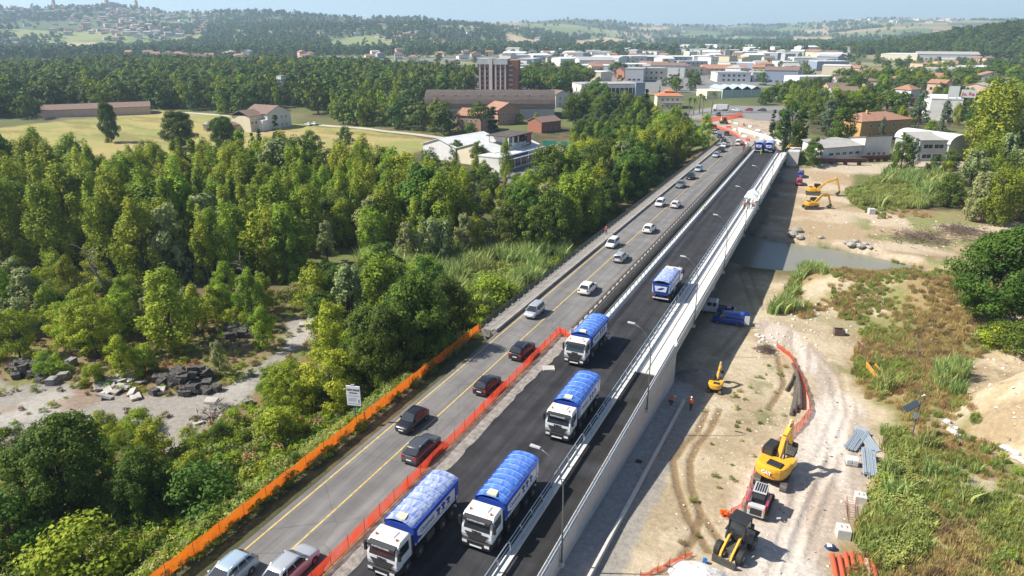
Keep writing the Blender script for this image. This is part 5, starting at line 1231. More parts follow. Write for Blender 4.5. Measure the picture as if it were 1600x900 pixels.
for i, (x, y, h) in enumerate(((1076, 178, 8), (1083, 180, 8), (1092, 178, 9.5), (1097, 181, 9), (1111, 180, 10.5))):
    palm(at(x, y), h, ['leftmost palm of five by the roundabout', 'second palm from left by the roundabout', 'middle palm of five by the roundabout', 'fourth palm from left by the roundabout', 'tallest rightmost palm by the roundabout'][i])

# ---- woods: scatter, then the largest in view become things, the rest one mass
def scatter_poly(px, spacing, seed, z=None):
    P = world_poly(px) if not isinstance(px, np.ndarray) else px
    g = np.random.default_rng(seed)
    x0, y0 = P.min(0); x1, y1 = P.max(0)
    nx, ny = int((x1 - x0) / spacing) + 1, int((y1 - y0) / spacing) + 1
    X, Y = np.meshgrid(np.arange(nx), np.arange(ny)); X = x0 + (X + g.uniform(-0.42, 0.42, X.shape) + 0.5 * (Y % 2)) * spacing; Y = y0 + (Y + g.uniform(-0.42, 0.42, Y.shape)) * spacing
    X, Y = X.ravel(), Y.ravel(); k = in_poly(X, Y, P) > 0.5
    X, Y = X[k], Y[k]
    px_, py_, d = project(X, Y, HT(X, Y)); v = (d > 5) & (px_ > -140) & (px_ < 1740) & (py_ < 1000)
    return np.stack([X[v], Y[v]], 1)
def clear(P, extra=1.0, road=True):
    k = np.ones(len(P), bool)
    for fx, fy, fr in FOOT: k &= np.hypot(P[:, 0] - fx, P[:, 1] - fy) > fr + extra
    if road: k &= ~((P[:, 0] > -41.5) & (P[:, 0] < -12) & (P[:, 1] < 262)) & ~((np.abs(P[:, 0] + 32 + 0.0052 * np.clip(P[:, 1] - 236, 0, 200) ** 2) < 9) & (P[:, 1] < 320))
    k &= in_poly(P[:, 0], P[:, 1], Z['lot']) < 0.5
    k &= in_poly(P[:, 0], P[:, 1], Z['dirt']) < 0.5
    return P[k]
def pick(keys, wts, n, g): return np.array(keys)[g.choice(len(keys), n, p=np.array(wts) / sum(wts))]
WOOD = []   # (x, y, key, height, kind of place)
def add_wood(P, keys, wts, hr, seed, place):
    g = np.random.default_rng(seed); ks = pick(keys, wts, len(P), g)
    nz = fbm(P[:, 0], P[:, 1], 30, seed, 3)
    for (x, y), k, n in zip(P, ks, nz):
        lo_, hi_ = (hr[0] * 0.55, min(hr[1] * 0.45, 3.8)) if 'bush' in k else hr
        WOOD.append((x, y, k, lo_ + (hi_ - lo_) * float(np.clip(n * 0.9 + g.uniform(-0.25, 0.35), 0, 1)), place))
add_wood(clear(scatter_poly([(-220, 290), (0, 287), (200, 296), (420, 298), (560, 290), (650, 296), (705, 330), (745, 378), (690, 392), (600, 398), (560, 420), (470, 445), (330, 452), (100, 432), (-220, 440)], 5.6, 21), 2.5),
         ['poplar', 'slim', 'oak', 'willow', 'lime'], [0.54, 0.30, 0.06, 0.04, 0.06], (8, 18), 21, 'riverside wood')
add_wood(clear(scatter_poly([(640, 296), (700, 268), (760, 276), (800, 292), (840, 300), (820, 335), (760, 345), (705, 330)], 6.0, 22), 2), ['oak', 'poplar', 'slim', 'lime'], [0.4, 0.3, 0.1, 0.2], (3.5, 7), 22, 'trees before the white halls')
add_wood(clear(scatter_poly([(840, 300), (900, 270), (960, 262), (1000, 250), (1050, 215), (1090, 200), (1100, 225), (1060, 262), (1000, 305), (955, 345), (900, 385), (840, 385), (800, 372), (815, 338)], 5.8, 23), 2), ['poplar', 'oak', 'slim', 'willow', 'lime'], [0.4, 0.3, 0.1, 0.1, 0.1], (8, 14), 23, 'trees along old bridge')
add_wood(clear(scatter_poly([(880, 245), (900, 205), (960, 195), (1010, 192), (1060, 192), (1095, 200), (1060, 215), (1000, 250), (940, 262)], 6.5, 24), 2), ['oak', 'poplar', 'cedar', 'lime'], [0.55, 0.25, 0.1, 0.1], (5, 9), 24, 'wood at far end of old bridge')
add_wood(clear(scatter_poly([(-240, 205), (0, 188), (66, 186), (70, 178), (240, 172), (330, 176), (380, 188), (400, 170), (470, 168), (500, 190), (640, 205), (705, 216), (712, 190), (670, 190), (660, 160), (745, 148), (742, 132), (600, 112), (400, 108), (190, 106), (60, 118), (-240, 122)], 9.5, 25), 2), ['farround', 'farpine', 'farpop', 'oak'], [0.42, 0.28, 0.25, 0.05], (9, 15), 25, 'wood beyond the yellow field')
add_wood(clear(scatter_poly([(806, 148), (830, 120), (900, 118), (935, 125), (905, 150), (860, 155)], 9, 26), 2), ['pine', 'farround'], [0.7, 0.3], (10, 14), 26, 'pines behind the warehouse')
add_wood(clear(scatter_poly([(1270, 215), (1262, 186), (1215, 165), (1250, 146), (1300, 142), (1330, 128), (1470, 112), (1550, 118), (1660, 125), (1660, 215), (1520, 200), (1440, 190), (1425, 205), (1340, 200), (1330, 218)], 11, 27), 3), ['oak', 'pine', 'cedar', 'cypress', 'lime', 'poplar'], [0.34, 0.2, 0.1, 0.1, 0.13, 0.13], (7, 13), 27, 'dark wood behind ochre house')
add_wood(clear(scatter_poly([(1515, 335), (1510, 250), (1530, 230), (1700, 235), (1700, 350), (1600, 340)], 9.5, 28), 1.5), ['poplar', 'oak', 'willow'], [0.4, 0.3, 0.3], (7, 13), 28, 'poplars on the far bank')
add_wood(clear(scatter_poly([(1390, 270), (1470, 262), (1515, 268), (1510, 318), (1450, 285)], 5, 29), 1.0), ['darkbush', 'bush', 'oak'], [0.5, 0.2, 0.3], (3, 6), 29, 'shrubs on the far bank')
add_wood(clear(scatter_poly([(1600, 500), (1640, 490), (1700, 500), (1700, 400), (1600, 430)], 7, 30), 1.0), ['oak', 'darkbush'], [0.6, 0.4], (5, 12), 30, 'trees by the grassy mound')
add_wood(clear(scatter_poly([(-120, 458), (120, 448), (330, 466), (440, 462), (480, 480), (440, 500), (380, 530), (250, 548), (120, 566), (-120, 575)], 4.6, 32), 2.0), ['lime', 'willow', 'bush', 'poplar', 'darkbush'], [0.34, 0.14, 0.24, 0.12, 0.16], (3.2, 8.0), 32, 'pale trees behind the yard')
add_wood(clear(scatter_poly([(-60, 700), (60, 690), (180, 655), (250, 672), (290, 700), (350, 668), (410, 620), (465, 580), (480, 660), (400, 745), (250, 800), (100, 760), (-60, 770)], 4.2, 36), 1.5), ['bush', 'darkbush', 'lime'], [0.45, 0.35, 0.2], (3, 5.5), 36, 'bushes below the yard')
add_wood(clear(scatter_poly([(480, 470), (560, 440), (640, 455), (700, 490), (690, 545), (640, 575), (540, 600), (500, 560), (500, 510)], 4.6, 33), 2.0), ['oak', 'lime', 'darkbush', 'bush'], [0.4, 0.2, 0.25, 0.15], (3, 8.5), 33, 'thicket between yard and road')
add_wood(clear(scatter_poly([(1175, 166), (1215, 146), (1300, 140), (1262, 168)], 10, 34), 2), ['oak', 'pine', 'lime', 'cypress'], [0.5, 0.2, 0.2, 0.1], (5, 9), 34, 'trees beside the far road')
add_wood(clear(scatter_poly([(884, 188), (890, 166), (990, 172), (1016, 190), (960, 198)], 7.5, 35), 2), ['oak', 'cedar', 'poplar', 'cypress'], [0.55, 0.2, 0.15, 0.1], (8, 13), 35, 'dark trees right of warehouse')
# town trees
P = scatter_poly([(745, 135), (840, 118), (960, 150), (1000, 165), (1200, 175), (1300, 150), (1560, 125), (1700, 110), (1700, 74), (1300, 70), (900, 70), (560, 72), (-150, 76), (-150, 112), (400, 104), (600, 108)], 17, 31)
dn = fbm(P[:, 0], P[:, 1], 160, 77, 3); rr_ = np.random.default_rng(31).uniform(size=len(P)); az_ = np.arctan2(P[:, 0], P[:, 1])
P = clear(P[rr_ < np.clip((dn - 0.42) * 2.6, 0.06, 0.7) * np.where((az_ > -0.72) & (az_ < -0.1), 0.85, 1.0) + 0.35 * (az_ < -0.8)], 4)
add_wood(P, ['farround', 'farpine', 'farpop', 'cypress'], [0.5, 0.35, 0.12, 0.03], (5, 10), 31, 'trees among the town roofs')
KIND_LABEL = {'poplar': 'leafy poplar', 'slim': 'slim upright poplar', 'oak': 'dark broadleaf tree', 'willow': 'silvery willow', 'lime': 'bright green young tree', 'pine': 'umbrella pine', 'cedar': 'dark conifer', 'cypress': 'narrow dark cypress', 'farround': 'round dark green tree', 'farpine': 'dark pine', 'farpop': 'pale green poplar', 'bush': 'bright green bush', 'darkbush': 'dark green bush'}
PLACE_LABEL = {'riverside wood': 'in dense riverside wood left of the bridge', 'trees before the white halls': 'in thicket before the white halls', 'trees along old bridge': 'along left side of old bridge', 'wood at far end of old bridge': 'in wood at far end of old bridge', 'wood beyond the yellow field': 'in wood beyond the yellow field', 'pines behind the warehouse': 'behind the barrel-roofed warehouse', 'dark wood behind ochre house': 'in wood behind ochre house', 'poplars on the far bank': 'in stand on far river bank', 'shrubs on the far bank': 'on far river bank', 'trees by the grassy mound': 'beside the grassy mound', 'trees among the town roofs': 'among the roofs of the town', 'pale trees behind the yard': 'behind the old yard', 'bushes below the yard': 'between yard and roadside bank', 'dark trees right of warehouse': 'in clump right of the warehouse', 'trees beside the far road': 'beside far road behind roundabout', 'thicket between yard and road': 'between yard and orange fence'}
_pp = project(np.array([q[0] for q in WOOD]), np.array([q[1] for q in WOOD]), HT(np.array([q[0] for q in WOOD]), np.array([q[1] for q in WOOD])))
WOOD = [(x, y, k, min(h, 5.0 if 1055 < a < 1130 and 176 < b < 232 else h), pl) for (x, y, k, h, pl), a, b in zip(WOOD, _pp[0], _pp[1])]
w = np.array([(x, y) for x, y, *_ in WOOD]); hz = HT(w[:, 0], w[:, 1]); hh = np.array([q[3] for q in WOOD])
px_, py_, dd = project(w[:, 0], w[:, 1], hz); size = hh / dd * ((px_ > -20) & (px_ < 1620))
# things: the largest trees that show in front
order = np.argsort(-size); single = set(order[:300].tolist())
gw = random.Random(4)
PL = np.array([q[4] for q in WOOD])
mass = {}
KEYS = [k for k in SPEC if SPEC[k][0][2]]; PROTO = [v[2] for k in KEYS for v in SPEC[k]]; OFF = {}
n_ = 0
for k in KEYS: OFF[k] = (n_, len(SPEC[k])); n_ += len(SPEC[k])
for i, (x, y, k, h, pl) in enumerate(WOOD):
    if i in single:
        hw = 'tall' if h > 14 else 'middling' if h > 11 else 'low'
        if pl == 'riverside wood':
            row = 'front edge' if py_[i] > 400 else 'second rank' if py_[i] > 368 else 'middle' if py_[i] > 338 else 'back'
            sec = 'below the long shed' if px_[i] < 190 else 'below the field oaks' if px_[i] < 330 else 'below the farmhouse' if px_[i] < 460 else 'left of the white halls' if px_[i] < 590 else 'above the reeds'
            lab_ = f'{hw} {KIND_LABEL[k]} at {row} of riverside wood, {sec}'
        else:
            mm_ = PL == pl; rk_ = float((py_[mm_] > py_[i]).mean()); rl_ = float((px_[mm_] < px_[i]).mean())
            lab_ = f'{hw} {KIND_LABEL[k]} {PLACE_LABEL[pl]}, {"near" if rk_ < 0.33 else "middle" if rk_ < 0.67 else "far"} part'
        tree_obj(k, lab_, (x, y, hz[i] - 0.1), h, f'{pl}, {KIND_LABEL[k]}{"es" if "bush" in k else "s"}', gw.uniform(0.85, 1.2), g=gw)
    else:
        mass.setdefault('woodland', []).append((x, y, hz[i] - 0.1, h / SPEC[k][0][3], gw.uniform(0, 6.28), OFF[k][0] + gw.randrange(OFF[k][1])))
# hill trees and hedges
def hill_trees(n, seed):
    g = np.random.default_rng(seed)
    az = g.uniform(_az(-60), _az(1660), n); r_ = np.exp(g.uniform(np.log(1250), np.log(5600), n))
    x, y = r_ * np.sin(az), r_ * np.cos(az); z = HT(x, y); px, py, d = project(x, y, z)
    dn = fbm(x, y, 420, 201, 4) + 0.25 * (fbm(x, y, 90, 205, 2) - 0.5)
    left = np.interp(px, [0, 420, 760, 900, 1600], [0.07, 0.08, 0.05, 0.05, 0.06])
    k = (g.uniform(size=n) < np.clip((dn - 0.47 + left) * 7, 0.03, 0.9)) & (py > 5) & (py < 96)
    k &= r_ < np.interp(az, AZT, SKY_T[:, 2]) * 1.04
    for P_, _ in HFIELD: k &= (in_poly(x, y, P_) < 0.5) | (g.uniform(size=n) < 0.02)
    return x[k], y[k], z[k]
x, y, z = hill_trees(30000, 9)
fx = np.array([f for f in FOOT if math.hypot(f[0], f[1]) > 1100])
near = np.zeros(len(x), bool)
for f in fx: near |= np.hypot(x - f[0], y - f[1]) < f[2] * 0.9
x, y, z = x[~near], y[~near], z[~near]
ks = [OFF['tiny'][0] + i % 3 for i in range(len(x))]
for a in zip(x, y, z - 0.5, rng.uniform(0.9, 1.7, len(x)), rng.uniform(0, 6.28, len(x)), ks): mass.setdefault('hill_woods', []).append(a)
hx, hy = 1450 * math.sin(_az(1650)), 1450 * math.cos(_az(1650)); g = np.random.default_rng(14)
for _ in range(2600):
    a_, r_ = g.uniform(0, 6.283), 330 * math.sqrt(g.uniform()); q = (hx + r_ * math.cos(a_), hy + r_ * math.sin(a_)); mass['hill_woods'].append((*q, float(HT(*q)) - 0.5, g.uniform(0.9, 1.4), g.uniform(0, 6), OFF['farround'][0] + int(g.integers(4))))
# orchard rows beyond the field
P0 = world_poly([(40, 146), (200, 146), (190, 132), (70, 128)])
g = np.random.default_rng(3); c0 = P0.mean(0)
u_ = np.array([0.35, 0.94]); v_ = np.array([0.94, -0.35])
for i in range(-16, 17):
    for j in range(-24, 25):
        q = c0 + v_ * i * 8.5 + u_ * j * 5
        if in_poly(q[:1], q[1:], P0)[0] > 0.5:
            mass['woodland'].append((q[0], q[1], float(HT(*q)), 1.35, g.uniform(0, 6), OFF['olive'][0] + g.integers(2)))
for name, lab in (('woodland', 'mass of trees further back in the woods and town'), ('hill_woods', 'far woods and hedges on the hills')):
    A = np.array(mass[name]); gn_scatter(name, lab, PROTO, A[:, :3], A[:, 3], A[:, 4], A[:, 5].astype(int))

# ---- ground cover
def cover(name, label, polys, seed):
    """polys: (pixel outline or world array, spacing, proto weights, scale range)"""
    PP, SS, II = [], [], []
    g = np.random.default_rng(seed)
    for px, sp, wts, sr in polys:
        P = scatter_poly(px, sp, seed); seed += 1
        if len(P) == 0: continue
        k = ~((P[:, 0] > -38.2) & (P[:, 0] < -14.3) & (P[:, 1] < 75)); P = P[k]
        if name == 'mound_grass': P = P[(fbm(P[:, 0], P[:, 1], 7, 17, 3) + 0.12 * g.uniform(-1, 1, len(P)) < 0.585) & (in_poly(P[:, 0], P[:, 1], Z['rbare']) < 0.5) & (in_poly(P[:, 0], P[:, 1], Z['mound']) < 0.5)]
        n = fbm(P[:, 0], P[:, 1], 9, seed + 3, 3); keys = list(wts); ww = np.array([wts[q] for q in keys], float); ww /= ww.sum()
        cum = np.cumsum(ww); nn = np.argsort(np.argsort(n)) / max(len(n), 1) * 0.55 + g.uniform(0, 0.45, len(n))
        idx = np.array(keys)[np.clip(np.searchsorted(cum, np.clip(nn, 0, 0.9999)), 0, len(keys) - 1)]
        PP.append(np.column_stack([P, HT(P[:, 0], P[:, 1])])); SS.append(g.uniform(*sr, len(P))); II.append(idx)
    P = np.vstack(PP)
    if name == 'yard_weeds':
        k = (in_poly(P[:, 0], P[:, 1], Z['yard']) < 0.5) | (g.uniform(size=len(P)) < 0.2); P = P[k]; SS = [np.concatenate(SS)[k]]; II = [np.concatenate(II)[k]]
    return gn_scatter(name, label, TUFT, P, np.concatenate(SS), g.uniform(0, 6.28, len(P)), np.concatenate(II))
bank = np.array([(-46, 14), (-38.4, 14), (-38.4, 72), (-46, 72)], float); bank2 = np.array([(-58, 12), (-45, 12), (-45, 74), (-56, 74)], float)
cover('bank_plants', 'dense green weeds on bank behind orange fence', [(bank, 0.75, {8: 3, 7: 4, 9: 2, 1: 2, 11: 0.6}, (0.7, 1.3)), (bank2, 1.0, {9: 3, 7: 3, 8: 3, 11: 1.4, 10: 0.6}, (0.8, 1.6))], 300)
cover('yard_weeds', 'dry weeds and low plants around the old yard', [([(-80, 545), (100, 520), (330, 485), (470, 470), (520, 500), (470, 600), (470, 660), (390, 740), (200, 830), (0, 830), (-80, 800)], 1.5, {11: 3, 10: 3, 8: 2.5, 7: 1.5, 2: 2, 9: 1.0}, (0.35, 0.95)),
      ([(-80, 470), (100, 455), (330, 465), (470, 455), (520, 480), (470, 470), (330, 485), (100, 520), (-80, 545)], 1.6, {9: 3, 11: 2, 7: 2, 8: 1}, (0.8, 1.8)), ([(-80, 800), (200, 815), (390, 745), (440, 700), (440, 760), (300, 860), (150, 930), (-80, 930)], 1.1, {9: 3, 7: 3, 8: 3, 11: 1.6}, (0.8, 1.8))], 310)
cover('reed_bed', 'pale green reed bed left of old bridge', [([(560, 425), (620, 402), (760, 395), (890, 398), (860, 428), (800, 470), (752, 505), (700, 492), (640, 462)], 1.0, {5: 1.0, 9: 2.2, 6: 2.0, 7: 4.0, 8: 2.4}, (0.85, 1.7)), ([(690, 480), (760, 505), (742, 520), (690, 540)], 1.2, {8: 3, 9: 2, 7: 2}, (1, 2.2))], 320)
cover('mound_grass', 'green and dry grass on mound and slope at right', [(Z['rgrass'], 0.66, {11: 1.2, 3: 2.2, 4: 1.2, 2: 5.2, 0: 3.8, 8: 0.5, 1: 1.6, 7: 1.0}, (0.4, 0.9)), ([(1205, 492), (1235, 450), (1275, 418), (1290, 430), (1270, 480)], 0.9, {5: 3, 6: 3, 1: 2}, (0.6, 1.0)),
      ([(1350, 640), (1390, 700), (1360, 780), (1345, 850), (1380, 900), (1450, 860), (1440, 760), (1420, 680), (1380, 610)], 0.7, {1: 3, 7: 3, 6: 0.6, 8: 1}, (0.8, 1.3)), ([(1500, 640), (1460, 600), (1480, 560), (1510, 570)], 0.9, {6: 2, 5: 1, 1: 3}, (0.6, 1.0)), ([(1440, 690), (1600, 770), (1640, 850), (1560, 830), (1440, 760)], 0.8, {6: 2, 1: 3, 7: 2}, (0.5, 0.9))], 330)
cover('bank_grass', 'green grass and reeds on far river bank', [(Z['rgreen'], 1.2, {5: 1, 6: 1.5, 1: 3, 7: 3, 2: 1}, (0.9, 1.6)), ([(1420, 300), (1520, 330), (1600, 345), (1600, 335), (1500, 300)], 1.8, {2: 3, 1: 2, 3: 2}, (0.8, 1.4)), ([(1330, 322), (1440, 326), (1460, 340), (1380, 345)], 2.2, {2: 2, 1: 2}, (0.6, 1.1))], 340)
cover('site_weeds', 'sparse green weeds on bare earth of the site', [([(1110, 690), (1150, 600), (1210, 560), (1245, 580), (1255, 650), (1200, 690), (1160, 740), (1110, 840), (1060, 860)], 2.6, {0: 2, 7: 2, 2: 1.5, 8: 1}, (0.25, 0.6))], 350)

# gravel of the site, too small to count
peb = []
for i in range(4):
    rg = np.random.default_rng(60 + i); v = rg.normal(size=(10, 3)); v /= np.linalg.norm(v, axis=1, keepdims=True); v *= np.array([1, 0.8, 0.55])
    import bmesh
    bm = bmesh.new(); [bm.verts.new(p) for p in v]; bmesh.ops.convex_hull(bm, input=bm.verts); me = bpy.data.meshes.new('pebble'); bm.to_mesh(me); bm.free()
    me.materials.append(mat('pebble_pale', (0.55, 0.50, 0.42), 0.9, 0.15, 2, rand=0.25) if i < 3 else mat('pebble_dark', (0.25, 0.20, 0.14), 0.9, 0.15, 2, rand=0.25)); peb.append(me)
PP = []
for px, sp in ((Z['track'], 0.55), ([(1010, 930), (1060, 760), (1090, 660), (1130, 590), (1190, 520), (1250, 580), (1255, 650), (1170, 740), (1110, 860), (1060, 930)], 0.5), (Z['mound'], 0.55), (Z['sand'], 1.3), ([(1240, 505), (1290, 470), (1340, 510), (1350, 560), (1325, 560)], 0.45)):
    P = scatter_poly(px, sp, 71); nz = fbm(P[:, 0], P[:, 1], 3, 73, 3); P = P[nz + 0.25 * np.random.default_rng(1).uniform(-1, 1, len(P)) > 0.5]; PP.append(P[::2])
P = np.vstack(PP); g = np.random.default_rng(9); d_ = np.hypot(P[:, 0], P[:, 1])
gn_scatter('gravel', 'loose stones and clods on the bare earth of the site', peb, np.column_stack([P, HT(P[:, 0], P[:, 1])]), (0.05 + 0.16 * g.uniform(0, 1, len(P)) ** 3) * np.where(d_ > 130, 2.2, 1) * np.where(in_poly(P[:, 0], P[:, 1], Z['mound']) > 0.5, 1.6, 1), g.uniform(0, 6.28, len(P)), g.integers(0, 4, len(P)))
# ------------------------------------------------------------------ vehicles
def paint(name, c, rough=0.3, metal=0.0): return mat('paint_' + name, c, rough, 0.03, 1.0, metal=metal, coat=0.5)
PAINT = {'white': paint('white', (0.72, 0.72, 0.70)), 'black': paint('black', (0.012, 0.012, 0.014)), 'silver': paint('silver', (0.48, 0.49, 0.50), 0.35, 0.4), 'grey': paint('dark_grey', (0.06, 0.065, 0.07)), 'blue': paint('dark_blue', (0.015, 0.03, 0.10)), 'lightblue': paint('light_blue', (0.38, 0.48, 0.55), 0.35, 0.3), 'red': paint('red', (0.30, 0.02, 0.02)), 'green': paint('grey_green', (0.13, 0.15, 0.15)), 'cobalt': paint('cobalt', (0.02, 0.06, 0.34)), 'yellow': paint('machine_yellow', (0.68, 0.36, 0.02), 0.45), 'carmine': paint('carmine', (0.33, 0.02, 0.06), 0.45)}
M_AUTOG = mat('vehicle_glass', (0.02, 0.025, 0.03), 0.06, 0.05, 1, spec=0.8)
M_RIM = mat('alloy_rim', (0.38, 0.39, 0.40), 0.35, 0.1, 4, metal=0.7)
M_TRIM = mat('black_plastic', (0.02, 0.02, 0.021), 0.6, 0.1, 3)
M_LAMPW = mat('headlamp', (0.7, 0.7, 0.68), 0.12)
M_LAMPR = mat('tail_lamp', (0.35, 0.015, 0.015), 0.2)
M_ORNG = mat('orange_plastic', (0.75, 0.17, 0.02), 0.5)
M_CHASS = mat('chassis_grey', (0.06, 0.056, 0.05), 0.8, 0.35, 3)
_wheel = {}
def wheel_mesh(r, w):
    k = (r, w)
    if k not in _wheel:
        t = MB(); n = 18
        prof = [(-w / 2, r * 0.60), (-w / 2, r * 0.93), (-w * 0.38, r), (w * 0.38, r), (w / 2, r * 0.93), (w / 2, r * 0.60)]
        rings = [[(x, q * math.cos(6.28318 * i / n), q * math.sin(6.28318 * i / n)) for i in range(n)] for x, q in prof]
        t.loft(rings, caps=True)
        rm = MB(); prof = [(-w * 0.52, r * 0.2), (-w * 0.47, r * 0.56), (-w * 0.515, r * 0.62), (w * 0.515, r * 0.62), (w * 0.47, r * 0.56), (w * 0.52, r * 0.2)]
        rm.loft([[(x, q * math.cos(6.28318 * i / n), q * math.sin(6.28318 * i / n)) for i in range(n)] for x, q in prof], caps=True)
        _wheel[k] = (t.mesh('tyre', M_BLACK, False), rm.mesh('rim', M_RIM, False))
    return _wheel[k]
def wheel(parent, x, y, r, w):
    tm, rm = wheel_mesh(r, w)
    e = bpy.data.objects.new('wheel', tm); COL.objects.link(e); e.parent = parent; e.location = (x, y, r)
    inst('rim', rm, e)
STY = {  # length, width, height, belt, stations (y fraction, top z fraction of belt), glass base/top y fractions
 'hatch': (4.0, 1.74, 1.48, 0.95, -0.48, -0.31, 0.04, 0.25, 0.29), 'suv': (4.4, 1.86, 1.62, 1.06, -0.48, -0.33, 0.05, 0.23, 0.27), 'wagon': (4.5, 1.78, 1.46, 0.93, -0.49, -0.42, 0.06, 0.22, 0.26),
 'mpv': (3.9, 1.70, 1.62, 0.98, -0.495, -0.44, 0.14, 0.34, 0.36), 'van': (4.7, 1.85, 1.95, 1.15, -0.498, -0.47, 0.20, 0.37, 0.39), 'sedan': (4.5, 1.8, 1.44, 0.94, -0.36, -0.20, 0.06, 0.24, 0.27)}
def car(style, col, label, pos, rz, rails=False, group=None, name='car', cat='car', lodfar=False, plate=True):
    L, W, H, B, g0, g1, g2, g3, hd = STY[style]
    t = thing(name, label, cat, pos, rz, group); P_ = PAINT[col]; w = W / 2
    # lower body
    ys = [(-0.5, 0.80, 0.62 * B, 0.40), (-0.49, 0.90, 0.80 * B, 0.30), (-0.47, 0.955, 0.97 * B, 0.24), (-0.36, 1, B, 0.2), (-0.15, 1, B, 0.2), (0.1, 1, B * 0.985, 0.2), (hd - 0.04, 0.99, B * 0.96, 0.2), (0.38, 0.965, B * 0.86, 0.2), (0.45, 0.91, B * 0.78, 0.22), (0.485, 0.82, B * 0.68, 0.28), (0.5, 0.66, B * 0.58, 0.36)]
    if style in ('van',): ys[-5] = (hd - 0.02, 0.99, B * 0.97, 0.2)
    rings = []
    for (yf, wf, zt, zb) in ys:
        a = w * wf; y = yf * L
        half = [(a * 0.86, zb), (a * 0.98, zb + 0.10), (a, zb + (zt - zb) * 0.45), (a * 0.985, zb + (zt - zb) * 0.75), (a * 0.93, zt - 0.03), (a * 0.80, zt + 0.015), (a * 0.3, zt + 0.03)]
        rings.append([(x, y, z) for x, z in half] + [(-x, y, z) for x, z in half[::-1]])
    MB().loft(rings).build('body', P_, t, smooth=True)
    # greenhouse: body-coloured frame, glass panes set on it
    yb0, yt0, yt1, yb1 = g0 * L, g1 * L, g2 * L, g3 * L
    def ring(f, z, ins=0):
        y0 = yb0 + (yt0 - yb0) * f; y1 = yb1 + (yt1 - yb1) * f; a = w * (0.93 - 0.22 * f); k = 0.16
        return [(-a + ins, y0 + k + ins, z), (-a + k + ins, y0 + ins, z), (a - k - ins, y0 + ins, z), (a - ins, y0 + k + ins, z), (a - ins, y1 - k - ins, z), (a - k - ins, y1 - ins, z), (-a + k + ins, y1 - ins, z), (-a + ins, y1 - k - ins, z)]
    MB().loft([ring(0, B - 0.02), ring(0.5, (B + H) / 2 - 0.02), ring(0.86, H - 0.075), ring(0.95, H - 0.035, 0.03), ring(0.99, H - 0.008, 0.11), ring(1.0, H + 0.012, 0.30)]).build('cabin', P_, t, smooth=True)
    def fp(side, u, f, off=0.014):
        y0 = yb0 + (yt0 - yb0) * f; y1 = yb1 + (yt1 - yb1) * f; a = w * (0.93 - 0.22 * f)
        z = B - 0.02 + (H - 0.075 - B + 0.02) * f / 0.86
        if side in 'lr': s = -1 if side == 'l' else 1; return (s * (a + off), y0 + (y1 - y0) * u, z)
        if side == 'f': return ((u - 0.5) * 2 * (a - 0.06), y1 + off, z)
        return ((u - 0.5) * 2 * (a - 0.06), y0 - off, z)
    def pane(nm, side, u0, u1, f0, f1, sh=0.0):
        MB().quad(fp(side, u0, f0), fp(side, u1, f0), fp(side, u1 - sh, f1), fp(side, u0 + sh, f1)).build(nm, M_AUTOG, t)
    pane('windscreen', 'f', 0.03, 0.97, 0.06, 0.84, 0.03); pane('rear_window', 'b', 0.06, 0.94, 0.14, 0.8, 0.04)
    for s in 'lr':
        if style == 'van':
            pane('side_window', s, 0.70, 0.93, 0.10, 0.82)
        else:
            pane('side_window', s, 0.06, 0.24, 0.12, 0.78); pane('side_window', s, 0.27, 0.55, 0.08, 0.80); pane('side_window', s, 0.58, 0.92, 0.08, 0.80)
    for (x, y) in ((w - 0.12, 0.31 * L), (-w + 0.12, 0.31 * L), (w - 0.12, -0.30 * L), (-w + 0.12, -0.30 * L)): wheel(t, x, y, 0.33 if style != 'suv' else 0.36, 0.24)
    for s in (-1, 1):
        MB().hexa([(s * w * 0.50, 0.487 * L, B * 0.50), (s * w * 0.80, 0.470 * L, B * 0.52), (s * w * 0.84, 0.445 * L, B * 0.52), (s * w * 0.50, 0.46 * L, B * 0.5), (s * w * 0.52, 0.484 * L, B * 0.66), (s * w * 0.82, 0.462 * L, B * 0.70), (s * w * 0.87, 0.42 * L, B * 0.74), (s * w * 0.5, 0.46 * L, B * 0.68)]).build('headlight', M_LAMPW, t)
        MB().box(s * w * 0.70 - 0.13, s * w * 0.70 + 0.13, -0.4975 * L, -0.47 * L, B * 0.66, B * 0.92).build('tail_light', M_LAMPR, t)
        MB().box(s * (w + 0.02) - 0.08 + 0.04 * s, s * (w + 0.02) + 0.08 + 0.04 * s, g3 * L - 0.52, g3 * L - 0.36, B - 0.02, B + 0.14).build('wing_mirror', P_ if col != 'white' else M_TRIM, t, bevel=0.02)
    MB().box(-w * 0.62, w * 0.62, 0.462 * L, 0.501 * L, 0.24, 0.42).build('front_grille', M_TRIM, t)
    MB().box(-w * 0.84, w * 0.84, -0.502 * L, -0.46 * L, 0.24, 0.42).build('rear_bumper', M_TRIM, t, bevel=0.02)
    MB().box(-0.26, 0.26, 0.498 * L, 0.5025 * L, 0.43, 0.54).build('number_plate', M_WHT, t); MB().box(-0.26, 0.26, -0.503 * L, -0.499 * L, 0.55, 0.66).build('number_plate', M_WHT, t)
    if rails:
        for s in (-1, 1): MB().tube([(s * w * 0.66, yt0 + 0.15, H - 0.03), (s * w * 0.66, yt0 + 0.3, H + 0.04), (s * w * 0.66, yt1 - 0.3, H + 0.04), (s * w * 0.66, yt1 - 0.1, H - 0.03)], 0.025, 6).build('roof_rail', M_STEEL, t)
    return t
def on_road(px, py, x=None):
    p = atz(px, py, 0.0); return (x if x is not None else p[0], p[1], 0.008)
TOW, AWY = math.pi, 0.0
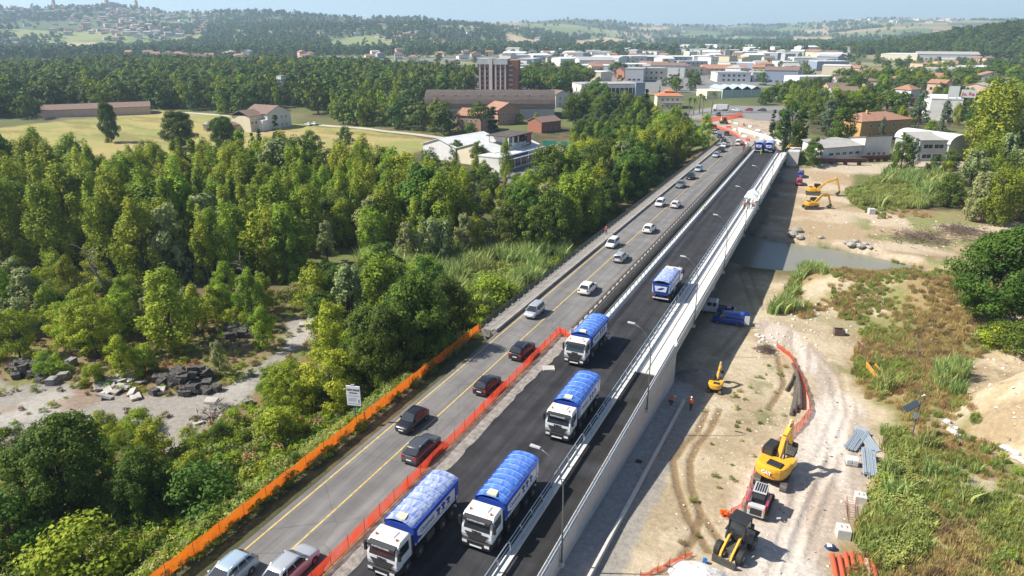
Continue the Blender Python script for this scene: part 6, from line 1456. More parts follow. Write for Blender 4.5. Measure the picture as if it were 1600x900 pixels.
CARS = [ # style, colour, px, py, facing, x, label, rails
 ('hatch', 'black', 638, 662, TOW, -33.75, 'black hatchback facing camera, nearest in oncoming lane before sign', False), ('suv', 'grey', 652, 706, AWY, -30.25, 'dark grey estate car with roof rails, second from bottom in outbound lane', True),
 ('hatch', 'black', 752, 605, AWY, -30.4, 'small black hatchback between orange fence and centre line', False), ('suv', 'black', 808, 552, AWY, -30.5, 'black car with red tail lights in tree shadow', True),
 ('mpv', 'silver', 825, 490, TOW, -34.1, 'silver people carrier facing camera at start of old bridge', False), ('suv', 'white', 915, 455, AWY, -30.5, 'white hatchback first on old bridge outbound', False), ('wagon', 'silver', 968, 406, AWY, -30.5, 'silver estate car second on old bridge outbound', True),
 ('mpv', 'white', 950, 384, TOW, -34.2, 'white boxy car facing camera opposite silver estate', False), ('suv', 'white', 1008, 361, AWY, -30.7, 'white car with black roof glass third on old bridge outbound', True), ('mpv', 'white', 1027, 321, TOW, -34.0, 'small white car facing camera in middle of old bridge', False),
 ('hatch', 'white', 1052, 323, AWY, -30.6, 'white hatchback beside small oncoming white car', False), ('suv', 'green', 1060, 292, TOW, -34.2, 'grey-green car heading a queue of three on old bridge', False), ('suv', 'black', 1077, 279, TOW, -34.1, 'black car in the middle of queue on old bridge', False), ('mpv', 'lightblue', 1087, 267, TOW, -34.3, 'pale blue car last in queue on old bridge', False),
 ('hatch', 'lightblue', 1118, 245, TOW, -34.0, 'pale blue car entering old bridge from far bend', False), ('suv', 'black', 1126, 237, TOW, -34.2, 'dark car behind pale blue car at far bend', False), ('sedan', 'white', 1132, 230, TOW, -35.0, 'white saloon at far end of old bridge', False),
 ('van', 'white', 1149, 226, AWY, -31.2, 'white van at far end of old bridge', False), ('hatch', 'black', 1131, 223, TOW, -36.3, 'dark car behind white saloon at far bend', False), ('hatch', 'blue', 1124, 215, TOW + 0.2, -39.5, 'dark blue car in far bend', False), ('suv', 'black', 1135, 211, AWY + 0.2, -36.3, 'black car rounding far bend outbound', False),
 ('sedan', 'white', 1116, 208, TOW + 0.3, -43.5, 'white car in queue at far bend', False), ('van', 'red', 1115, 202, TOW + 0.4, -46.5, 'red van last in queue at far bend', False),
 ('suv', 'lightblue', 342, 905, TOW, -34.0, 'pale blue car cut by bottom edge in oncoming lane', True), ('suv', 'silver', 457, 896, AWY, -30.6, 'silver car cut by bottom edge in outbound lane', True),
]
for (sty, c, px, py, rz, x, lab, rl_) in CARS:
    p = on_road(px, py, x)
    if py < 224: p = tuple(atz(px, py, 0.0)[:2]) + (0.008,)
    o = car(sty, c, lab, p, rz, rl_, 'cars queuing on the old road')
# ---- dump truck
M_TARP = None
def tarp_mat(name, c1, c2, white):
    m = bpy.data.materials.new(name); N, L = nodes_of(m); b = N['Principled BSDF']; b.inputs['Roughness'].default_value = 0.45
    tc = N.new('ShaderNodeTexCoord'); nz = N.new('ShaderNodeTexNoise'); nz.inputs['Scale'].default_value = 2.5; nz.inputs['Detail'].default_value = 6; nz.inputs['Roughness'].default_value = 0.7
    mp = N.new('ShaderNodeVectorMath'); mp.operation = 'MULTIPLY'; mp.inputs[1].default_value = (2.2, 0.6, 1)
    L.new(tc.outputs['Object'], mp.inputs[0]); L.new(mp.outputs[0], nz.inputs['Vector'])
    mr = N.new('ShaderNodeMapRange'); mr.inputs[1].default_value = 0.38; mr.inputs[2].default_value = 0.68
    L.new(nz.outputs['Fac'], mr.inputs[0])
    mx = N.new('ShaderNodeMix'); mx.data_type = 'RGBA'; mx.inputs[6].default_value = (*c1, 1); mx.inputs[7].default_value = (*c2, 1)
    L.new(mr.outputs[0], mx.inputs[0]); L.new(mx.outputs[2], b.inputs['Base Color'])
    bp = N.new('ShaderNodeBump'); bp.inputs['Distance'].default_value = 0.06; L.new(nz.outputs['Fac'], bp.inputs['Height']); L.new(bp.outputs[0], b.inputs['Normal'])
    return m
M_TARPB = tarp_mat('blue_tarpaulin', (0.022, 0.095, 0.43), (0.13, 0.27, 0.64), 0)
M_TARPW = tarp_mat('faded_tarpaulin', (0.10, 0.17, 0.42), (0.50, 0.53, 0.60), 0)
M_LOGO = mat('logo_blue', (0.02, 0.05, 0.25), 0.5)
M_BOW = mat('tarp_bow_pale', (0.45, 0.55, 0.75), 0.5)
M_SIDEW = mat('silver_white_side', (0.62, 0.63, 0.63), 0.4, 0.05, 1)
M_LETW = mat('white_lettering', (0.75, 0.75, 0.75), 0.5)
TXT_I = text_mesh('IVECO', 0.26, M_TRIM, 0.012, bold=0.012); TXT_V = text_mesh('CARTOMACHER', 0.2, M_LETW, 0.008, bold=0.008); TXT_S = text_mesh('Carpineti', 0.5, M_LOGO, 0.008)
def truck(label, pos, rz, tarp, sidew, visor=True, seed=0):
    t = thing('dump_truck', label, 'truck', pos, rz, 'dump trucks on the new road'); g = np.random.default_rng(seed); w = 1.25
    WH = mat('truck_white', (0.64, 0.635, 0.62), 0.35, 0.10, 1.6, coat=0.3); BL = PAINT['cobalt']
    # cab
    prof = [(2.42, 1.0), (4.22, 1.0), (4.30, 1.35), (4.26, 1.86), (3.98, 2.80), (3.70, 3.02), (2.55, 3.06), (2.42, 2.95)]
    cab = MB(); n = len(prof)
    cab.loft([[(x * s2, y, z if z < 2.9 else z - dz) for y, z in prof] for x, s2, dz in ((-1.25, 1, 0.10), (-1.17, 1, 0.0), (1.17, 1, 0.0), (1.25, 1, 0.10))], caps=True)
    cb = cab.build('cab', WH, t, bevel=0.03)
    MB().hexa([(-1.08, 4.275, 1.90), (1.08, 4.275, 1.90), (1.08, 4.2, 1.90), (-1.08, 4.2, 1.90), (-1.02, 4.015, 2.74), (1.02, 4.015, 2.74), (1.02, 3.9, 2.74), (-1.02, 3.9, 2.74)]).build('windscreen', M_AUTOG, cb)
    MB().hexa([(-1.12, 4.34, 2.62), (1.12, 4.34, 2.62), (1.12, 3.96, 2.80), (-1.12, 3.96, 2.80), (-1.12, 4.30, 2.80), (1.12, 4.30, 2.80), (1.12, 3.92, 2.9), (-1.12, 3.92, 2.9)]).build('sun_visor', M_TRIM, cb)
    if visor: inst('lettering', TXT_V, cb, (0, 4.335, 2.715), rot=(R(90 + 12), 0, math.pi))
    inst('lettering', TXT_I, cb, (0, 4.302, 1.73), rot=(R(90), 0, math.pi))
    MB().prism([(-0.98, 1.62), (0.98, 1.62), (0.62, 1.05), (-0.62, 1.05)], 'y', 4.22, 4.325).build('grille', M_TRIM, cb)
    for k in range(3): MB().box(-0.85 + k * 0.1, 0.85 - k * 0.1, 4.32, 4.34, 1.46 - k * 0.16, 1.50 - k * 0.16).build('grille_bar', M_CHASS, cb)
    MB().hexa([(-1.25, 3.55, 0.42), (1.25, 3.55, 0.42), (1.15, 4.42, 0.42), (-1.15, 4.42, 0.42), (-1.27, 3.55, 1.0), (1.27, 3.55, 1.0), (1.17, 4.46, 1.0), (-1.17, 4.46, 1.0)]).build('bumper', M_TRIM, cb, bevel=0.04)
    for s in (-1, 1):
        MB().box(s * 0.92 - 0.2, s * 0.92 + 0.2, 4.38, 4.475, 0.72, 0.93).build('headlight', M_LAMPW, cb)
        MB().hexa([(s * 1.262 - 0.01, 2.75, 1.9), (s * 1.262 + 0.01, 2.75, 1.9), (s * 1.262 + 0.01, 4.05, 1.85), (s * 1.262 - 0.01, 4.05, 1.85), (s * 1.262 - 0.01, 2.75, 2.66), (s * 1.262 + 0.01, 2.75, 2.66), (s * 1.262 + 0.01, 3.82, 2.66), (s * 1.262 - 0.01, 3.82, 2.66)]).build('side_window', M_AUTOG, cb)
        MB().box(s * 1.42 - 0.10, s * 1.42 + 0.10, 4.05, 4.25, 1.95, 2.72).build('mirror', M_TRIM, cb, bevel=0.03)
        MB().tube([(s * 1.2, 4.05, 2.7), (s * 1.42, 4.12, 2.74)], 0.03, 5).build('mirror_arm', M_TRIM, cb)
        MB().tube([(s * 0.85, 3.55, 3.02), (s * 0.85, 3.55, 3.12), (s * 0.85, 3.55, 3.2)], [0.09, 0.09, 0.05], 8).build('beacon', M_ORNG, cb)
        MB().prism([(3.68, 0.62), (3.55, 1.12), (2.45, 1.12), (2.32, 0.62), (2.4, 0.62), (2.55, 1.04), (3.45, 1.04), (3.6, 0.62)], 'x', s * 0.85, s * 1.26).build('mudguard', M_TRIM, t)
        MB().prism([(1.95, 0.72), (1.85, 1.12), (0.75, 1.12), (0.65, 0.72), (0.73, 0.72), (0.85, 1.04), (1.75, 1.04), (1.87, 0.72)], 'x', s * 0.85, s * 1.26).build('mudguard', M_TRIM, t)
        MB().box(s * 0.98 - 0.24, s * 0.98 + 0.24, -0.75, 0.35, 0.5, 1.12).build('fuel_tank', M_STEEL if s > 0 else M_CHASS, t, bevel=0.06)
    MB().box(-0.5, 0.5, 4.466, 4.476, 0.55, 0.68).build('number_plate', M_WHT, cb)
    MB().hexa([(-0.62, 2.75, 3.062), (0.62, 2.75, 3.062), (0.55, 3.5, 3.05), (-0.55, 3.5, 3.05), (-0.55, 2.8, 3.12), (0.55, 2.8, 3.12), (0.5, 3.42, 3.10), (-0.5, 3.42, 3.10)]).build('roof_hatch', WH, cb)
    # chassis
    MB().box(-0.5, 0.5, -4.0, 2.6, 0.72, 1.12).build('chassis', M_CHASS, t)
    MB().box(-1.15, 1.15, 2.12, 2.4, 0.9, 2.6).build('cab_back', M_CHASS, t)
    # tipper body
    y0, y1, zt, zb = -4.35, 2.05, 3.0, 1.25
    sec = lambda y, f: [(-0.95, y, zb), (0.95, y, zb), (w, y, zb + 0.45), (w + 0.02, y, zt * f), (w - 0.1, y, zt * f), (w - 0.13, y, zb + 0.5), (-w + 0.13, y, zb + 0.5), (-w + 0.1, y, zt * f), (-w - 0.02, y, zt * f), (-w, y, zb + 0.45)]
    body = MB().loft([sec(y0, 0.96), sec(y0 + 0.5, 1.0), sec(y1 - 0.25, 1.0), sec(y1, 1.02)]).build('tipper_body', BL if not sidew else M_SIDEW, t)
    MB().box(-w, w, y1 - 0.06, y1 + 0.02, zb + 0.3, zt + 0.14).build('front_board', BL, body)
    MB().hexa([(-1.0, y0 - 0.02, zb), (1.0, y0 - 0.02, zb), (1.0, y0 + 0.06, zb), (-1.0, y0 + 0.06, zb), (-1.2, y0 - 0.16, zt - 0.1), (1.2, y0 - 0.16, zt - 0.1), (1.2, y0 - 0.06, zt - 0.1), (-1.2, y0 - 0.06, zt - 0.1)]).build('tailgate', BL, body)
    MB().prism([(-0.75, 1.75), (0.75, 1.75), (0.9, 2.55), (-0.9, 2.55)], 'y', y0 - 0.155, y0 - 0.125).build('tailgate_panel', M_SIDEW, body)
    sw = MB(); sw.prism([(-0.5, 1.95), (0.1, 2.0), (0.6, 2.3), (0.2, 2.4), (-0.3, 2.2)], 'y', y0 - 0.17, y0 - 0.16); sw.build('tailgate_mark', M_LOGO, body)
    for s in (-1, 1):
        MB().box(s * (w - 0.02) - 0.08, s * (w - 0.02) + 0.08, y0, y1, zt - 0.12, zt + 0.06).build('top_rail', BL, body, bevel=0.02)
        x = s * (w + 0.012)
        MB().prism([(-3.9, 1.78), (1.0, 1.78), (1.6, 2.12), (1.75, 2.55), (1.2, 2.66), (-3.9, 2.66)], 'x', x - 0.012, x + 0.012).build('side_panel', M_SIDEW, body)
        MB().box(x - 0.014, x + 0.014, y0 + 0.15, y1 - 0.1, 1.5, 1.7).build('lower_stripe', M_SIDEW, body)
        lg = MB()
        for (a, b) in ((-2.2, 0), (-2.95, 0.05), (-1.5, -0.03)):
            lg.prism([(a, 1.86 + b), (a + 0.45, 1.95), (a + 0.3, 2.2), (a + 0.62, 2.5), (a + 0.2, 2.56), (a - 0.15, 2.3), (a + 0.08, 2.1)], 'x', x + s * 0.012 - 0.004, x + s * 0.012 + 0.008)
        lg.build('side_mark', M_LOGO, body)
        inst('lettering', TXT_S, body, (x + s * 0.02, 0.3, 2.25), rot=(R(90), 0, R(90) * s))
        for yy in (-3.85, y1 - 0.3): MB().box(x - 0.03, x + 0.05 * s + 0.03, yy - 0.09, yy + 0.09, 1.5, zt - 0.1).build('body_rib', BL, body)
        MB().box(s * 1.0 - 0.14, s * 1.0 + 0.14, y0 + 0.12, y0 + 0.2, 0.9, 1.08).build('tail_light', M_LAMPR, t)
        MB().prism([(-1.15, 1.15), (-1.3, 1.22), (-3.9, 1.22), (-4.1, 0.95), (-4.0, 0.95), (-3.85, 1.16), (-1.35, 1.16), (-1.2, 1.1)], 'x', s * 0.7, s * 1.25).build('mudguard', M_TRIM, t)
    MB().box(-1.15, 1.15, y0 + 0.2, y0 + 0.32, 0.55, 0.72).build('under_bar', M_SIDEW, t)
    # tarpaulin over hoops
    nx, ny = 16, 60; V = []; NH = 7 + seed % 3
    for j in range(ny + 1):
        y = y0 - 0.12 + (y1 - y0 + 0.2) * j / ny
        for i in range(nx + 1):
            u = i / nx * 2 - 1; x = u * (w + 0.03)
            ph = (j / ny * NH) % 1; sag = (0.05 + 0.035 * (seed % 3)) * math.sin(math.pi * ph) * (0.6 + 0.8 * float(vnoise(j / ny * NH, seed * 3.1, 2)))
            e = 1 - 0.25 * max(0, 0.08 - j / ny) / 0.08
            z = zt + 0.04 + (0.40 * e - sag) * (1 - abs(u) ** 2.3) + 0.03 * float(vnoise(x * 3 + seed, y * 2.5, 5)) * (1 - abs(u) ** 6)
            if abs(u) > 0.999: z = zt - 0.08 - 0.05 * float(vnoise(y * 2, seed, 9))
            V.append((x, y, z))
    F = [(j * (nx + 1) + i, j * (nx + 1) + i + 1, (j + 1) * (nx + 1) + i + 1, (j + 1) * (nx + 1) + i) for j in range(ny) for i in range(nx)]
    me = mesh_np('tarpaulin', V, F, [tarp], smooth=True); tp_ = inst('tarpaulin', me, t)
    for k in range(1, NH):
        y = y0 - 0.12 + (y1 - y0 + 0.2) * k / NH
        MB().tube([(u * (w + 0.0), y, zt + 0.055 + 0.40 * (1 - abs(u) ** 2.3)) for u in np.linspace(-0.97, 0.97, 13)], 0.016, 4).build('hoop', M_BOW, tp_)
    MB().hexa([(-0.36, y1 - 0.75, zt + 0.36), (0.36, y1 - 0.75, zt + 0.36), (0.42, y1 - 0.2, zt + 0.30), (-0.42, y1 - 0.2, zt + 0.30), (-0.34, y1 - 0.75, zt + 0.50), (0.34, y1 - 0.75, zt + 0.50), (0.40, y1 - 0.2, zt + 0.47), (-0.40, y1 - 0.2, zt + 0.47)]).build('tarp_label', mat('pale_yellow_label', (0.70, 0.66, 0.36), 0.6), tp_)
    for yy in (3.0, 1.3):
        for s in (-1, 1): wheel(t, s * 1.07, yy, 0.52, 0.32)
    for yy in (-1.95, -3.3):
        for s in (-1, 1): wheel(t, s * 0.96, yy, 0.52, 0.56)
    return t
def tpos(px, py, x, dy): p = atz(px, py, 0.0); return (x, p[1] + dy, 0.014)
truck('dump truck with faded white-blue tarpaulin, nearest the orange fence at bottom', tpos(600, 905, -24.45, 4.3), TOW, M_TARPW, False, True, 1)
truck('dump truck with deep blue tarpaulin beside guardrail, second from bottom', tpos(745, 862, -19.75, 4.3), TOW, M_TARPB, False, True, 2)
truck('white-sided dump truck with blue tarpaulin in the middle of the row', tpos(868, 690, -19.75, 4.3), TOW, M_TARPB, True, True, 3)
truck('dump truck with blue tarpaulin parked where old bridge begins', tpos(892, 572, -23.75, 4.3), TOW, M_TARPB, False, False, 4)
truck('dump truck seen from behind with pale tarpaulin on new bridge', tpos(1030, 473, -19.65, 4.3), AWY, M_TARPW, True, False, 5)
truck('left of two far dump trucks at end of new bridge', (-23.0, 240.5, 0.014), AWY, M_TARPW, False, False, 6)
truck('right of two far dump trucks at end of new bridge', (-20.0, 241.0, 0.014), AWY, M_TARPW, True, False, 7)
# ---- work vans under the bridge
p = at(1137, 505)
o = car('van', 'cobalt', 'dark blue van parked in bridge shadow with rear doors open', p, R(97), name='parked_van', cat='van')
for s in (-1, 1): MB().box(-0.03 + s * 0.90, 0.03 + s * 0.90, -3.1, -2.36, 0.5, 1.85).build('rear_door', PAINT['cobalt'] if s > 0 else M_SIDEW, o)
def pickup(label, pos, rz):
    t = thing('pickup_truck', label, 'truck', pos, rz); W = PAINT['white']
    MB().loft([[(-0.95, y, 0.5), (0.95, y, 0.5), (0.98, y, z * 0.6), (0.92, y, z), (-0.92, y, z), (-0.98, y, z * 0.6)] for y, z in ((-0.2, 2.1), (0.0, 2.2), (1.3, 2.2), (1.9, 1.45), (2.6, 1.2), (2.75, 0.8))]).build('cab', W, t, bevel=0.04)
    MB().quad((-0.8, 1.34, 2.12), (0.8, 1.34, 2.12), (0.86, 1.88, 1.5), (-0.86, 1.88, 1.5)).build('windscreen', M_AUTOG, t)
    for s in (-1, 1):
        for y0_, y1_ in ((-0.05, 0.5), (0.65, 1.35)): MB().box(s * 0.955 - 0.02, s * 0.955 + 0.02, y0_, y1_, 1.45, 2.05).build('side_window', M_AUTOG, t)
        MB().box(s * 0.97 - 0.03, s * 0.97 + 0.03, -2.8, -0.3, 0.75, 1.15).build('bed_side', PAINT['cobalt'], t)
        for y in (1.75, -1.75): wheel(t, s * 0.82, y, 0.36, 0.25)
    MB().box(-0.95, 0.95, -2.8, -0.3, 0.7, 0.78).build('bed', M_CHASS, t); MB().box(-0.95, 0.95, -2.84, -2.78, 0.7, 1.15).build('tailgate', M_SIDEW, t)
    MB().box(-0.7, 0.7, -2.3, -1.7, 0.79, 1.4).build('load_box', PAINT['red'], t); MB().box(-0.5, 0.6, -1.5, -0.6, 0.79, 1.2).build('load_box', M_CHASS, t)
    MB().box(-0.4, 0.4, -2.7, 2.4, 0.4, 0.7).build('chassis', M_CHASS, t)
pickup('white double-cab pickup with loaded blue bed in bridge shadow', at(1118, 489), R(92))
o = car('van', 'carmine', 'dark red pickup under far end of new bridge', at(1248, 288), AWY + 0.1, name='parked_van', cat='van')
o = car('van', 'cobalt', 'blue van behind red vehicle under far bridge end', at(1251, 276), AWY, name='parked_van', cat='van')
# cars and lorry at the roundabout
for (x, y, s_, c, lab, rz) in ((1150, 174, 'sedan', 'white', 'white car on roundabout behind orange net', 1.5), (1170, 173, 'hatch', 'red', 'dark red car on far road right of white car', 1.5), (1190, 174, 'suv', 'grey', 'grey car on far road right of red car', 1.5), (1122, 181, 'van', 'grey', 'dark van behind orange net at roundabout', 0.3), (1103, 187, 'hatch', 'red', 'red car behind orange net at roundabout', 1.2), (330, 195, 'hatch', 'white', '', 0)):
    if lab: car(s_, c, lab, at(x, y) + np.array([0, 0, 0.03]), rz, group='cars at the roundabout')
for (x, y, lab) in ((482, 196, 'white car parked beside farmhouse'), (491, 195, 'second white car parked beside farmhouse')): car('sedan', 'white', lab, at(x, y), 1.3, group='cars at the farmhouse')
t = thing('box_lorry', 'white lorry with grey open body on far road', 'truck', at(1125, 173), R(80))
MB().box(-1.2, 1.2, -4, 1.6, 1.0, 3.2).build('load_body', M_WALLG, t); MB().hexa([(-1.2, 1.8, 0.6), (1.2, 1.8, 0.6), (1.2, 3.6, 0.6), (-1.2, 3.6, 0.6), (-1.2, 1.8, 2.9), (1.2, 1.8, 2.9), (1.2, 3.2, 2.9), (-1.2, 3.2, 2.9)]).build('cab', PAINT['white'], t); MB().box(-1.0, 1.0, 3.3, 3.5, 1.7, 2.6).build('windscreen', M_AUTOG, t)
for s in (-1, 1):
    for y in (2.6, -2.0, -3.1): wheel(t, s * 1.0, y, 0.5, 0.4)

# ------------------------------------------------------------------ earth-moving machines
M_YEL2 = PAINT['yellow']
M_TRACK = mat('steel_track', (0.12, 0.105, 0.09), 0.7, 0.25, 5, metal=0.3)
def track(t, x, L, h, w):
    n = 10; pr = []
    for k in range(n + 1):
        a = math.pi / 2 - math.pi * k / n; pr.append((L / 2 - h / 2 + h / 2 * math.cos(a), h / 2 + h / 2 * math.sin(a)))
    for k in range(n + 1):
        a = -math.pi / 2 - math.pi * k / n; pr.append((-L / 2 + h / 2 + h / 2 * math.cos(a), h / 2 + h / 2 * math.sin(a)))
    o = MB().prism(pr, 'x', x - w / 2, x + w / 2).build('track', M_TRACK, t)
    sh = MB()
    for k in range(int(L / 0.22)): sh.box(x - w / 2 - 0.01, x + w / 2 + 0.01, -L / 2 + 0.25 + k * 0.22, -L / 2 + 0.31 + k * 0.22, h - 0.01, h + 0.035)
    sh.build('track_shoes', M_TRACK, o)
def seg(name, m, t, p, q, w0, w1, wx):
    """box girder between two points of the y-z plane"""
    p = np.array(p, float); q = np.array(q, float); d = (q - p) / np.linalg.norm(q - p); n = np.array([-d[1], d[0]])
    pts = [p - n * w0 / 2, q - n * w1 / 2, q + n * w1 / 2, p + n * w0 / 2]
    return MB().prism([tuple(a) for a in pts], 'x', -wx / 2, wx / 2).build(name, m, t, bevel=0.02)
def excavator(label, pos, rz, s=1.0, swing=0.0, boom=((0.9, 1.6), (2.6, 4.0), (4.6, 4.6)), stick=(6.3, 2.2), text=None, col=None, bucket=0.55, parts=True):
    t = thing('excavator', label, 'excavator', pos, rz); t.scale = (s, s, s); C = col or M_YEL2
    for x in (-1.05, 1.05): track(t, x, 3.7, 0.8, 0.52)
    MB().box(-0.8, 0.8, -0.9, 0.9, 0.35, 0.85).build('undercarriage', M_CHASS, t)
    h = bpy.data.objects.new('upper_frame', MB().box(-1.25, 1.25, -1.0, 1.7, 0.88, 1.15).mesh('upper_frame', M_CHASS)); COL.objects.link(h); h.parent = t; h.rotation_euler = (0, 0, swing)
    # rounded engine cover and counterweight
    n = 9; rg_ = []
    for z, f in ((1.0, 0.97), (1.15, 1.0), (1.75, 1.0), (1.95, 0.95), (2.0, 0.85)):
        r_ = [(1.32 * f, 0.35)]
        for k in range(n + 1): a = math.pi * k / n; r_.append((1.32 * f * math.cos(a), -0.55 - 1.15 * f * math.sin(a) ** 0.8))
        r_.append((-1.32 * f, 0.35)); rg_.append([(x, y, z) for x, y in r_])
    MB().loft(rg_).build('counterweight', C, h)
    MB().box(0.42, 1.28, -0.2, 1.55, 1.16, 1.8).build('engine_cover', C, h, bevel=0.04); MB().box(-0.3, 0.9, -1.2, -0.4, 2.0, 2.12).build('exhaust_cover', M_TRIM, h, bevel=0.03)
    cb = MB().box(-1.25, -0.35, 0.1, 1.65, 1.16, 2.72).build('cab', M_TRIM, h, bevel=0.06)
    for s_, b_ in (('f', (-1.18, -0.42, 1.652, 1.662, 1.4, 2.6)), ('l', (-1.262, -1.252, 0.25, 1.5, 1.5, 2.6)), ('r', (-0.348, -0.338, 0.25, 1.5, 1.6, 2.6)), ('b', (-1.15, -0.45, 0.088, 0.098, 1.9, 2.6))): MB().box(*b_).build('cab_window', M_AUTOG, cb)
    MB().box(-1.2, -0.4, 0.15, 1.6, 2.72, 2.78).build('cab_roof', M_TRIM, cb)
    if text: inst('lettering', text_mesh(text, 0.42, M_LETW, 0.01, bold=0.02), h, (0, -1.735, 1.52), rot=(R(90), 0, 0)); MB().prism([(-0.1, 1.34), (0.52, 1.34), (0.52, 1.5), (0.2, 1.42)], 'y', -1.728, -1.722).build('red_mark', M_RED, h)
    for i in range(len(boom) - 1): seg('boom', C, h, boom[i], boom[i + 1], 0.55 if i == 0 else 0.62, 0.6 if i == 0 else 0.42, 0.36)
    bx = np.array(boom[-1]); sx = np.array(stick); d = (sx - bx) / np.linalg.norm(sx - bx)
    seg('stick', C, h, bx - d * 0.5, sx, 0.48, 0.3, 0.30)
    for px_ in (-0.42, 0.42): MB().tube([(px_ * 0.6, 1.3, 1.2), (px_ * 0.6, boom[1][0] - 0.1, boom[1][1] - 0.3)], 0.07, 6).build('boom_cylinder', M_STEEL, h)
    m_ = (np.array(boom[-2]) + bx) / 2; MB().tube([(0, m_[0], m_[1] + 0.42), (0, bx[0] - d[0] * 0.5, bx[1] - d[1] * 0.5 + 0.1)], 0.07, 6).build('stick_cylinder', M_STEEL, h)
    MB().tube([(0, bx[0] + 0.3 * d[0], bx[1] + 0.35), (0, sx[0] + 0.15, sx[1] + 0.35)], 0.055, 6).build('bucket_cylinder', M_STEEL, h)
    b = bucket; pr = [(0.15, 0.15), (0.25, -0.35), (0.05, -1.0), (-0.45, -1.25), (-0.95, -1.0), (-0.85, -0.95), (-0.45, -1.1), (-0.05, -0.9), (0.1, -0.35), (-0.15, 0.15)]
    bk = MB().prism([(sx[0] + y * 0.9, sx[1] + z * 0.85) for y, z in pr], 'x', -b, b).build('bucket', M_CHASS, h)
    for x in (-b, b): MB().prism([(sx[0] + y * 0.9, sx[1] + z * 0.85) for y, z in ((0.2, -0.1), (0.25, -0.35), (0.05, -1.0), (-0.45, -1.25), (-0.9, -1.0))], 'x', x - 0.02, x + 0.02).build('bucket_side', M_CHASS, bk)
    return t
excavator('large yellow excavator with CAT lettering on pale track', at(1207, 748), R(-4), 1.1, R(-14), boom=((0.7, 1.7), (1.5, 3.5), (2.5, 4.2)), stick=(3.3, 2.0), text='CAT')
excavator('small yellow excavator working at edge of bridge shadow', at(1117, 610), R(2), 0.62, R(-4), boom=((0.9, 1.6), (2.2, 3.4), (3.6, 4.2)), stick=(5.0, 2.0))
excavator('yellow excavator with low bent arm on far bank, nearer one', at(1266, 326), R(-70), 1.0, R(6), boom=((0.9, 1.6), (2.6, 3.6), (4.2, 3.4)), stick=(5.0, 1.2))
excavator('yellow excavator with raised arm on far bank, farther one', at(1270, 304), R(-84), 1.05, R(2), boom=((0.9, 1.6), (3.2, 3.6), (5.2, 4.4)), stick=(6.2, 1.4))
excavator('yellow excavator working at the roundabout', at(1131, 193), R(170), 0.95, R(0), boom=((0.9, 1.6), (2.2, 2.9), (3.6, 3.0)), stick=(4.6, 1.6))
t = thing('crane_boom', 'yellow telescopic boom rising behind far bridge wall', 'crane', at(1236, 232), R(-30))
MB().box(-1.2, 1.2, -3, 3, 0.6, 1.5).build('carrier', M_YEL2, t)
seg('boom', M_YEL2, t, (0, 1.5), (6.5, 6.5), 0.7, 0.6, 0.6); seg('boom_tip', M_STEEL, t, (6.5, 6.5), (8.0, 7.6), 0.45, 0.4, 0.4)
for s in (-1, 1):
    for y in (-2, 2): wheel(t, s * 1.0, y, 0.55, 0.4)
# skid steer on tracks
t = thing('track_loader', 'grey and dark red compact track loader behind excavator', 'loader', at(1184, 798), R(176)); t.scale = (1.12, 1.12, 1.12)
for x in (-0.72, 0.72): track(t, x, 2.2, 0.62, 0.36)
MB().box(-0.55, 0.55, -1.25, 1.0, 0.4, 1.1).build('body', M_WALLG, t, bevel=0.04); MB().box(-0.62, 0.62, 0.95, 1.42, 0.45, 1.35).build('rear_door', M_WALLG, t, bevel=0.05); MB().box(-0.42, 0.42, 1.425, 1.44, 0.6, 1.15).build('radiator_grille', M_TRIM, t)
cb = MB().box(-0.48, 0.48, -0.75, 0.65, 1.1, 2.05).build('cab', M_TRIM, t, bevel=0.04); MB().box(-0.5, 0.5, -0.75, 0.65, 2.05, 2.12).build('cab_roof', M_WALLG, cb, bevel=0.02)
for k in range(5): MB().box(-0.4 + k * 0.17, -0.30 + k * 0.17, -0.6, 0.5, 2.12, 2.15).build('roof_slot', M_TRIM, cb)
MB().box(-0.42, 0.42, 0.652, 0.662, 1.3, 1.95).build('rear_window', M_AUTOG, cb)
for s in (-1, 1):
    MB().prism([(0.9, 0.9), (1.2, 1.5), (0.9, 1.65), (-0.6, 1.3), (-1.6, 0.8), (-1.6, 0.55), (-0.6, 1.05), (0.8, 1.35)], 'x', s * 0.62, s * 0.78).build('lift_arm', PAINT['carmine'], t); MB().box(s * 0.5, s * 0.66, 1.425, 1.45, 1.0, 1.2).build('tail_light', M_ORNG, t)
MB().prism([(-1.6, 0.15), (-2.3, 0.12), (-2.3, 0.18), (-1.75, 0.3), (-1.6, 0.8), (-1.5, 0.8)], 'x', -0.9, 0.9).build('bucket', M_CHASS, t)
# wheel loader with forks
t = thing('wheel_loader', 'yellow wheel loader with black cab and forks at bottom right', 'loader', at(1148, 862), R(165)); t.scale = (1.08, 1.08, 1.08)
for (x, y) in ((-0.82, 1.0), (0.82, 1.0), (-0.82, -1.05), (0.82, -1.05)): wheel(t, x, y, 0.58, 0.42)
MB().box(-0.55, 0.55, -2.0, -0.2, 0.7, 1.5).build('rear_body', M_TRIM, t, bevel=0.08); MB().box(-0.45, 0.45, -0.2, 1.3, 0.6, 1.05).build('front_frame', M_CHASS, t, bevel=0.04)
cb = MB().hexa([(-0.62, -1.0, 1.45), (0.62, -1.0, 1.45), (0.62, 0.25, 1.2), (-0.62, 0.25, 1.2), (-0.6, -0.95, 2.75), (0.6, -0.95, 2.75), (0.6, 0.1, 2.75), (-0.6, 0.1, 2.75)]).build('cab', M_AUTOG, t)
MB().box(-0.68, 0.68, -1.05, 0.25, 2.75, 2.85).build('cab_roof', M_TRIM, cb, bevel=0.03)
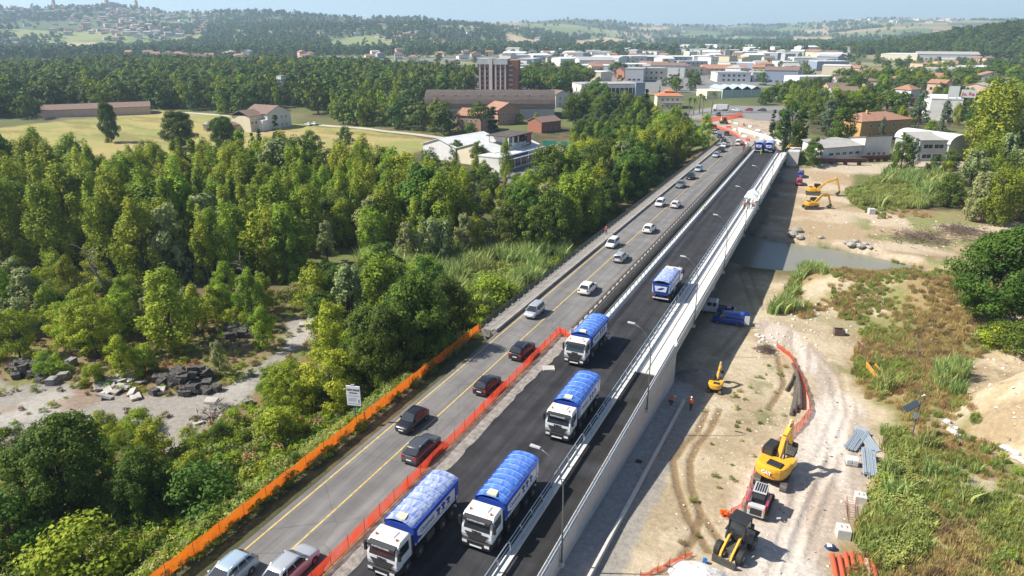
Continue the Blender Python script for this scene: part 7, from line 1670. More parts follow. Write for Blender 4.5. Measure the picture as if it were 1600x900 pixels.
for (x, y) in ((-0.62, -1.0), (0.62, -1.0), (-0.62, 0.2), (0.62, 0.2)): MB().tube([(x, y, 1.2), (x * 0.97, y * 0.9, 2.76)], 0.05, 5).build('cab_pillar', M_TRIM, cb)
MB().box(-1.25, -0.68, 0.15, 0.2, 1.4, 2.6).build('open_door', M_AUTOG, cb)
for s in (-1, 1):
    MB().prism([(0.2, 1.55), (0.5, 1.65), (1.7, 1.0), (2.1, 0.4), (1.9, 0.35), (1.5, 0.8), (0.3, 1.35)], 'x', s * 0.32, s * 0.46).build('lift_arm', M_YEL2, t); MB().tube([(s * 0.2, 0.4, 0.9), (s * 0.2, 1.7, 0.75)], 0.06, 6).build('lift_cylinder', M_STEEL, t)
    MB().box(s * 0.35 - 0.06, s * 0.35 + 0.06, 2.1, 3.2, 0.08, 0.15).build('fork', M_CHASS, t); MB().box(s * 0.82 - 0.26, s * 0.82 + 0.26, -1.7, -0.4, 1.2, 1.26).build('mudguard', M_TRIM, t)
MB().box(-0.85, 0.85, 2.0, 2.12, 0.1, 0.75).build('fork_carriage', M_CHASS, t)
# ------------------------------------------------------------------ street lamps along the new road
pole = MB(); pole.tube([(0, 0, -0.6), (0, 0, 3.0), (-0.05, 0, 6.0), (-0.45, 0, 7.4), (-1.1, 0, 8.3), (-1.9, 0, 8.75)], [0.075, 0.065, 0.05, 0.042, 0.038, 0.035], 8); pole_m = pole.mesh('pole', M_POST, True)
hd_ = MB(); hd_.hexa([(-2.65, -0.14, 8.78), (-1.85, -0.10, 8.70), (-1.85, 0.10, 8.70), (-2.65, 0.14, 8.78), (-2.6, -0.10, 8.88), (-1.85, -0.08, 8.82), (-1.85, 0.08, 8.82), (-2.6, 0.10, 8.88)]); head_m = hd_.mesh('lamp_head', M_WALLG)
bkt = MB(); bkt.box(-0.2, 0.16, -0.16, 0.16, -0.95, -0.55); bkt_m = bkt.mesh('bracket', M_CONC)
lens = MB(); lens.box(-2.55, -2.0, -0.09, 0.09, 8.70, 8.735); lens_m = lens.mesh('lens', M_LAMPW)
names = ['nearest', 'second', 'third', 'fourth', 'fifth', 'sixth', 'seventh', 'eighth', 'ninth']
for i in range(9):
    y = 38.0 + 24.35 * i
    t = thing('street_lamp', f'{names[i]} curved grey lamp post from bottom along new walkway', 'street lamp', (-13.88, y, 0.0), 0, 'street lamps along the walkway')
    inst('pole', pole_m, t); h = inst('lamp_head', head_m, t); inst('lens', lens_m, h); inst('bracket', bkt_m, t)
# ------------------------------------------------------------------ safety nets
N_OR = net_mat('orange_net_dense', (0.95, 0.22, 0.015), 1.0, 3.0); N_RED = net_mat('red_orange_net', (0.95, 0.10, 0.03), 0.74, 1.2); N_SITE = net_mat('site_net', (0.85, 0.10, 0.03), 0.7, 2.5)
M_STAKE = mat('iron_stake', (0.10, 0.05, 0.035), 0.8)
def net(label, path, h, m, gap=2.0, sag=0.12, zoff=0.0, lean=0.0, seed=1, follow=True, stake=True, wav=1.0):
    t = thing('safety_net', label, 'fence', (0, 0, 0))
    path = [np.array(p, float) for p in path]; seglen = [np.linalg.norm(path[i + 1][:2] - path[i][:2]) for i in range(len(path) - 1)]; tot = sum(seglen); n = max(4, int(tot / 0.4))
    cum = np.concatenate([[0], np.cumsum(seglen)]); V = []; pts = []
    for k in range(n + 1):
        s = tot * k / n; i = min(np.searchsorted(cum, s, 'right') - 1, len(seglen) - 1); f = (s - cum[i]) / seglen[i]
        p = path[i][:2] * (1 - f) + path[i + 1][:2] * f; d = (path[i + 1][:2] - path[i][:2]) / seglen[i]; nn = np.array([-d[1], d[0]])
        z = (float(HT(*p)) if follow else 0.0) + zoff; ph = (s / gap) % 1
        top = h - sag * math.sin(math.pi * ph) - 0.06 * float(vnoise(s * 0.8, seed, 3))
        w_ = wav * 0.10 * (float(vnoise(s * 1.3, seed + 4, 7)) - 0.5); w2 = wav * 0.16 * (float(vnoise(s * 1.7, seed + 9, 7)) - 0.5)
        pts.append((p, z, nn))
        for q, hh_, ww_ in ((0, 0.0, w_), (1, top * 0.5, w2), (2, top, lean)):
            V.append((p[0] + nn[0] * ww_, p[1] + nn[1] * ww_, z + hh_))
    F = [(k * 3 + j, k * 3 + j + 1, k * 3 + 4 + j, k * 3 + 3 + j) for k in range(n) for j in range(2)]
    o = bpy.data.objects.new('netting', mesh_np('netting', V, F, [m], smooth=True)); COL.objects.link(o); o.parent = t
    if stake:
        sm = MB().tube([(0, 0, -0.2), (0, 0, h + 0.12)], 0.02, 5).mesh('stake', M_STAKE)
        for k in range(int(tot / gap) + 1):
            p, z, _ = pts[min(int(round(k * gap / tot * n)), n)]; inst('stake', sm, t, (p[0], p[1], z))
    return t
net('long bright orange net fence along left edge of old road', [(-38.35, 12), (-38.3, 40), (-38.25, 71.5)], 1.25, N_OR, 2.4, 0.10, 0.05, seed=2, follow=False)
net('long translucent red net fence between traffic and dump trucks', [(-28.62, 8), (-28.62, 40), (-28.7, 75.2)], 1.1, N_RED, 2.0, 0.03, 0.0, seed=3, follow=False, wav=0.25)
net('short red net closing the start of old bridge parapet', [(-28.7, 75.2), (-27.6, 74.4), (-26.6, 73.6)], 1.0, N_RED, 1.2, 0.1, 0.05, seed=4, follow=False)
pth = lambda px: [at(a, b)[:2] for a, b in px]
net('orange net winding along the pale site track', pth([(1213, 542), (1236, 560), (1252, 592), (1264, 625), (1266, 648), (1252, 668), (1222, 695), (1190, 712)]), 1.0, N_SITE, 2.2, 0.15, seed=5, lean=-0.2)
net('orange net on earth slope beside the parked machines', pth([(1190, 712), (1178, 740), (1168, 770), (1158, 795), (1134, 812)]), 0.9, N_SITE, 2.0, 0.2, seed=6)
net('crumpled orange net on white heap at bottom edge', pth([(1000, 905), (1030, 893), (1055, 880), (1082, 868)]), 0.75, N_SITE, 1.5, 0.3, seed=7)
net('orange net along far bend of the old road', [atz(a, b, 0)[:2] for a, b in ((1160, 236), (1161, 226), (1152, 215), (1138, 206), (1112, 198))], 1.1, N_SITE, 2.5, 0.05, 0.02, seed=8, follow=False)
net('long red net before the roundabout', pth([(1096, 192), (1115, 189), (1135, 187), (1152, 183), (1160, 181)]), 1.8, N_RED, 3.0, 0.05, seed=9)
t = thing('safety_net', 'tangle of orange net beside black loader cab', 'fence', at(1133, 806)); rgx = np.random.default_rng(2); mb = MB()
for k in range(14):
    a = rgx.uniform(-0.45, 0.45, (4, 3)); a[:, 2] = np.abs(a[:, 2]) * 1.6; mb.quad(*[tuple(q) for q in a])
mb.build('netting', N_OR, t)
# ------------------------------------------------------------------ road sign
p = atz(557, 668, -0.6)
t = thing('road_sign', 'white sign board with black lettering on teal post behind orange fence', 'sign', (p[0], p[1], float(HT(p[0], p[1]))), R(14))
M_TEAL = mat('teal_post', (0.02, 0.16, 0.18), 0.5); zb = 1.9 - float(HT(p[0], p[1]))
MB().tube([(0, 0.06, -0.5), (0, 0.06, zb + 0.3)], 0.07, 8).build('post', M_TEAL, t)
bd = MB().box(-0.72, 0.72, -0.04, 0.04, zb, zb + 2.15).build('board', M_WHT, t, bevel=0.015); MB().box(-0.72, 0.72, 0.0, 0.12, zb - 0.12, zb - 0.01).build('cross_bar', M_TEAL, t); MB().box(-0.2, 0.15, -0.03, 0.05, zb + 2.16, zb + 2.32).build('tab', M_WALLG, t)
M_INK = mat('black_ink', (0.03, 0.03, 0.03), 0.6); M_INKR = mat('purple_ink', (0.14, 0.04, 0.09), 0.6)
inst('lettering', text_mesh('LEZY-SHOP', 0.26, M_INK, 0.004, bold=0.012), bd, (0, -0.046, zb + 1.72), rot=(R(90), 0, 0)); inst('lettering', text_mesh('AMANDA', 0.20, M_INKR, 0.004, bold=0.006), bd, (0, -0.046, zb + 1.40), rot=(R(90), 0, 0))
for (x0, x1, z) in ((-0.55, 0.55, 1.08), (-0.55, 0.3, 0.80), (-0.55, 0.3, 0.66), (-0.55, 0.2, 0.52), (-0.6, 0.6, 0.22)): MB().box(x0, x1, -0.047, -0.041, zb + z - 0.03, zb + z + 0.03).build('print_line', mat('grey_ink', (0.30, 0.33, 0.36), 0.6), bd)
MB().box(0.48, 0.56, -0.047, -0.041, zb + 0.34, zb + 0.72).build('print_mark', M_INK, bd)
# ------------------------------------------------------------------ gazebo tents
M_TENT = mat('white_canvas', (0.78, 0.78, 0.78), 0.8, 0.03, 1)
def gazebo(label, pos, mark):
    t = thing('gazebo', label, 'tent', pos, 0, 'white gazebos on the walkway'); a = 1.25
    n = 8; rows = []
    for k in range(7):
        f = k / 6; r_ = a * (1 - f) ** 1.25 + 0.03; z = 2.25 + 1.05 * f; rows.append([(-r_, -r_ * 1.2, z), (r_, -r_ * 1.2, z), (r_, r_ * 1.2, z), (-r_, r_ * 1.2, z)])
    rf = MB().loft(rows).build('canopy', M_TENT, t)
    v = MB()
    for (x0, x1, y0, y1) in ((-a, a, -a * 1.2, -a * 1.2 + 0.02), (-a, a, a * 1.2 - 0.02, a * 1.2), (-a, -a + 0.02, -a * 1.2, a * 1.2), (a - 0.02, a, -a * 1.2, a * 1.2)): v.box(x0, x1, y0, y1, 2.0, 2.27)
    v.build('valance', M_TENT, rf)
    if mark: MB().hexa([(-0.5, -0.95, 2.53), (0.5, -0.95, 2.53), (0.35, -0.7, 2.74), (-0.35, -0.7, 2.74), (-0.5, -0.97, 2.55), (0.5, -0.97, 2.55), (0.35, -0.72, 2.76), (-0.35, -0.72, 2.76)]).build('printed_mark', M_PANELB, rf)
    for x in (-a + 0.05, a - 0.05):
        for y in (-a * 1.2 + 0.05, a * 1.2 - 0.05): MB().box(x - 0.025, x + 0.025, y - 0.025, y + 0.025, 0, 2.3).build('leg', M_STEEL, t)
gazebo('nearer white gazebo tent on bridge walkway', (-15.65, 157.5, 0.165), False); gazebo('farther white gazebo tent with blue print on bridge walkway', (-15.65, 161.0, 0.165), True)
# ------------------------------------------------------------------ people
M_SKIN = mat('skin', (0.45, 0.27, 0.19), 0.6); M_HAIR = mat('dark_hair', (0.03, 0.02, 0.015), 0.8); M_HIVIS = mat('orange_workwear', (0.85, 0.16, 0.03), 0.7); M_HIY = mat('yellow_workwear', (0.62, 0.68, 0.06), 0.7); M_SHIRT = mat('white_shirt', (0.72, 0.73, 0.75), 0.8); M_TROU = mat('dark_trousers', (0.04, 0.045, 0.06), 0.9); M_DKT = mat('dark_shirt', (0.05, 0.05, 0.06), 0.9); M_REDS = mat('red_shirt', (0.45, 0.04, 0.04), 0.8); M_PINK = mat('pink_shirt', (0.65, 0.25, 0.22), 0.8); M_HELM = mat('white_helmet', (0.75, 0.75, 0.73), 0.4)
def person(label, pos, rz, top, trou=None, pose='stand', helmet=False, arm=0.0):
    trou = trou or M_TROU
    if pose == 'stand':
        J = {'pel': (0, 0, 0.95), 'che': (0, 0.02, 1.32), 'nec': (0, 0.02, 1.50), 'hb': (0, 0.03, 1.58), 'ht': (0, 0.04, 1.74)}
        for s, k in ((-1, 'l'), (1, 'r')):
            J.update({k + 'sh': (s * 0.19, 0.0, 1.42), k + 'el': (s * 0.27, -0.03, 1.14), k + 'wr': (s * 0.26, 0.10, 0.92), k + 'hd': (s * 0.25, 0.14, 0.83), k + 'hp': (s * 0.10, 0, 0.90), k + 'kn': (s * 0.12, 0.04 * s, 0.50), k + 'an': (s * 0.13, -0.02 + 0.08 * s, 0.09), k + 'to': (s * 0.14, 0.14 + 0.08 * s, 0.04)})
        if arm:
            J['lel'] = (-0.42, 0.10, 1.36); J['lwr'] = (-0.58, 0.22, 1.52); J['lhd'] = (-0.63, 0.26, 1.60)
    else:   # crouching, reaching to the ground
        J = {'pel': (0, -0.25, 0.55), 'che': (0, 0.10, 0.82), 'nec': (0, 0.25, 0.92), 'hb': (0, 0.32, 0.95), 'ht': (0, 0.45, 1.05)}
        for s, k in ((-1, 'l'), (1, 'r')):
            J.update({k + 'sh': (s * 0.19, 0.16, 0.86), k + 'el': (s * 0.25, 0.36, 0.58), k + 'wr': (s * 0.16, 0.52, 0.34), k + 'hd': (s * 0.13, 0.56, 0.25), k + 'hp': (s * 0.11, -0.22, 0.50), k + 'kn': (s * 0.20, 0.22, 0.46), k + 'an': (s * 0.17, -0.08, 0.09), k + 'to': (s * 0.18, 0.12, 0.04)})
    Rr = {'pel': 0.15, 'che': 0.17, 'nec': 0.065, 'hb': 0.085, 'ht': 0.09, 'sh': 0.085, 'el': 0.055, 'wr': 0.04, 'hd': 0.035, 'hp': 0.105, 'kn': 0.07, 'an': 0.05, 'to': 0.04}
    ks = list(J); E_ = [('pel', 'che'), ('che', 'nec'), ('nec', 'hb'), ('hb', 'ht')]
    for k in 'lr': E_ += [('che', k + 'sh'), (k + 'sh', k + 'el'), (k + 'el', k + 'wr'), (k + 'wr', k + 'hd'), ('pel', k + 'hp'), (k + 'hp', k + 'kn'), (k + 'kn', k + 'an'), (k + 'an', k + 'to')]
    me = bpy.data.meshes.new('body'); me.from_pydata([J[k] for k in ks], [(ks.index(a), ks.index(b)) for a, b in E_], [])
    ob = bpy.data.objects.new('tmp', me); COL.objects.link(ob)
    ob.modifiers.new('skin', 'SKIN'); sv = me.skin_vertices[0].data
    for i, k in enumerate(ks):
        r_ = Rr.get(k) or Rr[k[1:]]; sv[i].radius = (r_, r_ * (0.75 if k in ('pel', 'che') else 1)); sv[i].use_root = (k == 'pel')
    ob.modifiers.new('sub', 'SUBSURF').levels = 1
    dg = bpy.context.evaluated_depsgraph_get(); bm_ = bpy.data.meshes.new_from_object(ob.evaluated_get(dg)); bpy.data.objects.remove(ob)
    bm_.materials.clear()
    for m in (top, trou, M_SKIN, M_TRIM): bm_.materials.append(m)
    segs = [(np.array(J[a]), np.array(J[b]), a, b) for a, b in E_]
    for pl in bm_.polygons:
        c = np.array(pl.center); best = min(segs, key=lambda s_: np.linalg.norm(c - (s_[0] + np.clip(np.dot(c - s_[0], s_[1] - s_[0]) / np.dot(s_[1] - s_[0], s_[1] - s_[0]), 0, 1) * (s_[1] - s_[0]))))
        a, b = best[2], best[3]
        pl.material_index = 2 if b in ('hb', 'ht') or b[1:] in ('wr', 'hd') else 3 if b[1:] == 'to' else 1 if b[1:] in ('hp', 'kn', 'an') else 0
        pl.use_smooth = True
    t = thing('person', label, 'person', pos, rz); inst('body', bm_, t)
    hc = np.array(J['ht']); hm = MB(); rows = []
    for k in range(5):
        a = k / 4 * 1.35; rows.append([(hc[0] + 0.118 * math.cos(a) * math.cos(q * 0.785), hc[1] - 0.015 + 0.125 * math.cos(a) * math.sin(q * 0.785), hc[2] - 0.01 + 0.125 * math.sin(a)) for q in range(8)])
    hm.loft(rows).build('helmet' if helmet else 'hair', M_HELM if helmet else M_HAIR, t, smooth=True)
    return t
person('man in white shirt and dark trousers raising an arm on fresh asphalt', atz(951, 541, 0.012), R(150), M_SHIRT, arm=1)
person('person in red walking on left pavement of old bridge', (-37.5, float(atz(946, 366, 0.17)[1]), 0.172), R(160), M_REDS)
person('worker in orange crouching beside the retaining wall', at(1048, 632), R(-60), M_HIVIS, M_TROU, 'crouch', True)
person('worker in orange standing at low concrete kerb wall', at(1079, 642), R(40), M_HIVIS, M_TROU, 'stand', True)
person('person in orange standing left in front of gazebo', (-16.5, 154.2, 0.168), R(20), M_HIVIS); person('person in dark clothes in front of gazebo', (-15.6, 154.8, 0.168), R(-30), M_DKT); person('person in pink standing at right of gazebo', (-14.9, 155.2, 0.168), R(10), M_PINK)
person('worker in yellow behind the far dump trucks', (-21.7, 232.5, 0.012), R(30), M_HIY, M_HIY, helmet=True); person('worker in yellow beside left guardrail of new bridge', (-23.8, float(atz(1091, 333, 0)[1]), 0.012), R(200), M_HIY, M_TROU, helmet=True)
# ------------------------------------------------------------------ stacks and materials on the site
def along(pa, pb):
    a, b = at(*pa), at(*pb); d = b[:2] - a[:2]; return a, float(np.hypot(*d)), math.atan2(d[1], d[0])
M_PIPE = mat('orange_pvc', (0.50, 0.095, 0.04), 0.5, 0.08, 2); M_PIPEP = mat('pale_pvc', (0.62, 0.33, 0.26), 0.5)
def pipe_mesh(r, L, m):
    n = 14; mb = MB(); ro = [[(y, rr * math.cos(6.28318 * i / n), r + rr * math.sin(6.28318 * i / n)) for i in range(n)] for y, rr in ((0, r * 0.86), (0, r), (0.3, r), (0.31, r * 0.93), (L, r * 0.93), (L, r * 0.8))]
    ro = [[(p[0], p[1], p[2]) for p in rg_] for rg_ in ro]; mb.loft(ro, caps=False); mb.tube([(0.05, 0, r), (0.06, 0, r)], r * 0.84, n); return mb.mesh('pipe', m, False)
pm1, pm2 = pipe_mesh(0.2, 6, M_PIPE), pipe_mesh(0.2, 6, M_PIPEP)
nm = ['leftmost', 'second', 'third', 'fourth', 'fifth', 'sixth', 'seventh']
for i, (x, y) in enumerate(((1299.5, 870), (1310.5, 872), (1320, 868), (1330, 867), (1343, 873), (1353, 878), (1362, 877))):
    a, L_, rz = along((x, y), (x + 7, y + 30)); t = thing('plastic_pipe', f'{nm[i]} {"pale pink" if i == 5 else "orange"} plastic pipe in row at bottom edge', 'pipe', a, rz, 'plastic pipes'); inst('tube', pm2 if i == 5 else pm1, t)
# bundles of galvanised beams
def beam_mesh(L): return MB().prism([(-0.15, 0), (-0.12, 0.05), (-0.05, 0.05), (0, 0.0), (0.05, 0.05), (0.12, 0.05), (0.15, 0), (0.12, 0.06), (0.05, 0.07), (0, 0.03), (-0.05, 0.07), (-0.12, 0.06)], 'y', 0, L).mesh('beam', M_STEELP)
bmm = beam_mesh(4.6)
gp = random.Random(8)
def bundle(label, pa, pb, n, fan, z0=0.12):
    a, L_, rz = along(pa, pb); t = thing('steel_beam_stack', label, 'steel beams', a, rz - math.pi / 2)
    for k in (0.6, 3.8): MB().box(-0.8, 0.8, k - 0.06, k + 0.06, 0, 0.11).build('timber_bearer', M_BARKP, t)
    for i in range(n):
        inst('beam', bmm, t, (-0.48 + (i % 4) * 0.31 + gp.uniform(-.015, .015), gp.uniform(-0.25, 0.25), z0 + (i // 4) * 0.09), gp.uniform(-fan, fan))
bundle('tidy stack of galvanised guardrail beams beside pale track', (1360, 748), (1352, 692), 20, 0.008); bundle('fanned-out galvanised beams above the tidy stack', (1328, 704), (1350, 676), 8, 0.03); bundle('galvanised beams leaning behind the white pallet', (1367, 706), (1352, 688), 4, 0.03)
t = thing('pallet_of_bags', 'white wrapped pallet beside galvanised beams', 'pallet', at(1330, 726), R(8)); MB().box(-0.55, 0.55, -0.45, 0.45, 0, 0.14).build('pallet', M_BARKP, t)
for k in range(3):
    for j in range(2): MB().box(-0.54 + j * 0.55, -0.01 + j * 0.55, -0.43, 0.43, 0.15 + k * 0.22, 0.36 + k * 0.22).build('bag', M_WALLW if k == 2 else M_WALLG, t, bevel=0.05)
for (x, y, s, lab, rz) in ((1316, 838, 1.05, 'pale concrete cube beside pale track', 0.2), (1343, 785, 0.95, 'pale concrete cube at edge of tall grass', 0.1), (1361, 334, 1.5, 'lone concrete block on sandy far bank', 0.3)):
    t = thing('concrete_block', lab, 'block', at(x, y), rz); MB().box(-s / 2, s / 2, -s / 2, s / 2, -0.1, s * 0.9).build('block', M_CONC, t, bevel=0.03)
    for q in (-1, 1): MB().tube([(q * s * 0.2, -0.1, s * 0.88), (q * s * 0.2, -0.1, s * 0.98), (q * s * 0.2, 0.1, s * 0.98), (q * s * 0.2, 0.1, s * 0.88)], 0.02, 5).build('lifting_loop', M_RUST, t)
M_REB = mat('rusty_rebar', (0.22, 0.11, 0.06), 0.8)
t = thing('rebar_cage', 'rusty rebar cage between concrete cubes', 'rebar', at(1331, 805), R(5))
for (x, z) in ((-0.4, 0.1), (0.4, 0.1), (-0.4, 0.8), (0.4, 0.8)): MB().tube([(x, -1.6, z), (x, 1.6, z)], 0.03, 5).build('bar', M_REB, t)
for k in range(9): MB().tube([(-0.4, -1.5 + k * 0.37, 0.1), (0.4, -1.5 + k * 0.37, 0.1), (0.4, -1.5 + k * 0.37, 0.8), (-0.4, -1.5 + k * 0.37, 0.8), (-0.4, -1.5 + k * 0.37, 0.1)], 0.02, 4).build('stirrup', M_REB, t)
t = thing('waste_bag', 'dark blue and white waste bag on pale gravel', 'bag', at(1297, 858), 0.3)
mb = MB(); rows = []
for k in range(6):
    a = k / 5 * math.pi; rows.append([(0.45 * math.sin(a) * math.cos(q * 0.785) * (1 + 0.15 * math.sin(q * 2.1)) + 0.001 * q, 0.35 * math.sin(a) * math.sin(q * 0.785), 0.22 - 0.22 * math.cos(a)) for q in range(8)])
mb.loft(rows).build('sack', mat('navy_plastic', (0.03, 0.05, 0.14), 0.4), t, smooth=True); MB().box(-0.3, 0.05, -0.25, 0.1, 0.40, 0.46).build('lid', M_WHT, t, bevel=0.02)
t = thing('canister', 'small blue canister beside wheel loader', 'canister', at(1101, 880)); MB().box(-0.16, 0.16, -0.12, 0.12, 0, 0.42).build('body', mat('blue_plastic', (0.02, 0.14, 0.45), 0.4), t, bevel=0.03); MB().box(-0.03, 0.03, -0.1, 0.1, 0.42, 0.48).build('handle', MATS['blue_plastic'], t)
# solar post
p = at(1423, 688)
t = thing('solar_post', 'grey mast with solar panel and small box above weeds', 'mast', p, R(20)); MB().tube([(0, 0, -0.3), (0.1, 0, 5.4)], [0.08, 0.05], 8).build('mast', M_POST, t)
M_PV = mat('solar_cells', (0.03, 0.04, 0.05), 0.2); MB().hexa([(-1.3, -0.5, 3.55), (-0.1, -0.5, 4.45), (-0.1, 0.5, 4.45), (-1.3, 0.5, 3.55), (-1.32, -0.5, 3.6), (-0.12, -0.5, 4.5), (-0.12, 0.5, 4.5), (-1.32, 0.5, 3.6)]).build('solar_panel', M_PV, t)
MB().box(-0.3, 0.02, -0.2, 0.02, 2.7, 3.4).build('control_box', M_WHT, t, bevel=0.02); MB().tube([(0.05, 0, 5.2), (0.3, 0, 5.35), (0.42, 0, 5.25)], 0.07, 6).build('camera_head', M_WHT, t)
# rough stones and heaps
def rock_mesh(seed, m, n=9, flat=0.75):
    rg = np.random.default_rng(seed); rows = []
    for k in range(6):
        a = 0.12 + k / 5 * (math.pi - 0.24); rows.append([(math.sin(a) * math.cos(q * 6.283 / n) * rg.uniform(0.78, 1.2), math.sin(a) * math.sin(q * 6.283 / n) * rg.uniform(0.78, 1.2), -math.cos(a) * flat * rg.uniform(0.85, 1.15)) for q in range(n)])
    return MB().loft(rows).mesh('rock', m)
M_STONE = mat('pale_stone', (0.58, 0.55, 0.49), 0.9, 0.12, 2, bump=0.05, bscale=3); M_STONEG = mat('grey_stone', (0.30, 0.28, 0.25), 0.9, 0.2, 2, bump=0.05, bscale=3)
RK = [rock_mesh(i, M_STONE) for i in range(4)]; RKG = [rock_mesh(10 + i, M_STONEG) for i in range(4)]
def rocks(lst, label, grp, ms=RK):
    for i, (x, y, s) in enumerate(lst):
        p = at(x, y); o = inst('boulder', ms[i % 4], None, (p[0], p[1], p[2] + s * 0.25), gp.uniform(0, 6), (s, s * gp.uniform(0.8, 1.2), s * 0.8)); tag(o, label, 'boulder', grp)
rocks([(1472, 664, .3), (1480, 660, .45), (1484, 672, .4), (1490, 676, .4), (1496, 682, .35), (1502, 684, .4), (1510, 688, .35), (1486, 668, .35), (1500, 690, .3), (1493, 670, .35)], 'white boulder in the line below the earth mound', 'white boulders below the earth mound')
rocks([(1572, 702, .5), (1580, 706, .4), (1588, 710, .45), (1592, 718, .4), (1584, 716, .3), (1598, 722, .35)], 'pale boulder by the right edge below earth mound', 'boulders at right edge')
rocks([(1330, 383, 1.0), (1338, 378, .8), (1345, 386, .9), (1322, 380, .7), (1352, 382, .7), (1283, 372, .7), (1245, 362, 1.4), (1238, 368, 1.2), (1250, 372, .9), (1360, 388, .6)], 'rough boulder on river edge by the sandy bank', 'boulders at river edge', RKG)
rg = random.Random(31)
rocks([(rg.uniform(1180, 1215), rg.uniform(520, 552), rg.uniform(.12, .3)) for _ in range(40)], 'small pale stone near brush pile at the bend', 'stones by the brush pile')
rocks([(rg.uniform(1210, 1330), rg.uniform(455, 545), rg.uniform(.1, .26)) for _ in range(60)], 'small pale stone on slope beside pale track', 'stones beside the track')
def twigs(name, label, cat, px, n, L, r, spread, hgt, m, seed, lay=0.3):
    p = at(*px); g = np.random.default_rng(seed); mb = MB()
    for k in range(n):
        c = g.normal(size=3) * np.array([spread, spread, 0]); c[2] = hgt * max(0, 1 - (c[0] ** 2 + c[1] ** 2) / (spread * 1.7) ** 2) * g.uniform(0.2, 1); d = g.normal(size=3); d[2] *= lay; d = d / np.linalg.norm(d) * L * g.uniform(0.4, 1) / 2
        mb.tube([c - d, c + d * 0.1 + g.normal(size=3) * 0.05, c + d], [r, r * 0.8, r * 0.4], 4)
    o = mb.build(name, m, None, loc=tuple(p)); tag(o, label, cat, None, 'stuff' if n > 200 else None); return o
M_TWIG = mat('dry_twigs', (0.14, 0.10, 0.075), 0.95, 0.3, 4); M_TIMB = mat('weathered_timber', (0.30, 0.27, 0.23), 0.9, 0.3, 3)
twigs('brush_pile', 'dark pile of dry brushwood at bend of site track', 'brush pile', (1196, 549), 320, 1.6, 0.02, 0.75, 1.1, M_TWIG, 1)
twigs('brush_pile', 'brown brushwood heap on sandy far bank', 'brush pile', (1435, 372), 320, 4, 0.05, 3.4, 1.0, M_TWIG, 2); twigs('brush_pile', 'second brown brushwood heap near huge dark tree', 'brush pile', (1500, 362), 320, 4, 0.05, 3.2, 1.0, M_TWIG, 3)
for i, (px, lab) in enumerate((((330, 655), 'grey timber scraps beside yard road'), ((85, 822), 'pale timber scraps beneath spreading tree'), ((190, 690), 'timber scraps at edge of yard'), ((345, 640), 'small heap of pale boards near bushes'), ((370, 710), 'dark scrap heap behind round bush'))): twigs('timber_heap', lab, 'timber', px, 70, 2.0, 0.06, 1.1, 0.5, M_TIMB if i < 4 else M_TWIG, 20 + i, 0.15)
def logs(label, lst):
    t = thing('log_pile', label, 'logs', (0, 0, 0))
    for (a, b, r0, zo) in lst:
        p, q = at(*a), at(*b); MB().tube([(p[0], p[1], p[2] + r0 + zo), ((p[0] + q[0]) / 2 + 0.15, (p[1] + q[1]) / 2, (p[2] + q[2]) / 2 + r0 * 1.2 + zo), (q[0], q[1], q[2] + r0 + zo)], [r0, r0 * 0.9, r0 * 0.6], 8).build('log', M_BARK, t)
logs('brown tree trunks lying against orange net', [((1241, 645), (1246, 585), 0.28, 0), ((1249, 640), (1244, 582), 0.3, 0.1), ((1236, 650), (1242, 600), 0.22, 0), ((1228, 612), (1240, 586), 0.16, 0.1), ((1238, 570), (1243, 590), 0.18, 0)])
# rusty yellow frames half hidden in grass
t = thing('steel_trough', 'rusty yellow steel trough half sunk in grass beside track', 'steel frame', at(1375, 603), 0); a, L_, rz = along((1352, 577), (1392, 618)); t.location = tuple(map(float, a)); t.rotation_euler = (0, 0, rz)
M_RYEL = mat('rusty_yellow_paint', (0.50, 0.25, 0.04), 0.8, 0.4, 2)
MB().box(0, L_, -0.06, 0.06, -0.2, 1.0).build('side_plate', M_RYEL, t); MB().box(0, L_, 1.0, 1.12, -0.2, 1.0).build('side_plate', M_RYEL, t); MB().box(-0.05, 0.05, -0.06, 1.12, -0.2, 1.05).build('end_plate', M_RUST, t); MB().box(0, L_, -0.1, 0.1, 1.0, 1.1).build('rim', M_RYEL, t)
a, L_, rz = along((1339, 542), (1382, 590)); t = thing('steel_girder', 'thin rusty girder lying above yellow trough', 'steel beam', a, rz); MB().prism([(-0.15, 0), (0.15, 0), (0.15, 0.04), (0.03, 0.06), (0.03, 0.34), (0.15, 0.36), (0.15, 0.4), (-0.15, 0.4), (-0.15, 0.36), (-0.03, 0.34), (-0.03, 0.06), (-0.15, 0.04)], 'x', 0, L_).build('girder', M_RUST, t, loc=(0, 0, 0.5))
t = thing('metal_crate', 'dark rusty crate standing on stony slope', 'crate', at(1310, 523), 0.3); MB().box(-0.7, 0.7, -0.5, 0.5, 0, 0.08).build('floor', M_TRIM, t)
for (x0, x1, y0, y1) in ((-0.7, 0.7, -0.5, -0.45), (-0.7, 0.7, 0.45, 0.5), (-0.7, -0.65, -0.5, 0.5), (0.65, 0.7, -0.5, 0.5)): MB().box(x0, x1, y0, y1, 0, 0.95).build('side', M_TWIG, t)
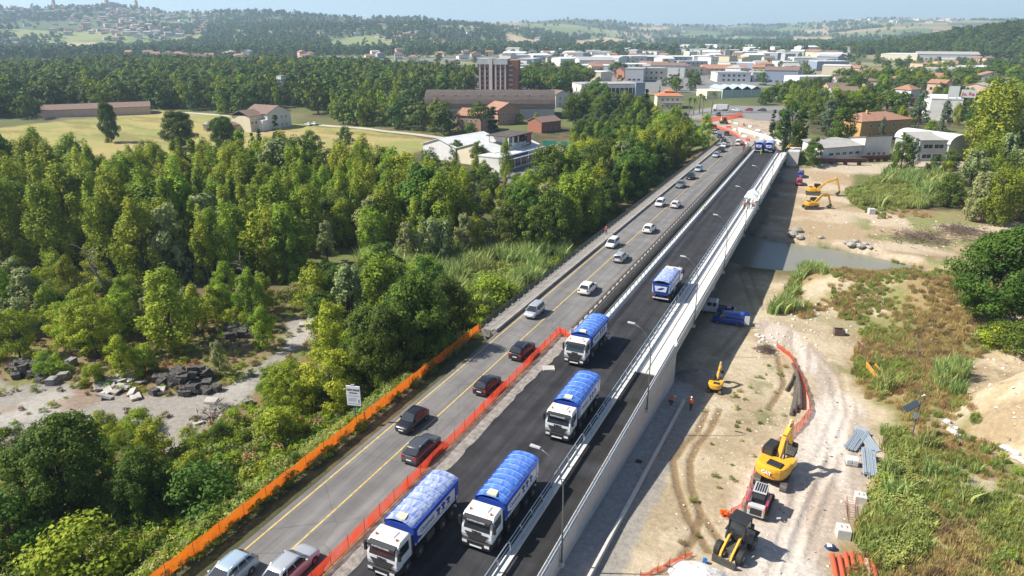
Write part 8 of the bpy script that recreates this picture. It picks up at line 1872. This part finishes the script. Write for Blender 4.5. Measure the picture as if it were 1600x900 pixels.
# long rusty girders near the white workshops
for (pa, pb, lab) in (((1268, 258), (1352, 258), 'long rusty bridge girder lying before low white workshop'), ((1345, 253), (1388, 252), 'shorter rusty girder behind the long one')):
    a, L_, rz = along(pa, pb); t = thing('bridge_girder', lab, 'steel beam', a, rz)
    MB().prism([(-0.4, 0.9), (0.4, 0.9), (0.4, 0.96), (0.04, 0.98), (0.04, 2.0), (0.4, 2.02), (0.4, 2.1), (-0.4, 2.1), (-0.4, 2.02), (-0.04, 2.0), (-0.04, 0.98), (-0.4, 0.96)], 'x', 0, L_).build('girder', M_RUST, t)
    for k in range(4): MB().box(L_ * (0.1 + 0.26 * k) - 0.4, L_ * (0.1 + 0.26 * k) + 0.4, -0.6, 0.6, -0.3, 0.89).build('support_block', M_TRIM, t)
# heap of white sand
g = np.random.default_rng(4)
def heap(name, label, px, rx, ry, h, m, seed, cat='heap', rough=0.12):
    p = at(*px); V = []; n = 26; g = np.random.default_rng(seed)
    U, W_ = np.meshgrid(np.linspace(-1, 1, n + 1), np.linspace(-1, 1, n + 1), indexing='ij'); d = np.hypot(U, W_)
    zz = h * np.clip(1 - d ** 1.3, 0, None) * (0.75 + 0.5 * vnoise(U * 4 + seed, W_ * 4, 3)) + rough * g.normal(size=d.shape) * np.clip(1 - d, 0, None) - 0.1 + HT(p[0] + U * rx, p[1] + W_ * ry) - p[2]
    V = np.stack([U * rx, W_ * ry, zz], -1).reshape(-1, 3)
    F = [(i * (n + 1) + j, (i + 1) * (n + 1) + j, (i + 1) * (n + 1) + j + 1, i * (n + 1) + j + 1) for i in range(n) for j in range(n)]
    o = bpy.data.objects.new(name, mesh_np(name, V, F, [m])); COL.objects.link(o); o.location = tuple(map(float, p)); tag(o, label, cat); return o
heap('sand_heap', 'white gravel heap at bottom edge beside crumpled net', (1095, 903), 2.6, 2.0, 1.0, mat('white_gravel', (0.60, 0.57, 0.52), 0.95, 0.1, 6, bump=0.04, bscale=10), 3, rough=0.03)
heap('spoil_heap', 'dark spoil heap in the shade beside retaining wall', (1092, 590), 3.2, 3.0, 0.8, mat('grey_spoil', (0.26, 0.23, 0.19), 0.95, 0.2, 3, bump=0.06, bscale=6), 5, rough=0.06)
# ------------------------------------------------------------------ old yard: bales, slabs, rubble
M_BALE = mat('dark_scrap_bale', (0.095, 0.085, 0.075), 0.9, 0.6, 5, bump=0.12, bscale=7); M_BALEG = mat('grey_scrap_bale', (0.24, 0.235, 0.22), 0.9, 0.35, 4, bump=0.06, bscale=6); M_SLAB = mat('broken_slab', (0.40, 0.37, 0.33), 0.9, 0.2, 2, bump=0.02)
def bale_mesh(seed, m, rough=0.06):
    g = np.random.default_rng(seed); mb = MB(); n = 3
    mb.box(-0.6, 0.6, -0.5, 0.5, 0, 0.9); V = np.array(mb.v) + g.normal(0, rough, (8, 3)); mb.v = [tuple(p) for p in V]
    for k in range(12):   # ragged strands sticking out of the bale
        c = g.uniform(-1, 1, 3) * np.array([0.55, 0.45, 0.4]) + np.array([0, 0, 0.5]); d = g.normal(size=3) * 0.3; mb.tube([c - d, c + d], 0.035, 4)
    return mb.mesh('bale', m)
BM = [bale_mesh(i, M_BALE) for i in range(4)]; BG = [bale_mesh(9 + i, M_BALEG, 0.04) for i in range(3)]
def bales(px, n, spread, layers, label, grp, ms, sc=1.0, seed=1, name='scrap_bale'):
    g = random.Random(seed); p = at(*px)
    for k in range(n):
        L_ = g.random() ** 1.5; q = (p[0] + g.gauss(0, spread[0]), p[1] + g.gauss(0, spread[1])); d = math.hypot((q[0] - p[0]) / spread[0], (q[1] - p[1]) / spread[1]); lv = max(0, layers * (1 - d / 2.2)) * g.random()
        o = inst(name, ms[k % len(ms)], None, (q[0], q[1], float(HT(*q)) + lv * 0.75 - 0.05), 0, sc * g.uniform(0.8, 1.2), rot=(g.uniform(-0.3, 0.3) * (lv > 0.3), g.uniform(-0.3, 0.3) * (lv > 0.3), g.uniform(0, 3.1))); tag(o, label, 'bale', grp)
bales((292, 600), 46, (1.7, 1.3), 3.6, 'black scrap bale in the big dark heap beside yard road', 'bales of big dark heap', BM, 0.95, 1)
bales((48, 582), 34, (2.0, 0.9), 1.8, 'dark scrap piece in low heap at left of yard', 'pieces of low dark heap', BM, 0.8, 2)
bales((372, 520), 26, (1.6, 1.0), 2.0, 'dark scrap bale in heap behind sage green tree', 'bales of rear dark heap', BM, 0.9, 3)
for (x, y, s, lab) in ((83, 600, 1.0, 'front grey block of two at edge of yard'), (100, 592, 1.0, 'rear grey block of two at edge of yard'), (112, 570, 1.0, 'grey block beside low dark heap'), (186, 585, 0.9, 'grey block among broken slabs'), (388, 632, 0.8, 'grey bale beside the yard road')):
    o = inst('scrap_bale', BG[int(x) % 3], None, at(x, y), x * 0.1, s); tag(o, lab, 'block')
sl = [MB().hexa([(-0.9, -0.6, 0), (0.8, -0.7, 0), (0.95, 0.55, 0), (-0.8, 0.65, 0), (-0.85, -0.6, 0.25), (0.8, -0.65, 0.25), (0.9, 0.5, 0.25), (-0.8, 0.6, 0.25)]).mesh('slab', M_SLAB), MB().hexa([(-0.6, -0.5, 0), (0.7, -0.4, 0), (0.5, 0.55, 0), (-0.7, 0.45, 0), (-0.6, -0.5, 0.2), (0.7, -0.4, 0.2), (0.5, 0.5, 0.2), (-0.7, 0.4, 0.2)]).mesh('slab', M_SLAB)]
for i in range(26):
    x, y = gp.gauss(185, 22), gp.gauss(603, 11); p = at(x, y)
    o = inst('broken_slab', sl[i % 2], None, p + np.array([0, 0, gp.uniform(0, 0.35)]), 0, gp.uniform(0.6, 1.1), rot=(gp.uniform(-0.35, 0.35), gp.uniform(-0.35, 0.35), gp.uniform(0, 6))); tag(o, 'broken concrete slab in jumble at middle of yard edge', 'slab', 'broken slabs in the yard')
for i, (x, y) in enumerate(((212, 622), (484, 502), (478, 508), (125, 603), (250, 612), (330, 628), (352, 655), (310, 662), (492, 498))):
    o = inst('broken_slab', sl[i % 2], None, at(x, y) + np.array([0, 0, 0.1]), gp.uniform(0, 6), gp.uniform(0.7, 1.2)); tag(o, 'single broken slab lying by yard road', 'slab', 'loose slabs by yard road')
o = inst('broken_slab', sl[0], None, atz(857, 576, 0.02), 0.6, (0.8, 0.9, 0.6)); tag(o, 'loose asphalt slab beside dump truck at broken verge', 'slab')
# ------------------------------------------------------------------ signs and masts further off
t = thing('green_sign', 'green and white sign board on pole behind cedar', 'sign', at(1348, 178), -0.2); MB().tube([(0, 0, -1), (0, 0, 9)], 0.12, 6).build('pole', M_POST, t); MB().box(-1.6, 1.6, -0.15, 0.1, 5.2, 8.4).build('board', M_WHT, t); MB().box(-1.4, 1.4, -0.2, -0.16, 6.2, 8.2).build('green_field', mat('green_print', (0.05, 0.45, 0.10), 0.5), t)
t = thing('red_banner', 'red banner on frame among dark trees', 'sign', at(1418, 166), 0.3); MB().box(-3.2, 3.2, -0.1, 0.1, 1.5, 4.2).build('banner', M_RED, t); MB().box(-0.8, 0.8, -0.14, -0.11, 2.5, 3.2).build('white_mark', M_WHT, t)
for x in (-3, 3): MB().box(x - 0.1, x + 0.1, -0.05, 0.15, -0.5, 4.3).build('post', M_POST, t)
nm2 = ['left', 'middle', 'right']
for i, (x, y, h) in enumerate(((826, 261, 5.5), (858, 256, 5.5), (868, 254, 5))):
    t = thing('car_park_lamp', f'{nm2[i]} pale lamp post on the car park', 'street lamp', at(x, y), 0, 'car park lamps'); MB().tube([(0, 0, -0.3), (0, 0, h)], [0.1, 0.06], 6).build('pole', M_SIDEW, t); MB().box(-0.5, 0.5, -0.15, 0.15, h, h + 0.15).build('head', M_SIDEW, t)
t = thing('net_wall', 'long green shade-net fence behind the car park', 'fence', at(848, 232)); a, L_, rz = along((848, 228), (905, 232)); t.location = tuple(map(float, a)); t.rotation_euler = (0, 0, rz); MB().box(0, L_, -0.03, 0.03, 0.1, 2.2).build('netting', mat('green_netting', (0.01, 0.16, 0.11), 0.7), t)
for k in range(8): MB().tube([(L_ * k / 7, 0.06, -0.3), (L_ * k / 7, 0.06, 2.4)], 0.05, 5).build('post', M_POST, t)
# pale lane by the farmhouse and far roads
def lane(name, label, px, w, m, lift=0.12):
    P = [at(*q) for q in px]; Lr = []
    for i in range(len(P) - 1):
        n = max(2, int(np.hypot(*(P[i + 1] - P[i])[:2]) / 6))
        for k in range(n): Lr.append(P[i] * (1 - k / n) + P[i + 1] * k / n)
    Lr.append(P[-1]); rows = []
    for i, q in enumerate(Lr):
        d = (Lr[min(i + 1, len(Lr) - 1)] - Lr[max(i - 1, 0)])[:2]; d = d / np.linalg.norm(d); n = np.array([-d[1], d[0]])
        rows.append([(*(q[:2] + n * w * s), float(HT(*(q[:2] + n * w * s))) + lift) for s in (-0.5, -0.17, 0.17, 0.5)])
    tag(MB().loft(rows, caps=False, closed=False).build(name, m), label, None, None, 'structure')
M_LANE = mat('pale_gravel_lane', (0.44, 0.39, 0.31), 0.95, 0.15, 0.3)
lane('lane', 'pale gravel lane behind the farmhouse', [(290, 176), (340, 180), (385, 185)], 4, M_LANE); lane('lane', 'pale gravel lane from farmhouse to the villa', [(500, 196), (560, 200), (620, 207), (690, 216)], 4, M_LANE)
lane('far_road', 'grey road beyond the roundabout', [(1060, 176), (1110, 176), (1180, 175), (1230, 173)], 9, M_OLD)
lane('far_road', 'grey road at left edge of the valley', [(-20, 128), (10, 131), (30, 133)], 8, M_LANE)
# clutter at the far junction
jb = MB().prism([(-0.3, 0), (0.3, 0), (0.28, 0.2), (0.12, 0.45), (0.1, 0.85), (-0.1, 0.85), (-0.12, 0.45), (-0.28, 0.2)], 'y', -1.0, 1.0)
jm, jr = jb.mesh('barrier', M_CONCL), jb.mesh('barrier', M_RED)
for i, (x, y) in enumerate(((1166, 226), (1168, 220), (1163, 214), (1157, 209), (1148, 204), (1138, 200), (1180, 214), (1190, 219), (1150, 194), (1162, 196), (1172, 199), (1184, 205), (1196, 212))):
    o = inst('road_barrier', jr if i % 4 == 1 else jm, None, at(x, y) + np.array([0, 0, 0.02]), 0.3 + 0.5 * (i % 3)); tag(o, f'{"red" if i % 4 == 1 else "pale concrete"} road barrier at far junction, {"beside the queue" if i < 6 else "before the roundabout"}', 'barrier', 'barriers at the far junction')
heap('spoil_heap', 'small earth heap beside curved wall at far junction', (1182, 209), 3, 2.5, 1.2, MATS['grey_spoil'], 8); heap('spoil_heap', 'pale earth heap before roundabout net', (1142, 191), 4, 3, 1.2, mat('tan_spoil', (0.40, 0.31, 0.20), 0.95, 0.2, 3), 9)
# ------------------------------------------------------------------ haze
hm = bpy.data.materials.new('haze'); N, L = nodes_of(hm); N.remove(N['Principled BSDF'])
pv = N.new('ShaderNodeVolumePrincipled'); pv.inputs['Density'].default_value = HAZE_D; pv.inputs['Color'].default_value = (0.58, 0.78, 1.0, 1); pv.inputs['Anisotropy'].default_value = 0.2
L.new(pv.outputs[0], N['Material Output'].inputs['Volume'])
o = MB().box(-9800, 9800, -9800, 9800, -420, 330).build('haze', hm); tag(o, 'pale bluish summer haze over the valley', None, None, 'stuff')


for md in SCATTER: md.show_viewport = True

# labels shared by a few: say which one, counted from the left of the picture
ORD = ['leftmost', 'second from left', 'third from left', 'fourth from left', 'fifth from left', 'sixth from left', 'seventh from left', 'eighth from left', 'ninth from left', 'tenth from left', 'eleventh from left', 'twelfth from left']
same = {}
for o in COL.objects:
    if o.parent is None and 'label' in o and 'category' in o: same.setdefault(o['label'], []).append(o)
for lab, lst in same.items():
    if 2 <= len(lst) <= 12 and len(lab.split()) <= 13:
        lst.sort(key=lambda o: float(project(*o.location)[0]))
        for k, o in enumerate(lst): o['label'] = f"{lab}, {ORD[k] if k < len(lst) - 1 or len(lst) > 12 else 'rightmost'}"
